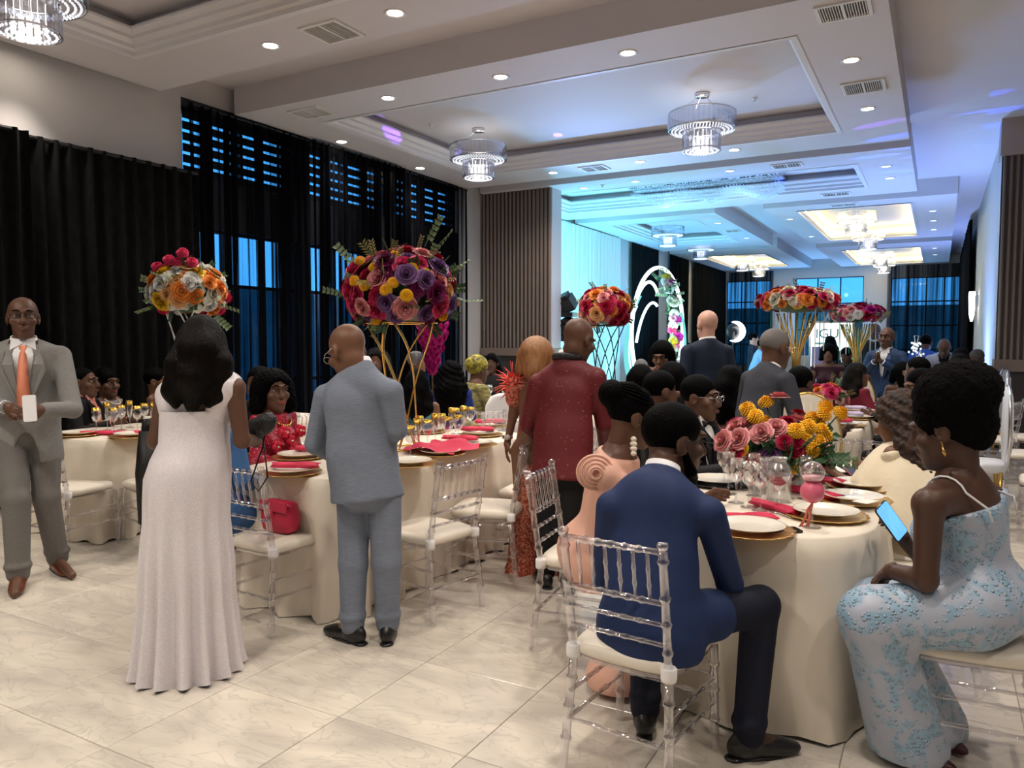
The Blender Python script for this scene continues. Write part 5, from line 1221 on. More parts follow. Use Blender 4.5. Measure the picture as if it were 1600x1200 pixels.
# man in the grey suit, standing and facing the viewer, hands folded over a white card
J = fit(36, 497, 4.86, 176, hyaw=.06, arms='clasp')
put(J, anL=(90, 876, 5.05), toL=(112, 884, 4.85), anR=(28, 890, 4.70), toR=(22, 908, 4.50), knL=(72, 775, 4.92), knR=(25, 782, 4.72), wrL=(67, 640, 4.62), wrR=(12, 636, 4.66), elL=(114, 640, 4.86), elR=(-34, 636, 4.86))
for k in 'LR': J['an' + k][2] = .09; J['to' + k][2] = .03
J['hdL'] = at(34, 646, 4.52) - J['wrL']; J['hdR'] = at(48, 652, 4.50) - J['wrR']; J['pnL'] = at(50, 640, 4.9) - at(50, 640, 4.6); J['pnR'] = J['pnL']
BROWNSH = mat('brown_leather', (.13, .030, .014), .25, spec=.6)
root, HP, org = person('bald man in a light grey suit and peach tie, standing with folded hands', J, 'dark', None, suit(GREY, GREYT, WHITEC, PEACHT, BROWNSH, front=True), .010, glasses='dark', curl=(.75, .6))
p = at(45, 642, 4.50); c = tag(MB().rings([[(x, y, z) for x, y in rrect(.078, .155, .012)] for z in (0, .008)]).build('white_card', mat('white_plastic', (.85, .84, .86), .35)), 'white phone-sized card held by the man in the grey suit', 'phone')
R = frame(-_FW, A(0, 0, 1)); c.matrix_world = Matrix.Translation(at(47, 638, 4.50)) @ Matrix(((R[0][0], R[2][0] , R[1][0]), (R[0][1], R[2][1], R[1][1]), (R[0][2], R[2][2], R[1][2]))).to_4x4() @ Matrix.Rotation(-.06, 4, 'Z')

# woman in the white gown, seen from behind
J = fit(316, 541, 3.50, -14, fem=True, hpitch=.35, hyaw=.1, arms='down')
put(J, elR=(378, 688, 3.50), wrR=(402, 688, 3.72), shR=(366, 606, 3.48), shL=(258, 622, 3.55), elL=(243, 690, 3.62), wrL=(330, 700, 3.85), neck=(316, 588, 3.52), chest=(306, 640, 3.52), waist=(303, 690, 3.52), pelvis=(297, 745, 3.52), hipL=(278, 750, 3.52), hipR=(316, 750, 3.52), knL=(280, 880, 3.52), knR=(310, 880, 3.52), anL=(280, 1010, 3.52), anR=(312, 1010, 3.52), toL=(280, 1020, 3.62), toR=(312, 1020, 3.62))
J['hdR'] = at(425, 650, 3.8) - J['wrR']; J['pnR'] = A(0, 0, 1)
def white_gown(root, org, J, vox, build):
    rings = []
    for y, xl, xr in ((640, 254, 358), (662, 253, 357), (690, 252, 356), (715, 240, 358), (745, 230, 358), (775, 229, 356), (810, 230, 354), (845, 228, 356), (880, 223, 362), (930, 218, 368), (985, 214, 373), (1030, 211, 377), (1047, 210, 379)):
        c = at((xl + xr) / 2, y, 3.52); w = (xr - xl) / 2 * 3.52 / FOC - (.03 if y > 900 else .012 if y > 850 else 0); rings.append((c, w, w * (.80 if y < 700 else .94), yw(300, 0)))
    skirt_loft(root, org, rings, WHITEG, 15, 'gown_skirt', .0, .042, 5, 150)
    F = Field(.009, .03); R = torso(F, J, .012, True, 1.06, False, False)
    for k, sg in (('L', -1), ('R', 1)): nb_ = J['neck'] - R[2] * .05; F.cone(J['sh' + k] * .82 + nb_ * .18, J['sh' + k] * .45 + nb_ * .55, .070, .078, .03); F.cone(J['sh' + k] * .66 + nb_ * .34, J['chest'] + R[0] * sg * .085, .070, .07, .04)
    back = -R[1]; nb = J['chest'] + back * .12
    F.ell(J['neck'] + back * .03 + A(0, 0, .03), A(.088, .13, .125), R, .01, 's'); F.ell(J['neck'] + back * .09 - A(0, 0, .085), A(.045, .08, .10), R, .015, 's'); F.cut(J['waist'] - A(0, 0, .02), A(0, 0, -1))
    skin_obj('gown_bodice', [(*F.mesh(), 0)], WHITEG, root, org)
person('woman in a white shimmering mermaid gown seen from behind', J, 'dark', ('long', 'darkbrown'), white_gown, .010, fem=True, curl=(.3, .7), legs=True, build=1.04, hands='R')
p = at(398, 668, 3.68); t = thing('clutch_bag', 'black snakeskin clutch with a chain under the arm of the woman in white', 'handbag', tuple(p))
R = frame(nrm(_RT * .85 + A(0, 0, .45)), A(0, 0, 1)); F = Field(.008, .02); F.cone(A(0, 0, 0) - R[1] * .055, R[1] * .075, .046, .040); F.cone(A(0, 0, -.02) - R[1] * .055, A(0, 0, -.02) + R[1] * .06, .04, .04)
skin_obj('bag_body', [(*F.mesh(), 0)], mat('black_snake', (.012, .013, .015), .3, bump=(90, .8)), t); MB().tube([at(418, 655, 3.7) - p, at(410, 700, 3.68) - p, at(392, 752, 3.66) - p, at(404, 768, 3.66) - p, at(418, 745, 3.68) - p, at(412, 690, 3.69) - p], .004, 6).build('chain', BLACKM, t, True)

# man in the blue-grey suit, seen from behind
J = fit(543, 549, 3.84, 14, lean=.10, hpitch=.42, hyaw=.35, arms='clasp')
put(J, shL=(509, 619, 3.88), shR=(611, 612, 3.78), neck=(562, 576, 3.83), chest=(562, 645, 3.84), waist=(566, 712, 3.84), pelvis=(575, 762, 3.84), elL=(492, 694, 3.92), wrL=(520, 712, 4.10), elR=(620, 672, 3.82), wrR=(600, 694, 4.02), hipL=(553, 772, 3.89), hipR=(600, 770, 3.86), knL=(552, 880, 3.86), knR=(604, 878, 3.84), anL=(551, 976, 3.86), anR=(606, 978, 3.88), toL=(520, 985, 3.95), toR=(612, 975, 4.05))
for k in 'LR': J['an' + k][2] = .09; J['to' + k][2] = .03
person('bald man in a blue-grey suit seen from behind, head bowed', J, 'brown', None, suit(BLUEG, BLUEG, WHITEC, hemz=.12, flare=.02, cuffs=False), .010, glasses='silver', curl=(.6, .6), build=1.02)

# man in the burgundy jacket, seen from behind
J = fit(904, 532, 4.66, -22, lean=.16, hpitch=.3, hyaw=-.3, arms='down')
put(J, shL=(841, 600, 4.70), shR=(931, 590, 4.60), neck=(888, 562, 4.66), chest=(882, 625, 4.66), waist=(880, 682, 4.64), pelvis=(880, 735, 4.62), elL=(826, 664, 4.78), wrL=(850, 690, 5.0), elR=(944, 662, 4.66), wrR=(946, 702, 4.86), hipL=(862, 742, 4.64), hipR=(896, 742, 4.60), knL=(856, 830, 4.68), knR=(886, 830, 4.60), anL=(852, 897, 4.74), anR=(888, 893, 4.62), toL=(842, 905, 4.9), toR=(892, 895, 4.9))
for k in 'LR': J['an' + k][2] = .09; J['to' + k][2] = .03
root, HP, org = person('man in a burgundy brocade jacket and black trousers seen from behind', J, 'dark', None, suit(BURG, BLACKC, WHITEC, flare=.03, hemz=.13, cuffs=False), .011, glasses='dark', build=1.03)
F = Field(.008, .01); R = frame(J['tf'], nrm(J['neck'] - J['pelvis'])); cc = J['neck'] + R[2] * .012
for k in range(20):
    a = math.pi * (1.0 + k / 19); F.ell(cc + (R[0] * math.cos(a) + R[1] * math.sin(a) * 1.0) * .083 - R[1] * .004, A(.017, .017, .020), R, .012)
skin_obj('black_collar', [(*F.mesh(), 0)], mat('black_beads', (.012, .012, .014), .3, bump=(120, 1.0)), root, org)

# woman in orange brocade with feather sleeves, beside him
J = fit(838, 561, 5.05, -8, fem=True, lean=.12, hpitch=.2, arms='down')
put(J, shL=(806, 602, 5.06), elL=(802, 648, 5.08), wrL=(793, 690, 5.05), shR=(858, 598, 5.02), elR=(866, 660, 5.1), wrR=(862, 700, 5.3))
J['hdL'] = A(0, 0, -1) + _RT * -.1; J['pnL'] = _RT
def orange_gown(root, org, J, vox, build):
    rings = []
    for y, xl, xr in ((600, 806, 862), (625, 808, 862), (650, 812, 862), (690, 806, 868), (730, 804, 870), (790, 806, 866), (840, 800, 866), (880, 800, 868), (897, 796, 872)):
        c = at((xl + xr) / 2, y, 5.05); w = (xr - xl) / 2 * 5.05 / FOC; rings.append((c, w, w * .85, yw(835, 0)))
    skirt_loft(root, org, rings, ORANGE, 9, 'gown', .0, .05, 9, 90)
    feather = mat('coral_feather', (.85, .09, .06), .6); rr = random.Random(3)
    for k, (sh, n) in enumerate((('shL', 90), ('shR', 60))):
        q = MB(); c = J[sh] + A(0, 0, .01) - A(*org)
        for _ in range(n):
            d = nrm(A(rr.gauss(0, 1), rr.gauss(0, 1), rr.gauss(.2, .8))); b = c + d * .055; tip = b + nrm(d + A(rr.gauss(0, .4), rr.gauss(0, .4), rr.gauss(-.1, .4))) * rr.uniform(.05, .12); q.tube([b, (b + tip) / 2 + A(0, 0, .008), tip], [.006, .004, .0008], 4)
        q.build('feather_sleeve', feather, root, True)['kind'] = 'stuff'
    F = Field(.011, .02)
    for k in 'LR': F.cone(J['sh' + k], J['sh' + k] * .55 + J['el' + k] * .45, .066, .062)
    skin_obj('sleeves', [(*F.mesh(), 0)], ORANGE, root, org)
    MB().tube([J['wrL'] + A(0, 0, .04) - A(*org), J['wrL'] + A(0, 0, .02) - A(*org)], .036, 14).build('wristwatch', SILVERM, root, True); MB().ell(J['wrL'] + A(0, 0, .03) - A(*org) - _FW * .034, (.018, .018, .018), 12, 8).build('watch_face', EYEW, root, True)
person('blonde woman in an orange brocade gown with coral feather sleeves', J, 'brown', ('bob', 'blonde'), orange_gown, .012, fem=True, curl=(.3, .4), hands='L', face=False)

# bearded man in navy, seated with his back to the viewer
J = fit(1053, 690, 2.92, -26, 'sit', lean=.06, hyaw=-.62, hpitch=.1, arms='table')
put(J, shL=(956, 792, 2.80), shR=(1108, 802, 2.70), neck=(1034, 742, 2.82), chest=(1022, 820, 2.77), waist=(1018, 895, 2.73), pelvis=(1014, 962, 2.69), elR=(1140, 912, 2.80), wrR=(1130, 884, 3.04), elL=(945, 905, 2.92), wrL=(1010, 900, 3.15), hipL=(978, 968, 2.74), hipR=(1054, 972, 2.66), knR=(1188, 945, 2.84), anR=(1170, 1142, 2.79), toR=(1228, 1152, 2.82), knL=(1010, 960, 3.2), anL=(1008, 1092, 2.98), toL=(1010, 1100, 3.18))
for k in 'LR': J['an' + k][2] = .09; J['to' + k][2] = .03
root, HP, org = person('bearded man in a navy jacket seated on a clear chair at the front right table', J, 'deep', ('short', 'black'), suit(NAVY, NAVYT, WHITEC, cuffs=False, flare=.03), .010, glasses='dark', build=1.09, hs=1.2)
beard(root, org, HP)

# woman in peach satin beside him
J = fit(988, 652, 3.45, -62, 'sit', lean=.18, hyaw=-.15, hpitch=.1, arms='table', fem=True)
put(J, shL=(966, 738, 3.62), shR=(944, 744, 3.32), neck=(968, 704, 3.46), chest=(954, 772, 3.50), waist=(938, 828, 3.54), pelvis=(926, 868, 3.58), hipL=(935, 876, 3.66), hipR=(928, 880, 3.50), knL=(1045, 880, 3.52), knR=(1030, 890, 3.38), anL=(985, 1020, 3.42), anR=(965, 1030, 3.32), toL=(1030, 1030, 3.36), toR=(1010, 1040, 3.26))
root, HP, org = person('woman in a peach satin dress with braided bun and large pearl earring', J, 'dark', ('braidbun', 'black'), gown(PEACH, 'full', sleeves=.5), .011, fem=True, build=1.2)
sh = J['shR']; t = MB()
for k in range(4):      # the fabric rose on her shoulder
    rr_ = .016 + .017 * k; rows = []
    for q in range(2):
        rows.append([at(930, 738, 3.28) - A(*org) + _RT * math.cos(a) * (rr_ + .010 * q) + _UP * math.sin(a) * (rr_ + .010 * q) * .95 - _FW * (.036 - .010 * k - .006 * q) for a in np.linspace(.3 * k, 2 * math.pi + .3 * k, 29)[:-1]])
    t.rings(rows, cap=False)
    t.tube([rows[1][i] for i in range(28)], .006, 5, closed=True)
t.build('fabric_rose', PEACH, root, True)
for k in range(4): MB().ell(at(990, 686 + k * 7.5, 3.36) - A(*org), (.014 + .003 * (k in (1, 2)), .010, .012), 12, 8).build('earring', mat('pearl', (.85, .78, .66), .2, spec=.8), root, True)

# woman in light blue lace, seated at the right
J = fit(1478, 672, 2.72, 62, 'sit', lean=.10, hyaw=.25, hpitch=.22, arms='lap', fem=True)
put(J, shL=(1452, 788, 2.58), shR=(1545, 778, 2.86), neck=(1500, 742, 2.72), chest=(1514, 818, 2.72), waist=(1526, 888, 2.72), pelvis=(1534, 944, 2.73), elL=(1446, 906, 2.60), wrL=(1392, 892, 2.74), elR=(1450, 880, 2.98), wrR=(1412, 842, 2.98), hipL=(1512, 955, 2.64), hipR=(1530, 952, 2.82), knL=(1362, 966, 2.72), knR=(1372, 950, 2.92), anL=(1420, 1118, 2.78), anR=(1450, 1110, 2.92), toL=(1455, 1142, 2.72), toR=(1482, 1135, 2.84))
for k in 'LR': J['an' + k][2] = .07; J['to' + k][2] = .028
J['hdR'] = at(1398, 806, 2.94) - J['wrR']; J['pnR'] = -_RT + A(0, 0, .4); J['hdL'] = at(1372, 910, 2.82) - J['wrL']; J['pnL'] = A(0, 0, -1)
root, HP, org = person('woman in a light blue lace dress with afro puff, looking at her phone', J, 'deep', ('puff', 'afro'), gown(LACE, straps=True), .010, fem=True, build=1.14, curl=(.5, .8))
MB().tube([HP(-.080, .0, -.03) - A(*org), HP(-.081, .0, -.045) - A(*org)], .003, 6).build('earring_hook', GOLDM, root); MB().tube([HP(-.081, 0, -.045) - A(*org), HP(-.082, 0, -.062) - A(*org), HP(-.082, 0, -.075) - A(*org)], [.004, .007, .002], 8).build('earring', GOLDM, root, True)
for k in range(5): MB().tube([at(1553 + (-5 if k % 2 else 5), 835 + 14 * k, 2.64) - A(*org), at(1553 + (5 if k % 2 else -5), 849 + 14 * k, 2.64) - A(*org)], .003, 5).build('back_lacing', WHITEC, root)
for k in 'LR':
    an, to = J['an' + k], J['to' + k]; f = nrm((to - an) * A(1, 1, 0)); S = Field(.008, .02); Rf = frame(f, A(0, 0, 1)); S.ell(A(an[0], an[1], .03) + f * .06, A(.036, .11, .03), Rf); S.cut(A(0, 0, .003), A(0, 0, -1)); skin_obj('shoe', [(*S.mesh(), 0)], mat('dark_red_shoe', (.05, .008, .014), .4), root, org)
Rp = frame(nrm(at(1410, 842, 2.92) - at(1368, 784, 2.92)), nrm(-_FW + _RT * .2 + A(0, 0, .5))); c0 = at(1391, 814, 2.91)
phone('phone', Matrix.Translation(c0) @ Matrix(((Rp[0][0], Rp[1][0], Rp[2][0]), (Rp[0][1], Rp[1][1], Rp[2][1]), (Rp[0][2], Rp[1][2], Rp[2][2]))).to_4x4(), 'phone with a lit blue screen in the hand of the woman in blue lace', PHONEB, mat('phone_screen', (.05, .2, .4), .2, emis=(.16, .50, .95), es=.42, noise=(40, (.02, .05, .12), .08, (1, .3, 1))))

# woman in the cream cape at the back of the front right table
J = fit(1402, 656, 3.95, 55, 'sit', lean=.30, hyaw=.3, hpitch=.2, arms='table', fem=True)
def cape(root, org, J, vox, build):
    gown(CREAM, 'full')(root, org, J, vox, build)
    rows = []; c0 = J['neck'] + A(0, 0, .012)
    for i in range(9):
        q = i / 8; row = []
        for j in range(40):
            a = 2 * math.pi * j / 40; r = .066 + .31 * q ** .8; row.append((c0[0] + (r + .018 * q * math.cos(7 * a)) * math.cos(a) - org[0], c0[1] + (r + .018 * q * math.cos(7 * a)) * math.sin(a) - org[1], c0[2] - .42 * q ** 1.35))
        rows.append(row)
    MB().rings(rows, cap=False).build('cape', CREAM, root, True)
person('woman with long curly brown hair in a cream cape at the front right table', J, 'brown', ('curlylong', 'curlybrown'), cape, .013, fem=True, face=False)

# man in the black dinner jacket
J = fit(1094, 622, 4.62, -120, 'sit', hyaw=.15, hpitch=.05, arms='table', lean=.05)
person('man in a black dinner jacket and glasses seated at the front right table', J, 'dark', ('short', 'black'), suit(TUX, BLACKC, WHITEC, BLACKC, bow=True, front=True), .012, glasses='silver')
beard_ = PEOPLE[-1]
# women and men behind him, nearest first
def guest(label, hx, hy, D, a, mode, skin, hair, outfit, fem=False, vox=None, glasses=None, **kw):
    J = fit(hx, hy, D, a, mode, fem=fem, **kw); v = vox or (.013 if D < 5.5 else .017 if D < 8 else .022)
    return person(label, J, skin, hair, outfit, v, fem=fem, glasses=glasses), J
guest('woman with pinned up dark hair behind the woman in peach', 1034, 612, 5.0, -55, 'sit', 'dark', ('short', 'black'), gown(BLACKC, 'full', sleeves=1.9), True, arms='table', hyaw=-.2)
guest('woman with braids in a pink sequinned strap dress', 1142, 600, 5.7, -25, 'sit', 'brown', ('long', 'black'), gown(PINKSQ, straps=True), True, arms='table', hpitch=.2)
guest('man in a charcoal suit and glasses, standing and leaning on a chair', 1212, 545, 5.15, -48, 'stand', 'dark', ('stubble', 'grey'), suit(CHARS, CHARS, WHITEC), glasses='silver', lean=.28, arms='clasp', H=1.75)
guest('man in a maroon dinner suit seated with his back to us', 1252, 600, 5.9, -38, 'sit', 'deep', ('short', 'black'), suit(MAROON, BLACKC), arms='table')
guest('bald fair-skinned man in a dark navy suit, standing', 1104, 508, 6.9, 32, 'stand', 'fair', None, suit(DNAVY, DNAVY, WHITEC), arms='down', vox=.013)
guest('woman in black with short wavy hair bending over', 1034, 556, 7.4, 165, 'stand', 'brown', ('bob', 'black'), gown(BLACKC, 'full', sleeves=1.9, skirt='top'), True, lean=.75, hpitch=-.1, arms='clasp', vox=.014, H=1.68)
guest('bald man in a dark suit seated near the glowing arch', 1001, 578, 9.3, 10, 'sit', 'dark', ('stubble', 'grey'), suit(BLACKC, BLACKC, WHITEC), arms='table')
guest('woman with black hair seated in front of the woman bending over', 1049, 592, 6.4, 10, 'sit', 'dark', ('bob', 'black'), gown(BLACKC, 'full', sleeves=1.5), True, arms='table')
guest('guest in a black cap of hair seated beside the burgundy jacket', 1000, 594, 7.0, 15, 'sit', 'dark', ('bob', 'black'), suit(BLACKC, BLACKC), arms='table')
# middle table
(root, HP, org), J = guest('woman in a red sequinned dress with curly hair seated at the middle table', 428, 612, 5.12, -128, 'sit', 'dark', ('curlybob', 'black'), gown(REDS, 'full', sleeves=1.6), True, .011, arms='lap', hyaw=-.45)
rr = random.Random(5); Rr = frame(J['tf'], A(0, 0, 1)); petal = mat('red_petal', (.62, .012, .05), .55)
for k in range(14):      # fabric flowers with pearl centres on her dress
    u, v = rr.uniform(-1, 1), rr.uniform(-.9, .75); c = J['chest'] * .55 + J['waist'] * .45 + Rr[0] * u * .15 + A(0, 0, v * .2) + Rr[1] * (.16 - .05 * u * u) - A(*org)
    q = MB()
    for i in range(5):
        a = 2 * math.pi * i / 5; q.ell(c + Rr[0] * math.cos(a) * .024 + A(0, 0, math.sin(a) * .024), (.02, .012, .02), 7, 5)
    q.build('fabric_flower', petal, root, True); MB().ell(c + Rr[1] * .012, (.008, .008, .008), 8, 6).build('pearl', MATS['pearl'], root, True)
q = MB()
for k in range(18):
    a = math.pi * k / 17; q.ell(J['neck'] + Rr[0] * math.cos(a) * .085 + Rr[1] * (.055 + math.sin(a) * .06) - A(0, 0, .035 + math.sin(a) * .055) - A(*org), (.010, .008, .010), 6, 4)
q.build('necklace', GOLDM, root, True)
guest('woman in a denim blue dress seated half hidden by the white gown', 338, 628, 4.30, -50, 'sit', 'dark', ('short', 'black'), gown(DENIM, 'full', sleeves=1.4), True, arms='lap')
guest('guest with short dark hair behind the woman in red', 404, 600, 6.0, 150, 'sit', 'dark', ('short', 'black'), suit(BLACKC, BLACKC), arms='lap', vox=.017)
guest('guest with brown hair behind the gold flower stand', 588, 566, 8.2, 170, 'sit', 'dark', ('curlybob', 'darkbrown'), suit(BLACKC, BLACKC), arms='lap')
# table by the pier
guest('woman in a teal ruffled strapless dress with black hair', 652, 602, 6.3, -12, 'sit', 'brown', ('long', 'black'), gown(TEALR), True, arms='table', vox=.014)
guest('woman with grey-tinted hair facing us at the pier table', 652, 566, 9.6, -100, 'sit', 'brown', ('short', 'grey'), suit(MAROON, BLACKC), True, arms='table')
guest('woman in royal blue with long wavy black hair', 705, 586, 7.6, -5, 'sit', 'dark', ('curlylong', 'black'), gown(ROYAL, 'full', sleeves=1.9), True, arms='table', vox=.014)
guest('woman in a green and gold gown with a matching headwrap', 748, 578, 8.2, -70, 'sit', 'dark', ('wrap', 'wrapg'), gown(GREENG, 'full', sleeves=1.9), True, arms='table', vox=.015, build_=None) if False else None
J = fit(748, 578, 8.2, -60, 'sit', fem=True, arms='table', lean=.2); person('woman in a green and gold gown with a matching headwrap', J, 'dark', ('wrap', 'wrapg'), gown(GREENG, 'full', sleeves=1.9), .015, fem=True, build=1.15)
guest('guest in black seated behind the green headwrap', 768, 568, 10.0, 170, 'sit', 'deep', ('long', 'black'), suit(BLACKC, BLACKC), True, arms='lap')
# left table
J = fit(132, 598, 6.75, -120, 'sit', arms='table'); root, HP, org = person('man in a dark suit and pink shirt seated at the left table', J, 'dark', ('stubble', 'black'), suit(BLACKC, BLACKC, cloth('pink_shirt', (.75, .30, .28), .7), PEACHT, front=True), .014)
(root, HP, org), J = guest('woman in a silver silk dress with a pearl necklace at the left table', 168, 604, 7.15, -125, 'sit', 'dark', ('braidbun', 'black'), gown(SILK, 'full'), True, .012, arms='table', hyaw=-.35)
q = MB(); Rr = frame(J['tf'], A(0, 0, 1))
for k in range(22):
    a = math.pi * k / 21; q.ell(J['neck'] + Rr[0] * math.cos(a) * .085 + Rr[1] * (.04 + math.sin(a) * .075) - A(0, 0, .02 + math.sin(a) * .05) - A(*org), (.0075, .0075, .0075), 6, 4)
q.build('pearl_necklace', MATS['pearl'], root, True)
guest('woman with bare shoulders seated behind the white gown', 246, 600, 7.5, -110, 'sit', 'brown', ('short', 'black'), gown(SILK), True, arms='lap', vox=.014)
# right hand side, farther tables
guest('woman in a burgundy jacket with long dark hair at the ivory chair', 1341, 586, 8.3, -60, 'sit', 'brown', ('long', 'darkbrown'), gown(BURG2, 'full', sleeves=1.9), True, arms='table', vox=.015)
(root, HP, org), J = guest('man in a navy suit standing and speaking into a microphone', 1385, 528, 9.6, 160, 'stand', 'dark', None, suit(MICN, MICN, WHITEC, front=True), arms='mic', vox=.015)
p = (J['wrL'] + J['wrR']) / 2; q = thing('microphone', 'black microphone held by the standing man in navy', 'microphone', tuple(p)); MB().tube([A(0, 0, -.08), A(0, 0, .08)], [.013, .018], 10).build('grip', BLACKM, q, True); MB().ell((0, 0, .105), (.027, .027, .03), 12, 8).build('grille', CHROME, q, True)
guest('bald man standing behind the speaker', 1367, 518, 12.7, 170, 'stand', 'dark', None, suit(BLACKC, BLACKC, WHITEC), arms='down')
guest('woman in a black dress seated at the head table by the bright sign', 1294, 552, 11.6, 180, 'sit', 'dark', ('bob', 'black'), gown(MAROON, 'full'), True, arms='table')
guest('woman with long hair raising her phone in front of the bright sign', 1296, 536, 14.5, 30, 'stand', 'dark', ('long', 'black'), gown(BLACKC, 'full', sleeves=1.9), True, arms='mic')
guest('guest in black leaning over the head table', 1322, 556, 12.8, 150, 'stand', 'dark', ('short', 'black'), suit(BLACKC, BLACKC), arms='table', lean=.6)
guest('bald man in black seated at the ivory oval chair', 1432, 580, 7.0, 60, 'sit', 'dark', ('stubble', 'black'), suit(BLACKC, BLACKC), arms='table')
guest('woman with pulled back hair looking down beside the bald man', 1437, 603, 6.2, 120, 'sit', 'brown', ('short', 'black'), gown(BLACKC, 'full', sleeves=1.9), True, arms='lap', hpitch=.3, vox=.012)
guest('woman with black hair seated left of the bald man', 1408, 584, 9.0, 20, 'sit', 'dark', ('bob', 'black'), gown(BLACKC), True, arms='table')
guest('man in a black suit with a fade haircut seated by the right pier', 1499, 574, 7.4, 15, 'sit', 'dark', ('fade', 'black'), suit(BLACKC, BLACKC, WHITEC), arms='table')
guest('guest in white seated behind the man with the fade haircut', 1500, 562, 9.0, 10, 'sit', 'dark', ('short', 'black'), suit(WHITEC, BLACKC), arms='table')
guest('man in a pale grey jacket bending over the far table', 1475, 544, 11.3, 178, 'stand', 'dark', None, suit(PALEJ, BLACKC, BLACKC, front=True), arms='table', lean=.75, hpitch=.2, vox=.017)
guest('man in a bright blue shirt standing with his back to us at the far table', 1447, 536, 12.2, -20, 'stand', 'dark', ('short', 'black'), suit(cloth('bright_blue', (.03, .10, .42), .7), BLACKC), arms='down', lean=.2)
guest('man in a flat cap and light blue shirt seated by the white column', 1526, 562, 10.6, 150, 'sit', 'dark', ('cap', 'cap'), suit(PALEB, PALEB), arms='table', hpitch=.4)
guest('photographer in dark blue by the black drapes', 1075, 545, 17.6, -80, 'stand', 'fair', ('short', 'black'), suit(DNAVY, BLACKC), arms='mic', vox=.02)
guest('photographer with a cap of dark hair in front of the far window', 1178, 530, 16.5, -90, 'stand', 'fair', ('short', 'black'), suit(DNAVY, BLACKC), arms='mic', vox=.02)
guest('waiter in a pale shirt beside the photographer', 1192, 540, 16.0, -70, 'stand', 'brown', ('short', 'black'), suit(PALEB, BLACKC), arms='clasp', lean=.3, vox=.02)
# ------------------------------------------------------------------ flowers
def petal_cup(r0, r1, h, n, curl, twist, k=5):
    """a ring of n overlapping curved petals between radii r0 and r1"""
    b = MB()
    for i in range(n):
        a0 = 2 * math.pi * i / n + twist; half = math.pi / n * 1.45; rows = []
        for u in range(4):
            q = u / 3; row = []
            for v in range(k):
                s = v / (k - 1) * 2 - 1; a = a0 + s * half * (1 - .35 * q * q); r = r0 + (r1 - r0) * q ** .8 + curl * q ** 3 * (1 - s * s * .5); z = h * (q ** .75) - curl * .5 * q ** 4 + .1 * h * (1 - s * s) * q
                row.append((r * math.cos(a), r * math.sin(a), z))
            rows.append(row)
        b.rings(rows, cap=False, closed=False)
    return b
def rose_mesh(name, m):
    """nested wavy petal shells, the inner ones standing higher"""
    b = MB(); b.ell((0, 0, .40), (.15, .15, .24), 7, 5)
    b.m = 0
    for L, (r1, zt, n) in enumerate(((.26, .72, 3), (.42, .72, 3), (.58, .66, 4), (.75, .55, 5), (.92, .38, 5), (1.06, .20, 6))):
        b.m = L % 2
        for i in range(n):
            a0 = 2 * math.pi * i / n + L * 1.1; half = math.pi / n * 1.42; rows = []
            for u in range(4):
                q = u / 3; row = []
                for v in range(6):
                    s = v / 5 * 2 - 1; a = a0 + s * half * (1 - .12 * q); r = r1 * (.42 + .58 * math.sin(q * 1.45)) * (1 + .10 * s * (1 if L % 2 else -1)) + .07 * q ** 4 * (1 + L * .25); z = zt * q * (1 - .10 * s * s * q) - .06 * q ** 5 * (1 + L * .2)
                    row.append((r * math.cos(a), r * math.sin(a), z))
                rows.append(row)
            b.rings(rows, cap=False, closed=False)
    return b.mesh(name, m, True)
def pompom_mesh(name, m, spikes=110):
    b = MB(); b.ell((0, 0, .35), (.55, .55, .5), 10, 7)
    for k in range(spikes):
        z = 1 - 1.6 * (k + .5) / spikes; r = math.sqrt(max(0, 1 - z * z)); a = k * 2.39996; d = A(r * math.cos(a), r * math.sin(a), z * .9); t = nrm(np.cross(d, A(0, 0, 1) if abs(z) < .95 else A(1, 0, 0))); n = np.cross(d, t); c = A(0, 0, .35) + d * .46; L = .50 + .06 * math.sin(k * 7.7)
        b.add([c - t * .08, c + d * L * .75 - t * .13 + n * .03, c + d * L + n * .10, c + d * L * .75 + t * .13 + n * .03, c + t * .08, c + d * L * .7 - n * .04], [(0, 1, 5), (1, 2, 5), (2, 3, 5), (3, 4, 5), (4, 0, 5)])
    return b.mesh(name, m, False)
def flower_mat(name, c1, c2): return mat('petal_' + name, c1, .55, noise=(25, c2, .2), spec=.3)
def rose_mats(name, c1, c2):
    d = tuple(x * .55 for x in c1); return [flower_mat(name + '_shaded', d, c1), flower_mat(name, c1, c2)]  # darker copy for alternate shells: petal variation plus gap shade put into the colour
FM = {}
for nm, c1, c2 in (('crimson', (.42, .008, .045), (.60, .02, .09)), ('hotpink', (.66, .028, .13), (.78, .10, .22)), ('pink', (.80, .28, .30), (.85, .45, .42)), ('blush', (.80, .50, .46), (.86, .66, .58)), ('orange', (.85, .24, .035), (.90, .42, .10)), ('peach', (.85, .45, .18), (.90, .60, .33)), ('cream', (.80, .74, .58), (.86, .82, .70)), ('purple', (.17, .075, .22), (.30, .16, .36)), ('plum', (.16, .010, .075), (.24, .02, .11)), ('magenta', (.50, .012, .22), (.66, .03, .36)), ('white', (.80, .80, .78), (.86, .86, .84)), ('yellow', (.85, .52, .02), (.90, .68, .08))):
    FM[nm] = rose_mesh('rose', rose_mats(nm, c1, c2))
FM['marigold'] = pompom_mesh('marigold', flower_mat('marigold', (.90, .40, .008), (.92, .58, .03))); FM['whitepom'] = pompom_mesh('pompom_flower', flower_mat('whitepom', (.80, .80, .74), (.85, .85, .8)), 70); FM['pinkpom'] = pompom_mesh('dahlia', flower_mat('pinkpom', (.62, .015, .09), (.74, .05, .16)), 110)
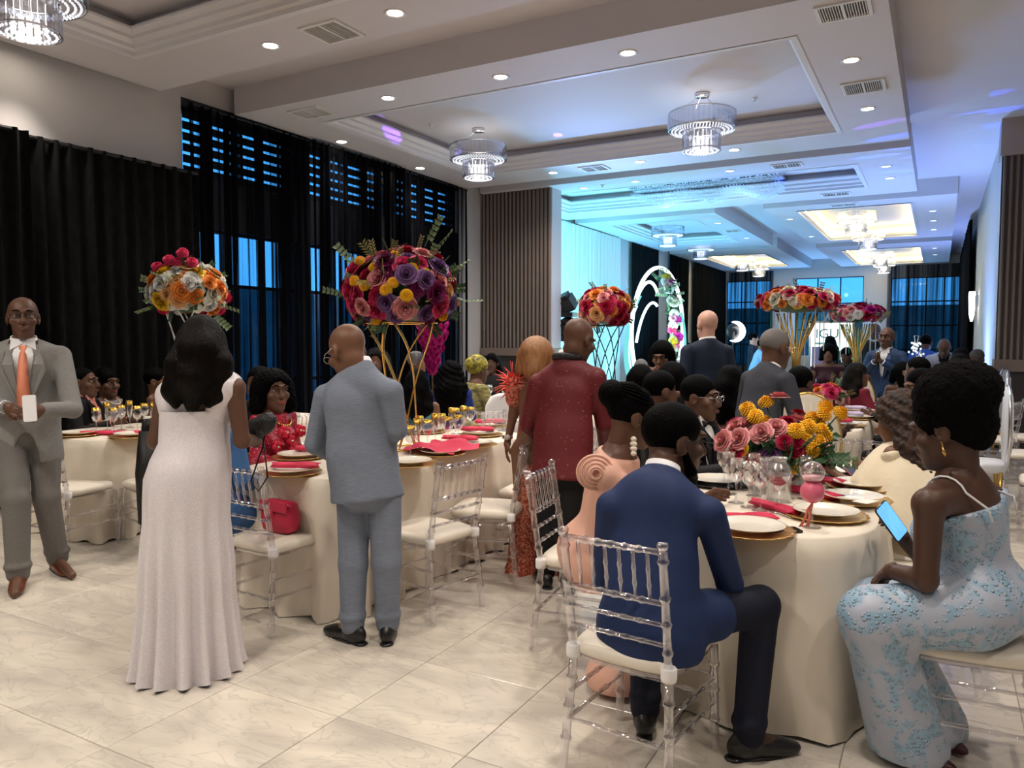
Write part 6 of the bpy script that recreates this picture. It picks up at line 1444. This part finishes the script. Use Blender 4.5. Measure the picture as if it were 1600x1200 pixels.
LEAF = [mat('leaf_dark', (.018, .060, .022), .5, noise=(8, (.035, .095, .03), .2)), mat('leaf_sage', (.16, .24, .12), .55, noise=(8, (.17, .23, .11), .2)), mat('leaf_olive', (.17, .17, .05), .55, noise=(8, (.30, .26, .10), .2))]
def sprig_mesh(m, n=6, L=.2, w=.026, l=.05):
    b = MB(); b.tube([(0, 0, 0), (.008, 0, L * .5), (.03, 0, L)], [.0022, .0018, .001], 5)
    for k in range(n):
        for s in (-1, 1):
            q = .25 + .75 * k / (n - 1); c = A(.008 + .02 * q, 0, L * q); d = nrm(A(.25, s * .8, .55)); sd = nrm(np.cross(d, A(1, 0, .2))); nn = np.cross(d, sd)
            b.add([c, c + d * l * .4 + sd * w * .5, c + d * l + nn * .006, c + d * l * .4 - sd * w * .5, c + d * l * .45 + nn * .006], [(0, 1, 4), (1, 2, 4), (2, 3, 4), (3, 0, 4)])
    return b.mesh('leaf_sprig', m, False)
SPRIG = [sprig_mesh(LEAF[0], 5, .13, .035, .055), sprig_mesh(LEAF[1], 5, .17, .034, .040), sprig_mesh(LEAF[2], 6, .16, .018, .05)]
def bloom(root, me, pos, d, r, name=None):
    o = link(name or me.name.split('.')[0], me, root, tuple(pos)); o.rotation_mode = 'QUATERNION'
    o.rotation_quaternion = Vector(d).to_track_quat('Z', 'Y') @ Matrix.Rotation(RND.uniform(0, 6.28), 3, 'Z').to_quaternion(); o.scale = (r, r, r)
    return o
def bouquet(root, c, R, n, pal, size, seed, greens=30, flat=-.72, spray=None):
    """blooms packed over a rounded mound; pal: list of (kind, weight)"""
    rr = random.Random(seed); kinds = [k for k, w in pal for _ in range(w)]; R = A(*R); c = A(*c)
    F = Field(.03, .05); F.ell((0, 0, 0), R * .72); V, Q = F.mesh(); o = skin_obj('foliage_core', [(V + c, Q, 0)], LEAF[0], root); 
    for k in range(n):
        z = 1 - (1 - flat) * (k + .5) / n; r = math.sqrt(max(0, 1 - z * z)); a = k * 2.39996 + rr.uniform(-.15, .15); d = A(r * math.cos(a), r * math.sin(a), z); p = c + d * R * rr.uniform(.80, .96)
        kd = rr.choice(kinds); s = size * rr.uniform(.82, 1.15) * (.72 if kd in ('marigold', 'whitepom') else 1); bloom(root, FM[kd], p, nrm(d / R + A(rr.gauss(0, .2), rr.gauss(0, .2), .15)), s)
    for k in range(greens):
        z = rr.uniform(flat - .2, 1); r = math.sqrt(max(0, 1 - z * z)); a = rr.uniform(0, 6.28); d = A(r * math.cos(a), r * math.sin(a), z); bloom(root, SPRIG[rr.choice((0, 0, 1, 2))], c + d * R * .80, nrm(d + A(rr.gauss(0, .35), rr.gauss(0, .35), rr.gauss(0, .3))), rr.uniform(.55, .9), 'leaf_sprig')
def crossing_rods(root, z0, z1, rb, rm, rt, n, m, rod=.006, tw=1.15):
    for k in range(n):
        for s in (-1, 1):
            a0 = 2 * math.pi * k / n; pts = []
            for i in range(22):
                q = i / 21; w = (1 - q) ** 2 * rb + 2 * q * (1 - q) * rm + q * q * rt; a = a0 + s * tw * (q - .5) * 2; pts.append((w * math.cos(a), w * math.sin(a), z0 + (z1 - z0) * q))
            MB().tube(pts, rod, 6).build('rod', m, root, True)
    MB().tube([(rb * math.cos(a), rb * math.sin(a), z0 + .008) for a in np.linspace(0, 2 * math.pi, 33)[:-1]], .008, 6, closed=True).build('base_ring', m, root, True); MB().tube([(rt * math.cos(a), rt * math.sin(a), z1) for a in np.linspace(0, 2 * math.pi, 33)[:-1]], .008, 6, closed=True).build('top_ring', m, root, True)
# tall arrangement on gold rods, middle table
c = at(608, 456, 5.26); fx, fy = T2[0], T2[1] - .05; t = thing('tall_flower_stand', 'tall stand of crossing gold rods with pink, purple and yellow flowers on the middle table', 'flower stand', (fx, fy, TABLE_Z + .002))
off = A(fx, fy, TABLE_Z + .002); crossing_rods(t, 0, .86, .13, .02, .24, 5, GOLDM, .006); bouquet(t, (0, 0, c[2] - off[2]), (.385, .385, .30), 128, (('hotpink', 5), ('crimson', 5), ('purple', 6), ('marigold', 7), ('pink', 4), ('plum', 3), ('peach', 1)), .062, 11, 60)
for dx, dz, L in ((.30, .12, 1.2), (-.30, .16, 1.3), (.16, .30, 1.5), (-.36, -.02, 1.1), (.38, -.06, 1.1), (.22, .26, 1.3)):
    v = _RT * dx + A(0, 0, dz); bloom(t, SPRIG[1], (0, 0, c[2] - off[2]) + v, nrm(v + A(0, 0, .12)), L * .8, 'leaf_sprig')
p = at(678, 552, 5.1) - off; cr = MB()
for k, w in enumerate((.040, .030, .020, .010)):
    for i in range(10): a = 2 * math.pi * i / 10; cr.box((p[0] - .03 * 0 + w * math.cos(a) - .006, p[1] + w * math.sin(a) - .006, p[2] - .02 * k - .02), (p[0] + w * math.cos(a) + .006, p[1] + w * math.sin(a) + .006, p[2] - .02 * k))
ps = at(650, 548, 5.1) - off; cr.v = [(x - p[0] + ps[0], y - p[1] + ps[1], z) for x, y, z in cr.v]; cr.build('hanging_crystal', CRYS, t); MB().tube([ps + A(0, 0, .14), ps], .0015, 4).build('crystal_thread', CHROME, t)
# fuchsia tassel flower farther back
p = at(675, 500, 6.4); t = thing('fuchsia_garland', 'hanging cone of fuchsia flowers on a thin gold stem behind the crossing rods', 'flower stand', (p[0], p[1], TABLE_Z)); rr = random.Random(8); zc = p[2] - TABLE_Z
MB().tube([(0, 0, 0), (0, 0, zc - .1)], .006, 6).build('stem', GOLDM, t); MB().lathe([(.001, 0), (.08, 0), (.08, .012), (.001, .014)], 20).build('base', GOLDM, t)
for k in range(70):
    q = k / 69; w = .13 * (1 - q) ** .8 + .02; a = k * 2.4; bloom(t, FM['magenta'], (w * math.cos(a) * rr.uniform(.6, 1), w * math.sin(a) * rr.uniform(.6, 1), zc - .02 - .40 * q), (math.cos(a), math.sin(a), -.2), .035)
# tall arrangement at the left table
c = at(306, 456, 6.85); fx, fy = T1[0], T1[1]; off = A(fx, fy, TABLE_Z + .002); t = thing('tall_flower_stand', 'tall white stand with orange, white and pink flowers on the left table', 'flower stand', tuple(off))
WROD = mat('white_rod', (.8, .8, .84), .3); crossing_rods(t, 0, c[2] - off[2] - .16, .12, .02, .20, 4, WROD, .006); bouquet(t, (0, 0, c[2] - off[2]), (.335, .335, .255), 86, (('peach', 6), ('orange', 5), ('white', 6), ('cream', 4), ('whitepom', 4), ('pinkpom', 3), ('yellow', 2)), .066, 21, 44)
for dx, dz in ((-.10, .22), (.02, .28), (.10, .2), (-.2, .16), (-.02, .2)):
    bloom(t, FM['pinkpom'], (0, 0, c[2] - off[2] + .02) + _RT * dx + A(0, 0, dz) - _FW * .14, nrm(A(0, 0, 1) - _FW * .8), .058)
for dx, dz in ((-.34, -.16), (-.30, .08), (.30, -.14), (.26, -.24)): v = _RT * dx + A(0, 0, dz); bloom(t, SPRIG[1], (0, 0, c[2] - off[2]) + v * .8, nrm(v), 1.1, 'leaf_sprig')
# arrangement on black rods, behind the burgundy jacket
c = at(946, 482, 8.2); off = A(c[0], c[1], TABLE_Z + .002); t = thing('tall_flower_stand', 'round ball of red and orange roses on crossing black rods', 'flower stand', tuple(off))
crossing_rods(t, 0, c[2] - off[2] - .18, .16, .04, .20, 4, BLACKM, .006); bouquet(t, (0, 0, c[2] - off[2]), (.28, .28, .23), 76, (('crimson', 7), ('orange', 5), ('peach', 4), ('plum', 4), ('pink', 3), ('hotpink', 3)), .062, 31, 14)
# two gold trumpet stands of the head table
def trumpet(px, py, D, Rr, pal, lab, seed, n, base_z=TABLE_Z):
    c = at(px, py, D); off = A(c[0], c[1], base_z); t = thing('trumpet_flower_stand', lab, 'flower stand', tuple(off)); h = c[2] - base_z - .14
    for k in range(18):
        a = 2 * math.pi * k / 18; pts = []
        for i in range(14):
            q = i / 13; r = .13 - .09 * math.sin(math.pi * min(1, q * 1.15)) + .14 * max(0, q - .45) ** 1.6 * 2; pts.append((r * math.cos(a), r * math.sin(a), h * q))
        MB().tube(pts, .010, 6).build('gold_rib', GOLDM, t, True)
    MB().lathe([(.001, 0), (.15, 0), (.15, .015), (.001, .02)], 28).build('base', GOLDM, t); bouquet(t, (0, 0, h + .14), Rr, n, pal, .062, seed, 26, -.35)
    g_ = MATS.get('green_strand') or mat('green_strand', (.02, .22, .14), .5)
    for k in range(9):
        a = 2 * math.pi * k / 9; rr_ = Rr[0] * .62; MB().tube([(rr_ * math.cos(a), rr_ * math.sin(a), h + .05), (rr_ * math.cos(a), rr_ * math.sin(a), h - .45 - .1 * (k % 3))], .006, 5).build('hanging_strand', g_ if k % 2 else WROD, t)
        bloom(t, FM['crimson'], (.14 * math.cos(a), .14 * math.sin(a), .1 + .05 * (k % 4)), (math.cos(a), math.sin(a), .4), .05)
trumpet(1246, 472, 9.4, (.50, .50, .185), (('crimson', 5), ('orange', 4), ('cream', 4), ('pink', 3), ('hotpink', 4), ('yellow', 2), ('blush', 2)), 'large flat mound of mixed roses on a gold ribbed trumpet stand', 41, 95); trumpet(1340, 492, 11.6, (.41, .41, .165), (('hotpink', 4), ('magenta', 4), ('white', 3), ('crimson', 4), ('pink', 2), ('cream', 2)), 'smaller mound of magenta and white roses on a gold ribbed stand', 43, 74)
# low arrangement of the front right table, bloom by bloom
vb = onz(1226, 762, TABLE_Z); t = thing('flower_centerpiece', 'low bowl of yellow marigolds and pink roses on the front right table', 'flower arrangement', (vb[0], vb[1], TABLE_Z + .001)); off = A(vb[0], vb[1], TABLE_Z + .001); D0 = proj(vb)[2]
MB().lathe([(.001, 0), (.07, 0), (.10, .02), (.115, .09), (.105, .13), (.10, .13), (.108, .09), (.09, .02), (.001, .015)], 28).build('bowl', GLASS, t, True)
F = Field(.02, .04); F.ell((0, 0, .17), (.17, .17, .075)); F.ell((0, 0, .10), (.09, .09, .07)); skin_obj('foliage_core', [(*F.mesh(), 0)], LEAF[0], t)
BL = [('marigold', .046, [(1170, 643, .0), (1198, 634, .1), (1182, 655, -.05), (1242, 676, -.14), (1260, 670, -.10), (1266, 658, .05), (1284, 651, .0), (1286, 640, .08), (1309, 649, .0), (1279, 676, -.05), (1265, 704, -.14), (1274, 693, -.1), (1284, 684, -.05), (1255, 690, -.12), (1238, 728, -.12), (1160, 702, -.1), (1198, 665, .1), (1275, 665, .1)]),
      ('pink', .050, [(1217, 622, .1), (1155, 686, -.12), (1130, 689, -.08), (1168, 664, -.02), (1150, 668, .02), (1190, 677, -.12), (1212, 669, -.1), (1282, 695, -.1), (1246, 658, .08), (1225, 712, .1)]),
      ('crimson', .036, [(1147, 662, .05), (1231, 658, .0), (1248, 647, .12), (1226, 691, -.16), (1246, 694, -.16), (1243, 704, -.17), (1287, 718, -.1), (1150, 708, -.12), (1178, 722, -.14), (1232, 665, .1), (1270, 715, -.1)]), ('purple', .048, [(1203, 714, -.13), (1192, 736, -.12)])]
for kd, r, L in BL:
    for x, y, dd in L:
        p = at(x, y, D0 + dd) - off; d = nrm(p - A(0, 0, .10) - _FW * .10); bloom(t, FM[kd], p, d, r)
        if y < 690: MB().tube([A(0, 0, .13) + A(p[0], p[1], 0) * .25, (A(0, 0, .14) + p) / 2 + A(p[0], p[1], 0) * .12, p], .0035, 5).build('stem', LEAF[0], t, True)
rr = random.Random(77)
for k in range(46): a = rr.uniform(0, 6.28); d = nrm(A(math.cos(a), math.sin(a), rr.uniform(-.1, .9))); bloom(t, SPRIG[0 if k % 4 else 1], A(0, 0, .14) + d * A(.13, .13, .07), d, rr.uniform(.7, 1.1), 'leaf_sprig')
# low arrangement farther back
vb = at(1291, 648, 6.9); t = thing('flower_centerpiece', 'low pink and orange flowers on the table beyond the front right table', 'flower arrangement', (vb[0], vb[1], TABLE_Z + .001)); MB().lathe([(.001, 0), (.06, 0), (.075, .12), (.07, .12), (.001, .01)], 24).build('bowl', GLASS, t, True); bouquet(t, (0, 0, .22), (.17, .17, .13), 34, (('pink', 5), ('hotpink', 4), ('orange', 2), ('crimson', 3), ('blush', 2)), .052, 61, 10)
# ------------------------------------------------------------------ far hall: glowing arch, sign, lights
c = at(1027, 500, 16.5); NEON = emit('arch_tube', (.22, .85, .85), .34); NEON2 = emit('arch_tube_white', (.75, 1, 1), .9)
t = thing('led_arch', 'tall glowing white and teal loop arch on the stage', 'light arch', (c[0], c[1], 0)); ax_ = A(*_RT); 
MB().box((-1.6, -1.0, 0), (1.4, 1.2, .30)).build('stage_platform', mat('stage_black', (.02, .025, .03), .5), t)
def loop(hw, z0, z1, dx, dy, tilt, m, r=.032, a0=0, a1=2 * math.pi):
    pts = []
    for k in range(49):
        a = a0 + (a1 - a0) * k / 48; x = hw * math.cos(a); z = (z0 + z1) / 2 + (z1 - z0) / 2 * math.sin(a); pts.append(ax_ * (x * math.cos(tilt) + dx + .06 * math.sin(a) * tilt * 3) + A(0, 0, z) + _FW * (dy + x * math.sin(tilt)) * A(1, 1, 0))
    MB().tube(pts, r, 8).build('light_loop', m, t, True)
loop(.56, .32, 3.05, .0, .0, .1, NEON2, .042)
for k in range(1, 7): loop(.58 + .015 * k - .06 * (k % 2), .30, 2.75 - .05 * k, -.03 - .012 * k, .04 * k, .08 * k, NEON2 if k == 3 else NEON, .026, 2.15 + .08 * k, 4.6); loop(.56 + .012 * k, .30, 2.7 - .05 * k, .03, .04 * k, .08 * k - .2, NEON2 if k == 2 else NEON, .026, -1.45, .62 - .07 * k)
loop(.42, .32, 2.75, -.25, .1, .5, NEON2, .035, .9, 2.9); loop(.36, .32, 2.3, -.2, .0, .6, NEON2, .03, 1.2, 3.0)
rr = random.Random(4)
for k in range(90):      # greenery and flowers winding up the right side of the loop
    q = rr.random(); a = -1.0 + 2.5 * q; p = ax_ * (.08 + .30 * math.cos(a) * .8 + rr.gauss(0, .06)) + A(0, 0, 1.75 + 1.05 * math.sin(a) + rr.gauss(0, .05)) - _FW * .12 * A(1, 1, 0); bloom(t, SPRIG[1 if k % 3 else 0], p, (rr.gauss(0, 1), rr.gauss(0, 1), rr.gauss(0, 1)), 1.3, 'leaf_sprig')
    if k % 3 == 0: bloom(t, FM[rr.choice(['hotpink', 'magenta', 'yellow', 'white', 'cream', 'blush'])], p - _FW * .06 * A(1, 1, 0), -_FW, .085)
for k in range(4): MB().box((.2, -1.25 + .25 * k, .0), (1.3, -1.0 + .25 * k, .075 * (k + 1))).build('stage_step', mat('step_pale', (.5, .6, .7), .5), t)
L = bpy.data.lights.new('arch_glow', 'POINT'); L.energy = 45; L.color = (.5, .95, 1); L.shadow_soft_size = .5; o = bpy.data.objects.new('arch_glow', L); COL.objects.link(o); o.parent = t; o.location = (.3, -.5, 1.7)
# photographer's crescent light
c = at(1146, 518, 15.5); t = thing('studio_light', 'glowing crescent studio light on a stand in front of the far window', 'studio light', (c[0], c[1], 0)); R_ = .19; z = c[2]
MB().tube([(0, 0, 0), (0, 0, z)], .018).build('stand', BLACKM, t)
q = []; n_ = 24
for s_, off in ((1, 0), (-1, .02)):
    pass
pts = [ax_ * (R_ * math.cos(a)) + A(0, 0, z + R_ * math.sin(a)) for a in np.linspace(-1.9, 1.75, 25)]
MB().tube(pts, [.005 + .06 * math.sin(math.pi * k / 24) ** .8 * .8 for k in range(25)], 10).build('crescent_tube', emit('crescent', (1, 1, 1), 5), t, True)
MB().lathe([(.17, -.02), (.14, .03), (.06, .07), (.01, .08)], 20).build('umbrella', BLACKM, t, True, (0, .1, z)).rotation_euler = (1.4, 0, YAW)
# bright backlit sign with the couple's name
c0 = ony(1268, 505, 20.0); c1 = ony(1330, 585, 20.0); sx0, sx1 = c0[0], c1[0]; t = thing('backlit_sign', 'bright white backlit sign with grey lettering on the stage', 'sign', (sx0, 20.0, 0)); W_ = sx1 - sx0
MB().box((0, 0, .35), (W_, .06, c0[2])).build('sign_panel', emit('sign_white', (.80, 1.0, .97), .75), t); MB().box((-.05, -.01, .0), (0, .08, c0[2] + .06)).build('sign_frame', SILVERM, t); MB().box((W_, -.01, .0), (W_ + .05, .08, c0[2] + .06)).build('sign_frame', SILVERM, t); MB().box((-.05, -.01, c0[2]), (W_ + .05, .08, c0[2] + .05)).build('sign_frame', SILVERM, t)
TXT = mat('sign_ink', (.20, .28, .30), .6)
def text(body, size, x, z, name):
    cu = bpy.data.curves.new(name, 'FONT'); cu.body = body; cu.size = size; cu.extrude = .004; me = None
    o = bpy.data.objects.new(name, cu); COL.objects.link(o); o.parent = t; o.location = (x, -.012, z); o.rotation_euler = (math.pi / 2, 0, 0); cu.materials.append(TXT)
    dg = bpy.context.evaluated_depsgraph_get(); me = bpy.data.meshes.new_from_object(o.evaluated_get(dg)); loc, rot = o.location.copy(), o.rotation_euler.copy(); bpy.data.objects.remove(o); bpy.data.curves.remove(cu)
    me.materials.clear(); me.materials.append(TXT); q = link(name, me, t, loc); q.rotation_euler = rot; return q
text('IGU P', .32, W_ * .10, c0[2] - .36, 'sign_lettering'); MB().box((W_ * .10, -.016, c0[2] - .52), (W_ * .52, -.012, c0[2] - .47)).build('sign_line', mat('sign_ink_pale', (.45, .62, .60), .6), t)
p = at(1278, 560, 13.6); t = thing('gift_box', 'tall lilac and pink box beside the bright sign', 'box', (p[0], p[1], TABLE_Z)); MB().box((-.10, -.04, 0), (.06, .04, .62)).build('box_body', mat('lilac_board', (.36, .34, .62), .5), t); MB().box((.06, -.045, 0), (.12, .045, .64)).build('box_spine', mat('pink_board', (.75, .2, .35), .5), t)
tb = thing('display_table', 'small table carrying the tall lilac box', 'table', (p[0], p[1], 0)); MB().box((-.4, -.3, .73), (.4, .3, TABLE_Z - .002)).build('table_top', BLACKM, tb)
for sx in (-1, 1):
    for sy in (-1, 1): MB().box((sx * .36 - .02, sy * .26 - .02, 0), (sx * .36 + .02, sy * .26 + .02, .73)).build('leg', BLACKM, tb)
# crystal hearts and fuchsia garland hanging from curved hooks, far right table
c = at(1432, 560, 10.7); t = thing('crystal_hook_stand', 'stand with curved hooks, crystal drops and a fuchsia garland, far right', 'table centrepiece', (c[0], c[1], TABLE_Z)); MB().lathe([(.001, 0), (.09, 0), (.09, .01), (.001, .012)], 20).build('base', SILVERM, t)
for dx, top in ((-.12, .42), (-.02, .80), (.06, .62)):
    MB().tube([A(0, 0, 0), A(0, 0, top * .8) + ax_ * dx * .4, A(0, 0, top) + ax_ * (dx * .4 + .03), A(0, 0, top) + ax_ * (dx - .02), A(0, 0, top - .10) + ax_ * dx * 1.2], .007, 6).build('hook', SILVERM, t, True)
    q = MB()
    for k in range(22):
        q.ell(ax_ * (dx * 1.2 + rr.gauss(0, .035)) + A(0, 0, top - .16 + rr.gauss(0, .04)), (.014, .014, .018), 6, 4)
    q.build('crystal_drops', CRYSG, t)['kind'] = 'stuff'
for k in range(26): bloom(t, FM['crimson'], ax_ * (.06 + rr.gauss(0, .025)) + A(0, 0, .05 + .42 * k / 25), (rr.gauss(0, 1), rr.gauss(0, 1), .2), .04)
